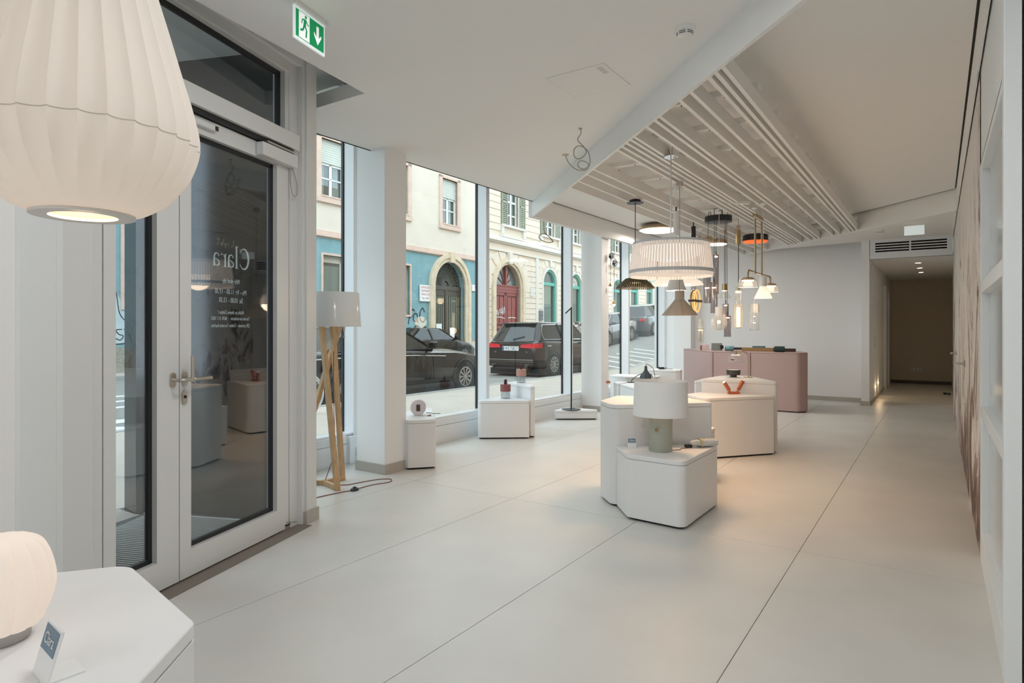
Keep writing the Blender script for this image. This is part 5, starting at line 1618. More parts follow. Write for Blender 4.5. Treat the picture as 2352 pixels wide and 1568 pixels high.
# low step between pavement and entrance, ribbed mat
struct(MB().prism([(-4.915, -4.0), (-3.2, -4.0), (-3.0, 0.9), (-3.50, 2.62), (-3.82, 2.515), (-4.69, 2.165), (-4.915, 2.16)], -0.3, -0.022).build('sidewalk_niche', pave))
mat_t = thing('entrance_mat', 'dark ribbed entrance mat sunk into the ground outside the glass door', 'mat', (0, 0, 0))
mpoly = [dp(-0.75, -0.10), dp(0.905, -0.10), (-3.83, 2.507), (-4.62, 2.187), (-4.22, 0.95)]
mpoly = [(p[0], p[1]) for p in mpoly]
MB().prism(mpoly, -0.021, -0.012).build('base', flat('dark mat base', (0.06, 0.06, 0.055), 0.8), mat_t)
rbm = MB()
dv, nv = Vector((-0.931, -0.365, 0)), Vector((0.365, -0.931, 0))
org = Vector((-3.83, 2.49, 0))
for k in range(58):
    s = org + nv * (0.012 + 0.027 * k)
    a0 = 0.80
    e0 = s + dv * (-0.24 + 0.0 * k)
    # clip the bar start to the door line
    tt = (e0 - Vector(dp(0, -0.115))).dot(DN)
    q0 = 0.0
    den = dv.dot(DN)
    if tt > 0:
        q0 = -tt / den
    e0 = e0 + dv * max(0.0, q0)
    e1 = s + dv * (0.80 - 0.004 * k)
    if (e1 - e0).dot(dv) > 0.05:
        rbm.bar(e0 + Vector((0, 0, -0.008)), e1 + Vector((0, 0, -0.008)), 0.007, 0.010)
r_ = rbm.build('ribs', flat('aluminium mat ribs', (0.46, 0.45, 0.42), 0.5, metal=0.3), mat_t)
r_['kind'] = 'stuff'
MB().bar((-3.83, 2.500, -0.008), (-4.60, 2.185, -0.008), 0.012, 0.014).build('edge_strip', flat('pale mat edge', (0.7, 0.7, 0.68), 0.4), mat_t)

# road paint
wp = flat('worn white road paint', (0.66, 0.66, 0.63), 0.8, vary=0.12, scale=9)
rm = thing('road_markings', 'worn white road markings on the asphalt in front of the entrance', 'road marking', (0, 0, 0))
for pts in ([(-10.6, 4.2), (-10.2, 4.2), (-10.2, 5.6), (-10.6, 5.6)], [(-9.4, 4.6), (-9.05, 4.3), (-9.9, 3.6), (-10.3, 4.0)],
            [(-12.4, 4.9), (-12.15, 4.9), (-12.15, 7.4), (-12.4, 7.4)], [(-13.4, 5.4), (-13.15, 5.4), (-13.15, 7.6), (-13.4, 7.6)], [(-14.4, 5.6), (-14.15, 5.6), (-14.15, 7.8), (-14.4, 7.8)], [(-8.95, 3.2), (-8.78, 3.2), (-8.78, 4.7), (-8.95, 4.7)]):
    MB().prism(pts, -0.139, -0.134).build('stripe', wp, rm)
rm = thing('road_markings', 'hatched white road markings on the slope beyond the far shop windows', 'road marking', (0, 0, 0))
for k in range(7):
    y0 = 19.3 + 0.9 * k
    v = []
    for x, y in ((-9.0, y0), (-9.0, y0 + 0.16), (-11.2, y0 + 1.5), (-11.2, y0 + 1.34)):
        v.append((x, y, gz(y) - 0.133))
    MB().add(v + [(a, b, c - 0.004) for a, b, c in v], [(0, 1, 2, 3), (0, 4, 5, 1), (1, 5, 6, 2), (2, 6, 7, 3), (3, 7, 4, 0), (7, 6, 5, 4)]).build('stripe', wp, rm)

# ================================================================ BUILDINGS ACROSS THE STREET
FO, FE, FN = Vector((-20.2, 9.1, 0)), Vector((-0.047, 0.9989, 0)), Vector((0.9989, 0.047, 0))
FRZ = math.atan2(FE.y, FE.x)
# local frame of a facade thing: x along the street, y into the house, z up  (origin FO)


def house(label, group=None):
    return thing('building', label, 'building', FO, FRZ)


def wall_holes(name, mat, parent, s0, s1, z0, z1, holes, depth=0.35):
    """facade slab between s0..s1 with rectangular holes (s0,s1,z0,z1), cut into bands of boxes"""
    xs = sorted({s0, s1} | {h[0] for h in holes} | {h[1] for h in holes})
    mb = MB()
    for a, b in zip(xs[:-1], xs[1:]):
        m = (a + b) / 2
        cuts = sorted((h[2], h[3]) for h in holes if h[0] < m < h[1])
        z = z0
        for c0, c1 in cuts:
            if c0 > z + 1e-4:
                mb.box(a, 0, z, b, depth, c0)
            z = max(z, c1)
        if z1 > z + 1e-4:
            mb.box(a, 0, z, b, depth, z1)
    return mb.build(name, mat, parent)


def arch_pts(c, r, zs, z0, n=20, sq=1.0):
    """outline of an arch opening: from bottom left, over the crown, to bottom right"""
    return [(c - r, z0)] + [(c - r * math.cos(PI * i / n), zs + r * sq * math.sin(PI * i / n)) for i in range(n + 1)] + [(c + r, z0)]


def arch_band(mb, c, r0, r1, zs, z0, y0, y1, n=20):
    a, b = arch_pts(c, r0, zs, z0, n), arch_pts(c, r1, zs, z0, n)
    vs = [(x, y0, z) for x, z in a] + [(x, y0, z) for x, z in b] + [(x, y1, z) for x, z in a] + [(x, y1, z) for x, z in b]
    m = len(a)
    fs = []
    for i in range(m - 1):
        fs += [(i, i + 1, m + i + 1, m + i), (2 * m + i + 1, 2 * m + i, 3 * m + i, 3 * m + i + 1), (i + 1, i, 2 * m + i, 2 * m + i + 1), (m + i, m + i + 1, 3 * m + i + 1, 3 * m + i)]
    return mb.add(vs, fs)


def arch_spandrel(mb, c, r, zs, ztop, half, y0, y1, n=20):
    """wall piece that fills a rectangle above an arch (c-half..c+half, zs..ztop)"""
    a = [(c - half, zs)] + [(c - r * math.cos(PI * i / n), zs + r * math.sin(PI * i / n)) for i in range(n + 1)] + [(c + half, zs)]
    vs = [(x, y0, z) for x, z in a] + [(x, y0, ztop) for x, z in a] + [(x, y1, z) for x, z in a] + [(x, y1, ztop) for x, z in a]
    m = len(a)
    fs = []
    for i in range(m - 1):
        fs += [(i, m + i, m + i + 1, i + 1), (2 * m + i + 1, 3 * m + i + 1, 3 * m + i, 2 * m + i), (i, i + 1, 2 * m + i + 1, 2 * m + i)]
    return mb.add(vs, fs)


def arch_fill(mb, c, r, zs, z0, y, n=20):
    a = arch_pts(c, r, zs, z0, n)
    return mb.add([(x, y, z) for x, z in a], [tuple(range(len(a)))])


skyglass = flat('window pane outside', (0.10, 0.125, 0.12), 0.12, spec=0.8)
curtain = flat('net curtain', (0.50, 0.52, 0.48), 0.9, vary=0.12, scale=3, stretch=(7, 7, 0.4))
wfr = flat('white casement paint', (0.78, 0.78, 0.75), 0.5)
blind = flat('pale roller shutter', (0.60, 0.63, 0.57), 0.6)
tan = flat('sandstone pink surround', (0.66, 0.49, 0.40), 0.8, vary=0.08, scale=4)
cream = flat('cream render', (0.71, 0.625, 0.53), 0.9, vary=0.03, scale=1.2, bump=0.15, bscale=70)
blue = flat('petrol blue render', (0.21, 0.365, 0.395), 0.9, vary=0.06, scale=2.5, bump=0.25, bscale=60)
grit = flat('grey pebbledash plinth', (0.34, 0.32, 0.26), 0.95, vary=0.3, scale=22, bump=0.8, bscale=45)
ochre = flat('ochre stone surround', (0.67, 0.55, 0.40), 0.85, vary=0.12, scale=3)

B1 = house('cream building with petrol blue ground floor and dark arched gate across the street')
up_w = [(c0, c0 + 1.3) for c0 in (-4.3, -0.4, 3.5, 7.45, 11.40, 15.33)]
lo_w = [(-7.6, -6.3, 1.95, 4.3), (-3.9, -2.6, 1.95, 4.3), (-0.10, 1.25, 1.95, 4.33), (3.7, 5.0, 1.95, 4.3), (7.54, 8.9, 1.95, 4.28), (11.5, 12.85, 1.95, 4.28)]
gate = (16.0, 1.30)     # centre, clear half width
holes = lo_w + [(gate[0] - gate[1], gate[0] + gate[1], -0.1, 4.75)]
wall_holes('plinth', grit, B1, -14, 18.9, -0.1, 0.73, [(gate[0] - gate[1], gate[0] + gate[1], -0.1, 0.75)], 0.38).location.y = -0.03
wall_holes('blue_wall', blue, B1, -14, 18.9, 0.73, 4.98, holes)
arch_spandrel(MB(), gate[0], gate[1], 3.45, 4.76, gate[1], 0, 0.35).build('blue_wall', blue, B1)
MB().box(-14, -0.02, 4.98, 18.9, 0.3, 5.02).box(-14, -0.12, 5.02, 18.9, 0.3, 5.12).box(-14, -0.06, 5.12, 18.9, 0.3, 5.26).build('cornice', tan, B1)
wall_holes('cream_wall', cream, B1, -14, 18.9, 5.26, 13.5, [(a, b, 6.62, 9.0) for a, b in up_w] + [(a, b, 10.4, 12.6) for a, b in up_w])
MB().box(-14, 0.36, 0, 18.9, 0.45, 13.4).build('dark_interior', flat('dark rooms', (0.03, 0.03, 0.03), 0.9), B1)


def casement(parent, a, b, z0, z1, shutter=0.0, frame=tan, fw=0.24, curt=True):
    w = MB().box(a - fw, -0.06, z0 - 0.05, a, 0.10, z1 + 0.12).box(b, -0.06, z0 - 0.05, b + fw, 0.10, z1 + 0.12).box(a - fw, -0.06, z1, b + fw, 0.10, z1 + 0.14).build('window', frame, parent)
    MB().box(a - fw - 0.02, -0.12, z0 - 0.28, b + fw + 0.02, 0.1, z0 - 0.06).box(a - 0.05, -0.14, z0 - 0.06, b + 0.05, 0.12, z0).build('sill', frame, w)
    zt = z1 - shutter
    if shutter:
        bl_ = MB()
        n = int(shutter / 0.09)
        for i in range(n):
            z = zt + i * shutter / n
            bl_.box(a, 0.11, z + 0.006, b, 0.135, z + shutter / n - 0.006)
        bl_.box(a, 0.125, zt, b, 0.14, z1).build('roller_shutter', blind, w)
    m = (a + b) / 2
    f = MB()
    for q in ((a, a + 0.07, z0, zt), (b - 0.07, b, z0, zt), (m - 0.07, m + 0.07, z0, zt), (a, b, z0, z0 + 0.08), (a, b, zt - 0.09, zt), (a, b, z0 + (zt - z0) * 0.52, z0 + (zt - z0) * 0.52 + 0.06)):
        f.box(q[0], 0.16, q[2], q[1], 0.22, q[3])
    f.build('casement', wfr, w)
    for p0, p1 in ((a + 0.07, m - 0.07), (m + 0.07, b - 0.07)):
        MB().box(p0, 0.19, z0 + 0.06, p1, 0.196, zt - 0.06).build('pane', glass('outer pane', (0.75, 0.8, 0.79), 3.0) if 'outer pane' not in bpy.data.materials else bpy.data.materials['outer pane'], w)
    if curt:
        cu_ = MB()
        for (p0, p1) in ((a + 0.05, a + 0.42), (b - 0.45, b - 0.05)):
            n = 7
            for i in range(n):
                x0, x1 = p0 + (p1 - p0) * i / n, p0 + (p1 - p0) * (i + 1) / n
                cu_.add([(x0, 0.28 + 0.02 * (i % 2), z0 + 0.05), (x1, 0.28 + 0.02 * ((i + 1) % 2), z0 + 0.05), (x1, 0.28 + 0.02 * ((i + 1) % 2), zt), (x0, 0.28 + 0.02 * (i % 2), zt)], [(0, 1, 2, 3)])
        cu_.build('curtain', curtain, w)
    return w


for a, b in up_w:
    casement(B1, a, b, 6.68, 9.0, 0.95)
    casement(B1, a, b, 10.46, 12.6, 0.8)
for k, (a, b, z0, z1) in enumerate(lo_w):
    f = MB()
    for q in ((a - 0.09, a, z0 - 0.09, z1 + 0.09), (b, b + 0.09, z0 - 0.09, z1 + 0.09), (a, b, z1, z1 + 0.09), (a, b, z0 - 0.09, z0)):
        f.box(q[0], -0.05, q[2], q[1], 0.12, q[3])
    w = f.build('window', tan, B1)
    f = MB()
    for q in ((a, a + 0.05, z0, z1), (b - 0.05, b, z0, z1), (a, b, z1 - 0.28, z1), (a, b, z0, z0 + 0.12), (b - 0.32, b - 0.22, z0, z1)):
        f.box(q[0], 0.15, q[2], q[1], 0.20, q[3])
    f.build('casement', flat('beige window paint', (0.52, 0.48, 0.40), 0.6) if k == 0 else bpy.data.materials['beige window paint'], w)
    MB().box(a + 0.03, 0.17, z0 + 0.1, b - 0.03, 0.176, z1 - 0.2).build('pane', bpy.data.materials['outer pane'], w)
    MB().box(a + 0.05, 0.25, z0, b - 0.05, 0.27, z1 - (1.1 if k == 2 else 0.4)).build('curtain', curtain if k != 2 else flat('dim shop display', (0.20, 0.17, 0.10), 0.7, vary=0.4, scale=1.4), w)
    if k == 2:
        MB().box(a + 0.05, 0.24, z1 - 0.72, b - 0.05, 0.26, z1 - 0.30).build('valance', flat('olive yellow blind', (0.42, 0.36, 0.04), 0.7), w)
    if k == 4:
        MB().tube(spline([(a + 0.12, 0.14, z0), (a + 0.10, 0.14, z0 + 0.5), (a + 0.16, 0.14, z0 + 0.8), (a + 0.32, 0.14, z0 + 0.78), (a + 0.38, 0.14, z0 + 0.5), (a + 0.30, 0.14, z0)], 6), 0.035, 8).build('white_bracket', wfr, w)

# gate of the blue building
c, r = gate
gs = arch_band(MB(), c, r, r + 0.22, 3.45, -0.1, -0.10, 0.12).build('gate_arch', ochre, B1)
arch_band(MB(), c, r + 0.20, r + 0.42, 3.45, -0.1, -0.16, 0.0).build('outer_moulding', ochre, gs)
MB().prism([(c - 0.16, -0.24), (c + 0.16, -0.24), (c + 0.16, 0.0), (c - 0.16, 0.0)], 3.45 + r - 0.05, 3.45 + r + 0.48).build('keystone', ochre, gs)
dkw = flat('dark brown gate wood', (0.065, 0.052, 0.036), 0.5, vary=0.15, scale=8)
dk2 = flat('olive black gate metal', (0.08, 0.083, 0.06), 0.5)
gd = MB().box(c - r, 0.22, 3.30, c + r, 0.34, 3.52).box(c - r, 0.24, -0.1, c - r + 0.12, 0.34, 3.4).box(c + r - 0.12, 0.24, -0.1, c + r, 0.34, 3.4).box(c - 0.09, 0.23, -0.1, c + 0.09, 0.34, 3.4).build('gate', dkw, B1)
for s in (-1, 1):
    x0, x1 = (c - r + 0.12, c - 0.09) if s < 0 else (c + 0.09, c + r - 0.12)
    MB().box(x0, 0.27, -0.1, x1, 0.33, 1.10).box(x0, 0.26, 1.10, x1, 0.34, 1.25).box(x0, 0.26, 3.02, x1, 0.34, 3.3).build('leaf_panel', dkw, gd)
    st_ = MB()
    n = 7
    for i in range(n):
        x = x0 + (x1 - x0) * (i + 0.5) / n
        st_.box(x - 0.035, 0.27, 1.25, x + 0.035, 0.30, 3.02)
    st_.build('bars', flat('grey green gate bars', (0.20, 0.21, 0.16), 0.6) if s < 0 else bpy.data.materials['grey green gate bars'], gd)
MB().box(c - 0.80, 0.255, 0.9, c - 0.35, 0.262, 1.55).build('notice', M['plug'], gd)
MB().box(c + 0.35, 0.255, 0.8, c + 0.75, 0.262, 1.35).build('notice', M['plug'], gd)
fan = MB()
arch_fill(fan, c, r, 3.52, 3.50, 0.33)
fan.build('fanlight', flat('dark fanlight', (0.035, 0.035, 0.028), 0.4), gd)
fr_ = MB()
for i in range(1, 20):
    a = PI * i / 20
    fr_.bar((c + 0.28 * math.cos(a), 0.29, 3.52 + 0.28 * math.sin(a)), (c + (r - 0.03) * math.cos(a), 0.29, 3.52 + (r - 0.10) * math.sin(a)), 0.03, 0.035)
for rr in (0.28, 0.75, 1.05):
    fr_.tube([(c + rr * math.cos(PI * i / 16), 0.285, 3.52 + rr * math.sin(PI * i / 16)) for i in range(17)], 0.02, 6)
fr_.build('fanlight_bars', dk2, gd)
# signs on the blue wall
red = flat('sign red', (0.55, 0.05, 0.06), 0.6)
white_s = flat('white enamel', (0.78, 0.78, 0.76), 0.4)


def on_wall(s, out, z):
    p = FO + FE * s + FN * out
    return (p.x, p.y, z)


def wall_text(parent, body, size, x, z, mat, sx=1.0, y=-0.012):
    return text('lettering', body, size, parent, (x, y, z), (PI / 2, 0, 0), mat, sx=sx)


sg_ = thing('garage_sign', 'white sign with red lettering beside the dark arched gate', 'sign', on_wall(13.92, 0.08, 3.03), FRZ)
MB().box(-0.40, -0.01, -0.40, 0.40, 0.04, 0.40).build('plate', white_s, sg_)
wall_text(sg_, 'GARAGEN-', 0.165, 0, 0.28, red, 0.85)
wall_text(sg_, 'EINFAHRT', 0.165, 0, 0.11, red, 0.85)
wall_text(sg_, 'FREIHALTEN', 0.14, 0, -0.06, red, 0.8)
wall_text(sg_, 'Tag u. Nacht', 0.13, 0, -0.24, red, 0.8)
sg_ = thing('house_number', 'small white house number plate right of the dark gate', 'sign', on_wall(18.05, 0.06, 3.52), FRZ)
MB().box(-0.22, -0.01, -0.17, 0.22, 0.02, 0.17).build('plate', white_s, sg_)
MB().box(-0.20, -0.013, -0.15, -0.165, -0.0101, 0.15).box(0.13, -0.013, -0.02, 0.145, -0.0101, 0.12).build('print', red, sg_)
# graffiti
bk = flat('black spray paint', (0.012, 0.014, 0.018), 0.6)


def graff(name, label, s, z, strokes, w, mat=bk, out=0.006):
    g = thing(name, label, 'graffiti', on_wall(s, out, z), FRZ)
    for st__ in strokes:
        MB().ribbon([(p.x, 0, p.z) for p in spline([(q[0], 0, q[1]) for q in st__], 6)], w, (0, -1, 0), 0.002).build('stroke', mat, g)
    return g


graff('graffiti_tag', 'black spray letters on the blue wall beside the garage sign', 13.1, 1.50,
      [[(-0.35, 0.0), (-0.28, 0.35), (-0.20, 0.62)], [(-0.20, 0.62), (0.0, 0.72), (0.1, 0.62)], [(-0.30, 0.30), (-0.05, 0.42)],
       [(0.0, 0.25), (0.08, 0.50), (0.28, 0.48), (0.30, 0.25), (0.12, 0.14), (0.0, 0.25)], [(0.2, 0.25), (0.38, 0.08)],
       [(0.85, 0.60), (0.70, 0.80), (0.50, 0.55), (0.52, 0.25), (0.75, 0.12), (0.92, 0.30)]], 0.07)
graff('graffiti_loops', 'row of black spray loops low on the blue wall above the parked car', 12.75, 0.95,
      [[(-0.6, 0.0), (-0.5, 0.35), (-0.25, 0.30), (-0.2, 0.0)], [(-0.2, 0.0), (0.0, 0.35), (0.22, 0.30), (0.25, 0.0)], [(0.3, 0.05), (0.5, 0.45), (0.8, 0.42), (0.9, 0.05)], [(0.92, 0.05), (1.1, 0.38), (1.3, 0.40), (1.42, 0.0)]], 0.08)
pale = flat('pale blue spray cloud', (0.50, 0.60, 0.62), 0.9, vary=0.1, scale=2)
g = graff('graffiti_cloud', 'pale graffiti patch with black outline on the blue wall seen through the door', -0.1, 0.85,
          [[(-0.6, 1.62), (-0.25, 1.58), (-0.12, 0.9), (0.15, 0.62), (0.6, 0.52)], [(-0.4, -0.02), (0.0, 0.0), (0.3, 0.15), (0.5, 0.3)], [(-0.05, 0.42), (-0.22, 0.40), (-0.15, 0.28), (-0.02, 0.22), (-0.1, 0.1), (-0.25, 0.16)], [(0.0, 0.42), (0.14, 0.46), (0.2, 0.36), (0.06, 0.30), (0.18, 0.2), (0.1, 0.08)], [(0.45, 1.0), (0.55, 0.8), (0.75, 0.78)]], 0.03)
MB().prism(rpoly([(-0.9, 0.0), (0.3, 0.0), (1.3, 0.3), (1.1, 0.95), (0.0, 0.95), (-0.15, 1.5), (-0.8, 1.6)], 0.3), -0.002, 0.0).xform(Matrix.Rotation(PI / 2, 4, 'X')).build('spray_field', pale, g)

# ---- second building: cream, rusticated
creamp = flat('warm cream stucco', (0.73, 0.61, 0.49), 0.9, vary=0.03, scale=1.4)
crems = flat('pale cream stone', (0.75, 0.64, 0.53), 0.88, vary=0.03, scale=2)
white_t = flat('off white trim stucco', (0.70, 0.65, 0.58), 0.85)
B2 = house('cream rusticated building with red double door and green arched windows across the street')
S0, S1 = 18.93, 62.0
RD = (21.75, 1.38)      # red door
AR = [27.0 + 3.95 * k for k in range(9)]
AW = 0.95
UP = [22.25] + AR


def lift(s):
    return 0.0 if s < 36 else (s - 36) * 0.05


wh = [(RD[0] - RD[1], RD[0] + RD[1], -0.1, 5.14)] + [(q - AW, q + AW, 0.0 + lift(q), 5.25 + lift(q)) for q in AR]
wall_holes('wall', creamp, B2, S0, S1, -0.1, 6.2, wh, 0.35)
arch_spandrel(MB(), RD[0], RD[1], 3.72, 5.15, RD[1], 0, 0.35).build('wall', creamp, B2)
for q in AR:
    arch_spandrel(MB(), q, AW, 4.28 + lift(q), 5.26 + lift(q), AW, 0, 0.35).build('wall', creamp, B2)
uw = [(q - 0.62, q + 0.62, 7.45 + lift(q), 9.7 + lift(q)) for q in UP]
wall_holes('upper_wall', creamp, B2, S0, S1, 6.2, 14.0, uw, 0.35)
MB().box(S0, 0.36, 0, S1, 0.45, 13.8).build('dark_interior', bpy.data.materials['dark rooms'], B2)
MB().box(S0, -0.10, 5.82, S1, 0.0, 5.90).box(S0, -0.14, 6.30, S1, 0.0, 6.38).box(S0, -0.24, 6.38, S1, 0.0, 6.50).box(S0, -0.10, 6.50, S1, 0.0, 6.66).box(S0, -0.06, 6.66, S1, 0.0, 6.72).build('cornice', white_t, B2)
# rusticated stones, ground floor (the nearest stretch block by block)
blocks = [(18.95, RD[0] - 1.86), (RD[0] + 1.86, 25.15), (25.2, 25.95)]
for q0, q1 in zip(AR[:-1], AR[1:]):
    blocks.append((q0 + AW + 0.22, q1 - AW - 0.22))
unit = MB().box(-0.5, -0.045, -0.5, 0.5, 0.0, 0.5)
first = None
HST = 0.335
for bi, (x0, x1) in enumerate(blocks):
    far = bi >= 6
    stuff_mb = MB()
    nrow = 15
    for i in range(nrow):
        z = 0.55 + HST * i
        if z > 5.45:
            break
        w = x1 - x0
        if far:
            dz = lift((x0 + x1) / 2)
            stuff_mb.box(x0, -0.045, z + 0.02 + dz, x1, 0.0, z + HST - 0.02 + dz)
            continue
        parts_ = [(x0, x1)] if w < 1.0 else ([(x0, x0 + w * 0.55), (x0 + w * 0.55, x1)] if i % 2 else [(x0, x0 + w * 0.4), (x0 + w * 0.4, x1)])
        for a, b in parts_:
            cx_, sx_, cz_ = (a + b) / 2, (b - a) - 0.02, z + HST / 2
            if first is None:
                first = unit.build('stone', crems, B2)
                o = first
                o.location = (cx_, 0, cz_)
                o.scale = (sx_, 1, HST - 0.035)
            else:
                piece(first, B2, (cx_, 0, cz_), 0, (sx_, 1, HST - 0.035))
    if far:
        stuff_mb.build('stones', crems, B2)['kind'] = 'stuff'
# upper floor courses (joined: only narrow grooves show)
uc = MB()
bounds = [(S0, UP[0] - 1.42)] + [(UP[i] + 1.42, UP[i + 1] - 1.42) for i in range(len(UP) - 1)]
for x0, x1 in bounds:
    for i in range(14):
        z = 7.0 + 0.40 * i
        dz = lift((x0 + x1) / 2)
        if x1 - x0 > 0.2:
            uc.box(x0, -0.04, z + 0.018 + dz, x1, 0.0, z + 0.40 - 0.018 + dz)
uc.build('upper_courses', crems, B2)['kind'] = 'stuff'
# voussoirs around the red door and the first green windows
for (c, r0_, r1_, zs) in ((RD[0], 1.84, 2.55, 3.72), (AR[0], 1.22, 1.75, 4.28), (AR[1], 1.22, 1.75, 4.28)):
    nn = 9
    for i in range(nn):
        a0_, a1_ = PI * i / nn + 0.02, PI * (i + 1) / nn - 0.02
        if abs(i - nn // 2) < 1:
            continue
        R1 = lambda a: min(r1_, (5.78 - zs) / max(math.sin(a), 1e-3)) if zs + r1_ * math.sin(a) > 5.78 else r1_
        v = []
        for y in (-0.05, 0.0):
            for a, rr in ((a0_, r0_), (a1_, r0_), (a1_, R1(a1_)), (a0_, R1(a0_))):
                v.append((c - rr * math.cos(a), y, zs + rr * math.sin(a)))
        MB().add(v, [(0, 1, 2, 3), (7, 6, 5, 4), (0, 4, 5, 1), (1, 5, 6, 2), (2, 6, 7, 3), (3, 7, 4, 0)]).build('stone', crems, B2)
# red door
c, r = RD
ap = arch_band(MB(), c, r, r + 0.18, 3.72, -0.1, -0.06, 0.25).build('door_arch', ochre, B2)
arch_band(MB(), c, r + 0.16, r + 0.44, 3.72, -0.1, -0.15, 0.0).build('outer_moulding', ochre, ap)
MB().box(c - 0.17, -0.22, 3.72 + r + 0.05, c + 0.17, 0.0, 5.82).build('keystone', white_t, ap)
rd = flat('oxblood door paint', (0.27, 0.055, 0.045), 0.5, vary=0.1, scale=6)
rdd = flat('dark oxblood groove', (0.13, 0.025, 0.02), 0.6)
dr = MB().box(c - r, 0.24, -0.1, c + r, 0.34, 3.62).build('door', rdd, B2)
for s in (-1, 1):
    x0, x1 = (c - r, c - 0.02) if s < 0 else (c + 0.02, c + r)
    lf = MB().box(x0, 0.19, -0.1, x0 + 0.14, 0.24, 3.45).box(x1 - 0.14, 0.19, -0.1, x1, 0.24, 3.45).box(x0, 0.19, 1.30, x1, 0.24, 1.46).box(x0, 0.19, 3.28, x1, 0.24, 3.45).box(x0, 0.19, -0.1, x1, 0.24, 0.3).build('door_leaf', rd, dr)
    mid = (x0 + x1) / 2
    MB().box(x0 + 0.22, 0.20, 1.55, mid - 0.04, 0.24, 3.18).build('panel', rd, dr)
    MB().box(mid + 0.04, 0.20, 1.55, x1 - 0.22, 0.24, 3.18).build('panel', rd, dr)
    MB().box(x0 + 0.22, 0.20, 0.4, x1 - 0.22, 0.24, 1.2).build('panel', rd, dr)
MB().box(c - r, 0.14, 3.62, c + r, 0.30, 3.86).box(c - r, 0.10, 3.82, c + r, 0.3, 3.90).box(c - r, 0.16, 3.45, c + r, 0.3, 3.62).build('transom', rd, dr)
arch_fill(MB(), c, r, 3.88, 3.86, 0.27).build('fanlight', skyglass, dr)
fb = MB()
for i in range(1, 6):
    a = PI * i / 6
    rr = r - 0.20
    fb.bar((c, 0.24, 3.88), (c + rr * math.cos(a), 0.24, 3.88 + rr * math.sin(a)), 0.05 if i == 3 else 0.028, 0.05)
fb.bar((c, 0.20, 3.86), (c, 0.20, 3.72 + r), 0.14, 0.14)
fb.build('fanlight_bars', rd, dr)
wpn = flat('white scrawl', (0.7, 0.7, 0.7), 0.6)
sc2 = MB()
for st__ in ([(-1.2, 2.35), (-1.0, 2.1), (-0.95, 2.4), (-0.8, 2.1), (-0.7, 2.45)], [(-0.6, 2.2), (-0.5, 2.5), (-0.4, 2.2), (-0.55, 2.3)], [(-0.35, 2.6), (-0.3, 2.15), (-0.15, 2.6), (-0.1, 2.2)], [(-1.2, 1.95), (-0.6, 1.98), (-0.1, 1.9)], [(0.25, 1.95), (0.8, 1.98), (1.2, 1.95)], [(-1.15, 1.5), (-1.2, 1.2), (-1.0, 1.1), (-1.1, 0.8)]):
    sc2.ribbon([(c + p.x, 0.185, p.z) for p in spline([(q[0], 0, q[1]) for q in st__], 5)], 0.045, (0, -1, 0), 0.001)
sc2.build('graffiti_scrawl', wpn, dr)
MB().prism([(c - 0.50, 1.35), (c - 0.12, 1.35), (c - 0.31, 1.72)], -0.187, -0.182).xform(Matrix.Rotation(PI / 2, 4, 'X')).build('warning_triangle', flat('warning red', (0.62, 0.08, 0.06), 0.5), dr)
MB().box(c - 0.47, 0.178, 0.85, c - 0.13, 0.184, 1.28).build('notice', white_s, dr)
# green arched windows
tealf = flat('turquoise window paint', (0.10, 0.42, 0.33), 0.5)
pal = flat('pale blind behind glass', (0.48, 0.54, 0.47), 0.6, vary=0.06, scale=2)
for k, q in enumerate(AR):
    L = lift(q)
    z0 = 0.3 + L
    zs = 4.28 + L
    w = arch_band(MB(), q, AW - 0.13, AW, zs, z0, 0.05, 0.22).build('window', tealf, B2)
    arch_band(MB(), q, AW + 0.0, AW + 0.20, zs, z0, -0.07, 0.0).build('surround', white_t, w)
    MB().box(q - AW, 0.08, zs - 0.10, q + AW, 0.22, zs + 0.10).build('transom', tealf, w)
    MB().box(q - 0.13, -0.14, zs + AW + 0.16, q + 0.13, 0.0, 5.82 + L).build('keystone', white_t, w)
    MB().box(q - AW + 0.1, 0.19, z0, q + AW - 0.1, 0.198, zs - 0.1).build('pane', bpy.data.materials['outer pane'], w)
    arch_fill(MB(), q, AW - 0.12, zs + 0.05, zs + 0.04, 0.195).build('fanlight', skyglass if k != 1 else dk2, w)
    MB().box(q - AW + 0.06, 0.26, z0, q + AW - 0.3, 0.28, zs - 0.1).build('blind', pal, w)
    if k == 1:
        gr_ = MB()
        rnd = random.Random(2)
        for i in range(12):
            a = PI * (i + 0.5) / 12
            gr_.torus((q + 0.45 * math.cos(a), 0.14, zs + 0.12 + 0.45 * abs(math.sin(a))), 0.10, 0.018, 'y', 10, 4)
            gr_.bar((q, 0.14, zs + 0.1), (q + 0.75 * math.cos(a), 0.14, zs + 0.1 + 0.75 * abs(math.sin(a))), 0.02, 0.03)
        gr_.build('scroll_grille', white_t, w)
# pilaster, small signs
MB().box(25.0, -0.09, -0.1, 25.35, 0.0, 5.82).build('pilaster', white_t, B2)
sg_ = thing('wall_plaque', 'small pale framed plaque right of the red door', 'sign', on_wall(24.5, 0.07, 3.62), FRZ)
MB().box(-0.2, -0.01, -0.27, 0.2, 0.02, 0.27).build('plate', white_t, sg_)
MB().box(-0.14, -0.014, -0.2, 0.14, -0.0101, 0.2).build('field', flat('pale grey field', (0.6, 0.62, 0.62), 0.5), sg_)
sg_ = thing('letter_box', 'grey wall box left of the first green window', 'box', on_wall(25.55, 0.12, 2.15), FRZ)
MB().box(-0.22, -0.06, -0.32, 0.22, 0.06, 0.32).build('body', flat('dark grey metal box', (0.14, 0.15, 0.15), 0.5), sg_, bevel=0.01)
MB().box(-0.15, -0.064, -0.02, 0.15, -0.0601, 0.02).build('slot', M['gasket'], sg_)
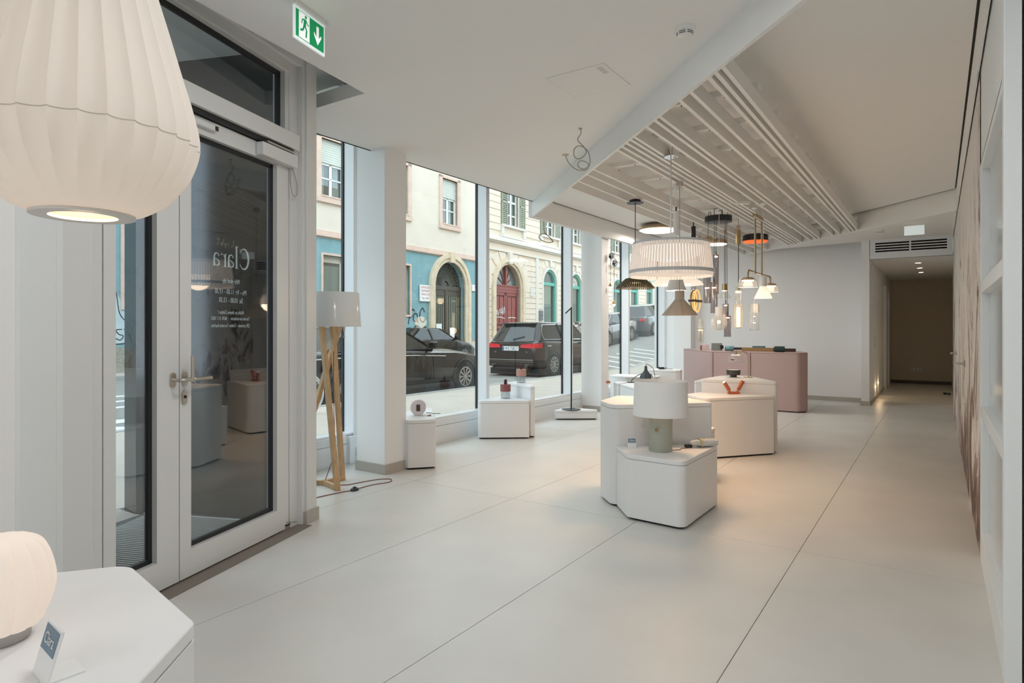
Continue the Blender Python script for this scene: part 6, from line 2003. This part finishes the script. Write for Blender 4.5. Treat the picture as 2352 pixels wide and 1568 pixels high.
# upper windows with louvred shutters
shut = flat('grey green shutter', (0.31, 0.34, 0.26), 0.6)
for k, q in enumerate(UP):
    L = lift(q)
    a, b, z0, z1 = q - 0.62, q + 0.62, 7.45 + L, 9.7 + L
    w = MB().box(a - 0.10, -0.05, z0 - 0.05, a, 0.12, z1 + 0.1).box(b, -0.05, z0 - 0.05, b + 0.10, 0.12, z1 + 0.1).box(a - 0.1, -0.05, z1, b + 0.1, 0.12, z1 + 0.1).build('window', white_t, B2)
    MB().box(a - 0.85, -0.10, z0 - 0.75, b + 0.85, 0.0, z0 - 0.62).box(a - 0.75, -0.16, z0 - 0.14, b + 0.75, 0.1, z0 - 0.02).box(a - 0.75, -0.12, z0 - 0.62, a - 0.5, 0.0, z0 - 0.14).box(b + 0.5, -0.12, z0 - 0.62, b + 0.75, 0.0, z0 - 0.14).build('sill', white_t, w)
    f = MB()
    for p in ((a, a + 0.08, z0, z1), (b - 0.08, b, z0, z1), (q - 0.08, q + 0.08, z0, z1), (a, b, z0, z0 + 0.1), (a, b, z0 + 0.62, z0 + 0.70), (a, b, z0 + 1.4, z0 + 1.52)):
        f.box(p[0], 0.15, p[2], p[1], 0.21, p[3])
    f.build('casement', wfr, w)
    MB().box(a + 0.05, 0.18, z0 + 0.05, b - 0.05, 0.186, z1).build('pane', bpy.data.materials['outer pane'], w)
    cu_ = MB()
    for i in range(10):
        x0, x1 = a + 0.05 + (b - a - 0.1) * i / 10, a + 0.05 + (b - a - 0.1) * (i + 1) / 10
        cu_.add([(x0, 0.27 + 0.02 * (i % 2), z0), (x1, 0.27 + 0.02 * ((i + 1) % 2), z0), (x1, 0.27 + 0.02 * ((i + 1) % 2), z1), (x0, 0.27 + 0.02 * (i % 2), z1)], [(0, 1, 2, 3)])
    cu_.build('curtain', curtain, w)
    for s in (-1, 1):
        x0, x1 = (a - 0.72, a - 0.12) if s < 0 else (b + 0.12, b + 0.72)
        sh = MB().box(x0, -0.12, z0 - 0.1, x0 + 0.06, -0.06, z1 + 0.05).box(x1 - 0.06, -0.12, z0 - 0.1, x1, -0.06, z1 + 0.05).box(x0, -0.12, z0 + 1.25, x1, -0.06, z0 + 1.37).box(x0, -0.12, z0 - 0.1, x1, -0.06, z0)
        n = 20
        for i in range(n):
            z = z0 + 0.02 + i * 0.112
            if abs(z - z0 - 1.30) > 0.08 and z < z1:
                sh.add([(x0 + 0.05, -0.07, z + 0.08), (x1 - 0.05, -0.07, z + 0.08), (x1 - 0.05, -0.125, z), (x0 + 0.05, -0.125, z), (x0 + 0.05, -0.06, z + 0.07), (x1 - 0.05, -0.06, z + 0.07), (x1 - 0.05, -0.115, z - 0.01), (x0 + 0.05, -0.115, z - 0.01)], [(0, 3, 2, 1), (4, 5, 6, 7), (3, 7, 6, 2), (0, 1, 5, 4)])
        sh.build('shutter', shut, w)
# houses further up the street close the view
MB().box(62.0, 0.0, 0.0, 64.0, 6.0, 16).build('end_wall', creamp, B2)
B3 = thing('building', 'plain pale house closing the far end of the street', 'building', (-14.0, 72.0, 4.3))
MB().box(-8, 0, -1, 16, 6, 14).build('wall', creamp, B3)
for xx in (-5, -1, 3, 7, 11):
    for zz in (1.5, 5.5, 9.5):
        w = MB().box(xx - 0.85, -0.08, zz - 0.1, xx + 0.85, 0.0, zz + 2.1).build('window', white_t, B3)
        MB().box(xx - 0.65, -0.1, zz, xx + 0.65, -0.081, zz + 2.0).build('pane', skyglass, w)
# our own street front beyond the shop
struct(MB().box(-4.95, YB + 0.3, 0, -4.4, 40, 12).build('wall_neighbour', creamp))
# ================================================================ CARS AND BICYCLE
carglass = glass('car window glass', (0.16, 0.18, 0.18), 2.2, body=(0.02, 0.025, 0.025), bodyfac=0.5)
tyre_m = flat('tyre rubber', (0.025, 0.025, 0.025), 0.8)
rim_m = flat('alloy wheel', (0.42, 0.41, 0.40), 0.35, metal=0.7)
redlamp = glow('red tail lamp', (1.0, 0.05, 0.04), 0.12, (0.55, 0.02, 0.03))
clearlamp = flat('headlamp glass', (0.55, 0.58, 0.60), 0.1, metal=0.4)
PAINTS = {'black': flat('black car paint', (0.003, 0.003, 0.003), 0.16, coat=0.15),
          'brown': flat('dark brown car paint', (0.016, 0.012, 0.009), 0.2, coat=0.25),
          'grey': flat('dark grey car paint', (0.085, 0.090, 0.088), 0.25, coat=1.0)}
bump_m = flat('black car plastic', (0.02, 0.02, 0.02), 0.6)


def wheel(parent, x, y, r, side):
    o = MB()
    w = 0.20
    prof = [(r * 0.66, -w / 2), (r * 0.94, -w / 2), (r, -w / 2 + 0.03), (r, w / 2 - 0.03), (r * 0.94, w / 2), (r * 0.66, w / 2), (r * 0.66, -w / 2)]
    rot = Matrix.Translation((x, y, r)) @ Matrix.Rotation(PI / 2, 4, 'X')
    tw = MB().lathe(prof, 32).xform(rot).build('wheel', tyre_m, parent)
    MB().lathe([(0, -0.02), (r * 0.66, -0.02), (r * 0.66, 0.02), (0, 0.02)], 28).xform(Matrix.Translation((0, side * 0.02, 0)) @ rot).build('hub_disc', bump_m, tw)
    sp_ = MB()
    for k in range(10):
        a = 2 * PI * k / 10
        for da in (-0.045, 0.045):
            sp_.bar((x + 0.05 * math.cos(a), y + side * 0.075, r + 0.05 * math.sin(a)), (x + r * 0.63 * math.cos(a + da), y + side * 0.085, r + r * 0.63 * math.sin(a + da)), 0.025, 0.03)
    sp_.lathe([(r * 0.60, -0.02), (r * 0.67, -0.02), (r * 0.67, 0.02), (r * 0.60, 0.02), (r * 0.60, -0.02)], 32)
    n = len(sp_.v)
    ring = MB().lathe([(r * 0.60, -0.02), (r * 0.68, -0.02), (r * 0.68, 0.02), (r * 0.60, 0.02), (r * 0.60, -0.02)], 32).xform(Matrix.Translation((x, y + side * 0.085, r)) @ Matrix.Rotation(PI / 2, 4, 'X'))
    s2 = MB()
    for k in range(10):
        a = 2 * PI * k / 10
        for da in (-0.05, 0.05):
            s2.bar((x + 0.05 * math.cos(a), y + side * 0.08, r + 0.05 * math.sin(a)), (x + r * 0.63 * math.cos(a + da), y + side * 0.088, r + r * 0.63 * math.sin(a + da)), 0.022, 0.03)
    s2.cyl((x, y + side * 0.06, r), (x, y + side * 0.10, r), 0.05, 14)
    s2.add(ring.v, ring.f, True)
    s2.build('rim', rim_m, tw)
    return tw


def car(name, label, loc, rz, paint, st, gh, wheels, wr=0.33, plate=None, detail=True):
    """st: stations (x, bottom, shoulder, half width, crown); gh: (windscreen base x, roof front x, roof rear x, rear glass base x, base half width, roof half width, belt z, roof z)"""
    t = thing(name, label, 'car', loc, rz)
    P_ = PAINTS[paint]
    rows, vs, fs = [], [], []
    for (x, zb, zs, w, cr) in st:
        h = zs - zb
        half = [(0.0, zb), (w * 0.88, zb), (w * 0.985, zb + 0.14 * h), (w, zb + 0.45 * h), (w * 0.985, zb + 0.80 * h), (w * 0.955, zb + 0.93 * h), (w * 0.86, zs), (w * 0.4, zs + cr * 0.8), (0.0, zs + cr)]
        loop = [(x, y, z) for y, z in half] + [(x, -y, z) for y, z in reversed(half[1:-1])]
        rows.append(list(range(len(vs), len(vs) + len(loop))))
        vs += loop
    for a, b in zip(rows[:-1], rows[1:]):
        n = len(a)
        for i in range(n):
            fs.append((a[i], a[(i + 1) % n], b[(i + 1) % n], b[i]))
    fs.append(tuple(rows[0]))
    fs.append(tuple(reversed(rows[-1])))
    mb = MB().add(vs, fs, True)
    body = mb.build('body', P_, t, sharp=42)
    xf, rf, rr, xr, wb, wr_, zb, zr = gh

    def ring(x0, x1, w, z, bulge):
        return [(x0 + bulge, -w * 0.45, z), (x0, -w * 0.86, z), (x0 - 0.15, -w, z), ((x0 + x1) / 2, -w * 1.01, z), (x1 + 0.15, -w, z), (x1, -w * 0.84, z), (x1 - bulge * 0.5, -w * 0.4, z),
                (x1 - bulge * 0.5, w * 0.4, z), (x1, w * 0.84, z), (x1 + 0.15, w, z), ((x0 + x1) / 2, w * 1.01, z), (x0 - 0.15, w, z), (x0, w * 0.86, z), (x0 + bulge, w * 0.45, z)]
    lo = ring(xf, xr, wb, zb - 0.03, 0.10)
    hi = ring(rf, rr, wr_, zr - 0.05, 0.06)
    n = len(lo)
    MB().add(lo + hi, [(i, i + n, (i + 1) % n + n, (i + 1) % n)[::-1] for i in range(n)]).build('windows', carglass, t)
    mid = [(x * 0.93 + (rf + rr) / 2 * 0.07, y * 0.90, zr - 0.012) for x, y, z in hi]
    top = [(x * 0.6 + (rf + rr) / 2 * 0.4, y * 0.45, zr) for x, y, z in hi]
    out = [(x * 1.0, y * 1.008, z - 0.02) for x, y, z in hi]
    rv = out + hi + mid + top
    rfz = []
    for k in range(3):
        for i in range(n):
            rfz.append((k * n + i, k * n + (i + 1) % n, (k + 1) * n + (i + 1) % n, (k + 1) * n + i))
    rfz.append(tuple(range(3 * n, 4 * n)))
    MB().add(rv, rfz, True).build('roof', P_, t, sharp=60)
    pil_ = MB()
    blk = MB()
    V = [Vector(p) for p in lo]
    U = [Vector(p) for p in hi]
    for s, idx in ((-1, (1, 2, 4, 5)), (1, (12, 11, 9, 8))):
        i1, i2, i4, i5 = idx
        a0_, a1_ = (V[i1] + V[i2]) / 2, (U[i1] + U[i2]) / 2
        pil_.bar(a0_, a1_, 0.07, 0.06)
        c0_, c1_ = (V[i4] + V[i5]) / 2, (U[i4] + U[i5]) / 2
        pil_.bar(c0_ + Vector((0.05, 0, 0)), c1_ + Vector((0.0, 0, 0)), 0.16, 0.10)
        im = 3 if s < 0 else 10
        blk.bar(V[im] + Vector((-0.02, s * 0.004, 0)), U[im] + Vector((-0.06, s * 0.004, 0)), 0.10, 0.03)
        # belt line strip
        blk.tube([V[i2] + Vector((0, s * 0.012, 0.03)), V[im] + Vector((0, s * 0.012, 0.03)), V[i4] + Vector((0, s * 0.012, 0.03))], 0.012, 6)
    pil_.build('pillars', P_, t)
    blk.build('window_trim', bump_m, t)
    for k, (x, w) in enumerate(wheels):
        for s in (-1, 1):
            wheel(t, x, s * (w - 0.078), wr, s)
            ar_ = MB()
            pts = [(x + (wr + 0.055) * math.cos(a), s * (w + 0.004), wr + (wr + 0.055) * math.sin(a)) for a in [(-0.12 + (PI + 0.24) * i / 16) for i in range(17)]]
            ar_.tube(pts, 0.022, 6)
            pts2 = [(x + (wr + 0.04) * math.cos(a), s * (w + 0.002), wr + (wr + 0.04) * math.sin(a)) for a in [(2 * PI * i / 24) for i in range(24)]]
            ar_.add([(p[0], p[1], max(p[2], 0.20)) for p in pts2], [tuple(range(24))])
            ar_.build('wheel_arch', bump_m, t)
    MB().box(st[1][0] + 0.15, -st[4][3] * 0.93, 0.05, st[-2][0] - 0.15, st[4][3] * 0.93, 0.24).build('underbody_light_block', bump_m, t)  # added box below the body, keeps light off the road underneath
    # mirrors, handles, sill, joints
    for s in (-1, 1):
        mi = MB().obox((xf - 0.28, s * (wb + 0.17), zb + 0.08), (0.12, 0.20, 0.14), 0.15 * s).build('mirror', P_, t, bevel=0.03)
        MB().bar((xf - 0.24, s * (wb - 0.02), zb + 0.02), (xf - 0.28, s * (wb + 0.10), zb + 0.06), 0.04, 0.03).build('mirror_foot', bump_m, mi)
        w_ = st[len(st) // 2][3]
        hx = [(xf + xr) / 2 - 0.06 + 0.15, (xf + xr) / 2 - 0.95]
        hm = MB()
        for x in hx:
            hm.box(x - 0.22, s * (w_ * 0.985) - 0.012, zb - 0.17, x, s * (w_ * 0.985) + 0.016, zb - 0.14)
        hm.build('door_handles', M['chrome'], t)
        jm = MB()
        for x in ((xf + xr) / 2 - 0.02, xf - 0.2, (xf + xr) / 2 - 1.08):
            jm.box(x - 0.004, s * w_ * 0.995 - 0.004, 0.32, x + 0.004, s * w_ * 0.995 + 0.003, zb - 0.10)
        jm.build('door_joints', M['gasket'], t)
        MB().box(wheels[1][0] + wr + 0.1, s * w_ * 0.98 - 0.02, 0.19, wheels[0][0] - wr - 0.1, s * w_ * 0.98 + 0.02, 0.26).build('side_skirt', bump_m, t)
    return t


sedan = [(-2.48, 0.46, 0.80, 0.66, 0.0), (-2.42, 0.30, 0.93, 0.80, 0.02), (-2.2, 0.22, 1.00, 0.88, 0.03), (-1.6, 0.19, 1.02, 0.93, 0.03), (-0.8, 0.18, 1.01, 0.945, 0.02), (0.2, 0.18, 0.985, 0.945, 0.02), (1.0, 0.18, 0.96, 0.94, 0.05), (1.5, 0.19, 0.90, 0.93, 0.07), (2.0, 0.21, 0.80, 0.88, 0.07), (2.32, 0.25, 0.68, 0.78, 0.05), (2.46, 0.36, 0.58, 0.64, 0.0)]
ZR = -0.14
longs = [(x if x < 1.1 else 1.1 + (x - 1.1) * 1.50, zb, zs + (0.04 if 1.2 < x < 2.3 else 0.0), w, cr) for (x, zb, zs, w, cr) in sedan]
c1 = car('parked_car', 'black saloon car parked close outside the shop window', (-9.92, 9.32, ZR), PI / 2, 'black', longs, (1.10, 0.28, -1.25, -2.02, 0.83, 0.62, 1.0, 1.47), ((1.98, 0.925), (-1.45, 0.93)), 0.335)
for s in (-1, 1):
    MB().box(2.78, s * 0.60 - 0.14, 0.62, 2.98, s * 0.60 + 0.14, 0.72).build('headlamp', clearlamp, c1, bevel=0.03)
    MB().box(-2.44, s * 0.62 - 0.16, 0.78, -2.34, s * 0.62 + 0.16, 0.90).build('tail_lamp', redlamp, c1, bevel=0.02)
MB().tube([(1.3, -0.932, 0.83), (0.3, -0.948, 0.875), (-1.0, -0.948, 0.90), (-2.2, -0.885, 0.88)], 0.010, 6).build('chrome_strip', M['chrome'], c1)
c2 = car('parked_car', 'black car parked on the far kerb before the dark arched gate', (-17.62, 19.5, ZR), PI / 2, 'black', sedan, (1.12, 0.30, -1.15, -1.95, 0.83, 0.62, 0.98, 1.47), ((1.45, 0.925), (-1.42, 0.93)), 0.33)
for s in (-1, 1):
    MB().box(2.22, s * 0.60 - 0.14, 0.60, 2.36, s * 0.60 + 0.14, 0.70).build('headlamp', clearlamp, c2, bevel=0.03)
    MB().box(-2.44, s * 0.62 - 0.16, 0.78, -2.34, s * 0.62 + 0.16, 0.90).build('tail_lamp', redlamp, c2, bevel=0.02)

suv = [(-2.26, 0.40, 0.86, 0.78, 0.0), (-2.22, 0.30, 1.02, 0.86, 0.01), (-2.05, 0.25, 1.08, 0.92, 0.02), (-1.5, 0.21, 1.09, 0.945, 0.02), (-0.6, 0.20, 1.07, 0.95, 0.02), (0.4, 0.20, 1.05, 0.95, 0.02), (1.0, 0.20, 1.03, 0.945, 0.06), (1.5, 0.21, 0.98, 0.93, 0.08), (1.95, 0.24, 0.90, 0.88, 0.07), (2.2, 0.28, 0.78, 0.78, 0.04), (2.28, 0.40, 0.66, 0.66, 0.0)]
SGH = (1.10, 0.42, -1.72, -2.12, 0.85, 0.66, 1.07, 1.64)
c3 = car('estate_car', 'dark brown estate car seen from behind with red tail lamps and white number plate', (-10.58, 17.75, ZR), PI / 2, 'brown', suv, SGH, ((1.35, 0.93), (-1.30, 0.935)), 0.345)
# rear details (local -x end)
for s in (-1, 1):
    tl_ = MB().add([(-2.285, s * 0.40, 0.965), (-2.265, s * 0.86, 0.995), (-2.27, s * 0.85, 0.85), (-2.30, s * 0.36, 0.87), (-2.10, s * 0.42, 0.96), (-1.95, s * 0.925, 1.0), (-1.95, s * 0.93, 0.86), (-2.10, s * 0.38, 0.87)], [(0, 1, 2, 3), (1, 5, 6, 2), (0, 4, 5, 1), (3, 2, 6, 7), (4, 7, 6, 5), (0, 3, 7, 4)])
    tl_.build('tail_lamp', redlamp, c3)
    MB().box(2.12, s * 0.60 - 0.16, 0.72, 2.22, s * 0.60 + 0.16, 0.84).build('headlamp', clearlamp, c3, bevel=0.03)
MB().box(-2.275, -0.29, 0.775, -2.245, 0.29, 0.905).build('number_plate', flat('white plate', (0.80, 0.80, 0.78), 0.4), c3, bevel=0.004)
MB().box(-2.279, 0.235, 0.785, -2.2751, 0.282, 0.895).build('plate_blue_field', flat('plate blue', (0.03, 0.12, 0.45), 0.4), c3)
text('lettering', 'WZ\u00b7758CY', 0.125, c3, (-2.2765, -0.03, 0.838), (PI / 2, 0, -PI / 2), M['gasket'], sx=0.80)
text('lettering', 'A3', 0.075, c3, (-2.262, 0.56, 0.735), (PI / 2, 0, -PI / 2), M['chrome'])
text('lettering', 'TDI', 0.050, c3, (-2.262, -0.56, 0.735), (PI / 2, 0, -PI / 2), M['chrome'])
MB().box(-2.285, -0.80, 0.50, -2.22, 0.80, 0.515).build('chrome_strip', M['chrome'], c3)
MB().box(-2.29, -0.82, 0.30, -2.05, 0.82, 0.49).build('rear_bumper', PAINTS['brown'], c3, bevel=0.05)
MB().box(-2.24, -0.6, 0.20, -2.0, 0.6, 0.31).build('diffuser', bump_m, c3, bevel=0.03)
for s in (-1, 1):
    MB().lathe([(0.034, -0.06), (0.040, -0.06), (0.040, 0.06), (0.034, 0.06)], 18).xform(Matrix.Translation((-2.30, s * 0.60, 0.34)) @ Matrix.Rotation(PI / 2, 4, 'Y')).build('exhaust', M['chrome'], c3)
MB().bar((-2.145, 0.0, 1.11), (-2.07, -0.38, 1.20), 0.02, 0.02).build('rear_wiper', bump_m, c3)
MB().box(-1.86, -0.60, 1.575, -1.60, 0.60, 1.605).build('roof_spoiler', PAINTS['brown'], c3, bevel=0.01)
MB().tube([(0.75, -0.868, 1.09), (-1.75, -0.858, 1.11), (-1.80, -0.80, 1.30), (-1.62, -0.70, 1.54), (0.20, -0.69, 1.58)], 0.012, 6).tube([(0.75, 0.868, 1.09), (-1.75, 0.858, 1.11), (-1.80, 0.80, 1.30), (-1.62, 0.70, 1.54), (0.20, 0.69, 1.58)], 0.012, 6).build('chrome_window_line', M['chrome'], c3)
for k, (x, y, p, nm, lb) in enumerate(((-13.6, 33.6, 'grey', 'estate_car', 'silver grey estate car far up the sloping street'), (-13.7, 28.2, 'grey', 'parked_car', 'grey car with a pale windscreen far up the street beside the second column'))):
    c = car(nm, lb, (x, y, gz(y) + ZR), PI / 2 if k == 0 else -PI / 2, p, suv if k == 0 else sedan, SGH if k == 0 else (1.12, 0.30, -1.15, -1.95, 0.83, 0.62, 0.98, 1.47), ((1.35, 0.93), (-1.30, 0.935)), 0.34)
    c.rotation_euler.y = -math.atan(SLG) if k == 0 else math.atan(SLG)
    for s in (-1, 1):
        MB().box(-2.28, s * 0.66 - 0.14, 0.82, -2.2, s * 0.66 + 0.14, 0.95).build('tail_lamp', redlamp, c, bevel=0.02)
        MB().box(2.16, s * 0.60 - 0.14, 0.62, 2.3, s * 0.60 + 0.14, 0.74).build('headlamp', clearlamp, c, bevel=0.03)

# bicycle on the pavement
bk_ = thing('bicycle', 'bicycle with white tyres standing on the pavement behind the wooden floor lamp', 'bicycle', (-7.9, 5.60, -0.02), PI / 2)
wt = flat('white bicycle tyre', (0.74, 0.73, 0.68), 0.6)
RW = 0.315
for x in (-0.52, 0.50):
    wv = MB().torus((x, 0, RW), RW - 0.018, 0.018, 'y', 40, 8).build('tyre', wt, bk_)
    spk = MB()
    for k in range(20):
        a = 2 * PI * k / 20
        spk.tube([(x, 0.02 * (-1) ** k, RW), (x + (RW - 0.03) * math.cos(a), 0, RW + (RW - 0.03) * math.sin(a))], 0.0016, 4)
    spk.build('spokes', M['chrome'], wv)
    MB().torus((x, 0, RW), RW - 0.042, 0.010, 'y', 36, 6).build('rim', M['chrome'], wv)
    MB().cyl((x, -0.05, RW), (x, 0.05, RW), 0.018, 10).build('hub', M['chrome'], wv)
bf = flat('dark green bicycle frame', (0.02, 0.05, 0.045), 0.3)
MB().tube([(-0.02, 0, 0.29), (-0.16, 0, 0.80)], 0.015, 8).tube([(-0.12, 0, 0.68), (0.36, 0, 0.76)], 0.015, 8).tube([(-0.02, 0, 0.29), (0.36, 0, 0.70)], 0.017, 8).tube([(-0.02, 0, 0.29), (-0.52, 0, RW)], 0.010, 8).tube([(-0.13, 0, 0.70), (-0.52, 0, RW)], 0.009, 8).tube([(0.34, 0, 0.86), (0.38, 0, 0.62), (0.50, 0, RW)], 0.014, 8).build('frame', bf, bk_)
MB().tube(spline([(0.42, -0.28, 0.92), (0.30, -0.22, 0.93), (0.34, 0, 0.88), (0.30, 0.22, 0.93), (0.42, 0.28, 0.92)], 6), 0.011, 8).build('handlebar', M['chrome'], bk_)
MB().lathe([(0, 0.05), (0.06, 0.04), (0.09, 0.0), (0.04, -0.03), (0, -0.03)], 16, (-0.18, 0, 0.83)).xform(Matrix.Identity(4)).build('saddle', M['black'], bk_)
MB().torus((-0.02, 0.03, 0.29), 0.085, 0.006, 'y', 24, 6).tube([(-0.02, 0.06, 0.29), (0.10, 0.06, 0.17)], 0.010, 6).tube([(-0.02, -0.06, 0.29), (-0.14, -0.06, 0.41)], 0.010, 6).box(0.06, 0.05, 0.155, 0.14, 0.13, 0.18).box(-0.18, -0.13, 0.40, -0.10, -0.05, 0.42).build('cranks', M['chrome'], bk_)
MB().tube([(-0.40, -0.03, 0.30), (-0.36, -0.14, 0.0)], 0.008, 6).build('kickstand', M['steel'], bk_)

# ================================================================ LETTERING ON THE DOOR GLASS
lt = flat('frosted window lettering', (0.85, 0.90, 0.90), 0.6)
dtx = thing('door_lettering', 'white lettering with opening hours printed on the right door pane', 'lettering', dp(0.43, -0.049, 0), DRZ)
# local x along the door, the print reads correctly from outside (local +y side)


def serif_word(parent, x0, z, s):
    """the large serif word, built from strokes of changing width (mirrored when seen from inside)"""
    mb = MB()

    def S(pts, w):
        mb.ribbon([(-(x0 + p[0] * s), 0, z + p[1] * s) for p in pts], [q * s for q in w], (0, 1, 0), 0.0003)
    def arc(cx_, cz_, rx, rz_, a0, a1, n=14):
        return [(cx_ + rx * math.cos(math.radians(a0 + (a1 - a0) * i / n)), cz_ + rz_ * math.sin(math.radians(a0 + (a1 - a0) * i / n))) for i in range(n + 1)]
    c_ = arc(0.33, 0.5, 0.33, 0.5, 38, 322, 20)
    S(c_, [0.035 + 0.10 * max(0.0, math.sin(math.pi * i / 20)) ** 1.5 for i in range(21)])
    S([(0.60, 0.98), (0.60, 0.74)], [0.03, 0.02])
    S([(0.60, 0.10), (0.60, 0.26)], [0.01, 0.02])
    S([(0.86, 0.0), (0.86, 1.08)], [0.11, 0.11])
    S([(0.76, 0.01), (0.96, 0.01)], [0.04, 0.04])
    S([(0.76, 1.06), (0.88, 1.06)], [0.04, 0.04])

    def a_(o):
        S([(o + 0.38, 0.0), (o + 0.38, 0.42), (o + 0.34, 0.56), (o + 0.22, 0.62), (o + 0.10, 0.56), (o + 0.07, 0.48)], [0.105, 0.105, 0.10, 0.055, 0.04, 0.065])
        S([(o + 0.38, 0.36), (o + 0.20, 0.32), (o + 0.06, 0.22), (o + 0.06, 0.10), (o + 0.17, 0.02), (o + 0.28, 0.05), (o + 0.38, 0.14)], [0.03, 0.045, 0.08, 0.095, 0.055, 0.04, 0.03])
        S([(o + 0.38, 0.03), (o + 0.46, 0.02)], [0.05, 0.01])
    a_(1.02)
    S([(1.64, 0.0), (1.64, 0.60)], [0.105, 0.105])
    S([(1.55, 0.01), (1.74, 0.01)], [0.04, 0.04])
    S([(1.55, 0.60), (1.64, 0.60)], [0.04, 0.04])
    S([(1.66, 0.40), (1.76, 0.57), (1.88, 0.60), (1.93, 0.54)], [0.02, 0.03, 0.05, 0.06])
    a_(1.98)
    return mb


serif_word(dtx, -0.145, 1.635, 0.118).build('logo_word', lt, dtx)
scr = MB()
for st_ in ([(0.02, 1.80), (0.015, 1.76), (0.0, 1.755)], [(-0.02, 1.775), (-0.025, 1.755)], [(-0.035, 1.77), (-0.045, 1.755), (-0.05, 1.77), (-0.045, 1.74)], [(-0.06, 1.79), (-0.07, 1.755), (-0.075, 1.77), (-0.085, 1.755)], [(-0.10, 1.80), (-0.105, 1.757), (-0.115, 1.76)], [(-0.09, 1.783), (-0.12, 1.787)]):
    scr.ribbon([(p.x, 0, p.z) for p in spline([(q[0], 0, q[1]) for q in st_], 5)], 0.0035, (0, 1, 0), 0.0003)
scr.build('logo_script', flat('brass script lettering', (0.45, 0.36, 0.22), 0.4), dtx)
for body, z, s in (('Wir sind da:', 1.555, 0.040), ('Mo - Fr: 11.00 - 17.30', 1.495, 0.040), ('Sa: 10.00 - 13.30', 1.447, 0.040), ('Nicht zu diesen Zeiten ?', 1.378, 0.030), ('Termin vereinbaren  \u00b7  0676 311 1862', 1.343, 0.028), ('QR scannen - Online Termine buchen', 1.303, 0.028)):
    text('lettering', body, s, dtx, (0, 0.0, z), (PI / 2, 0, PI), lt, sx=0.72)
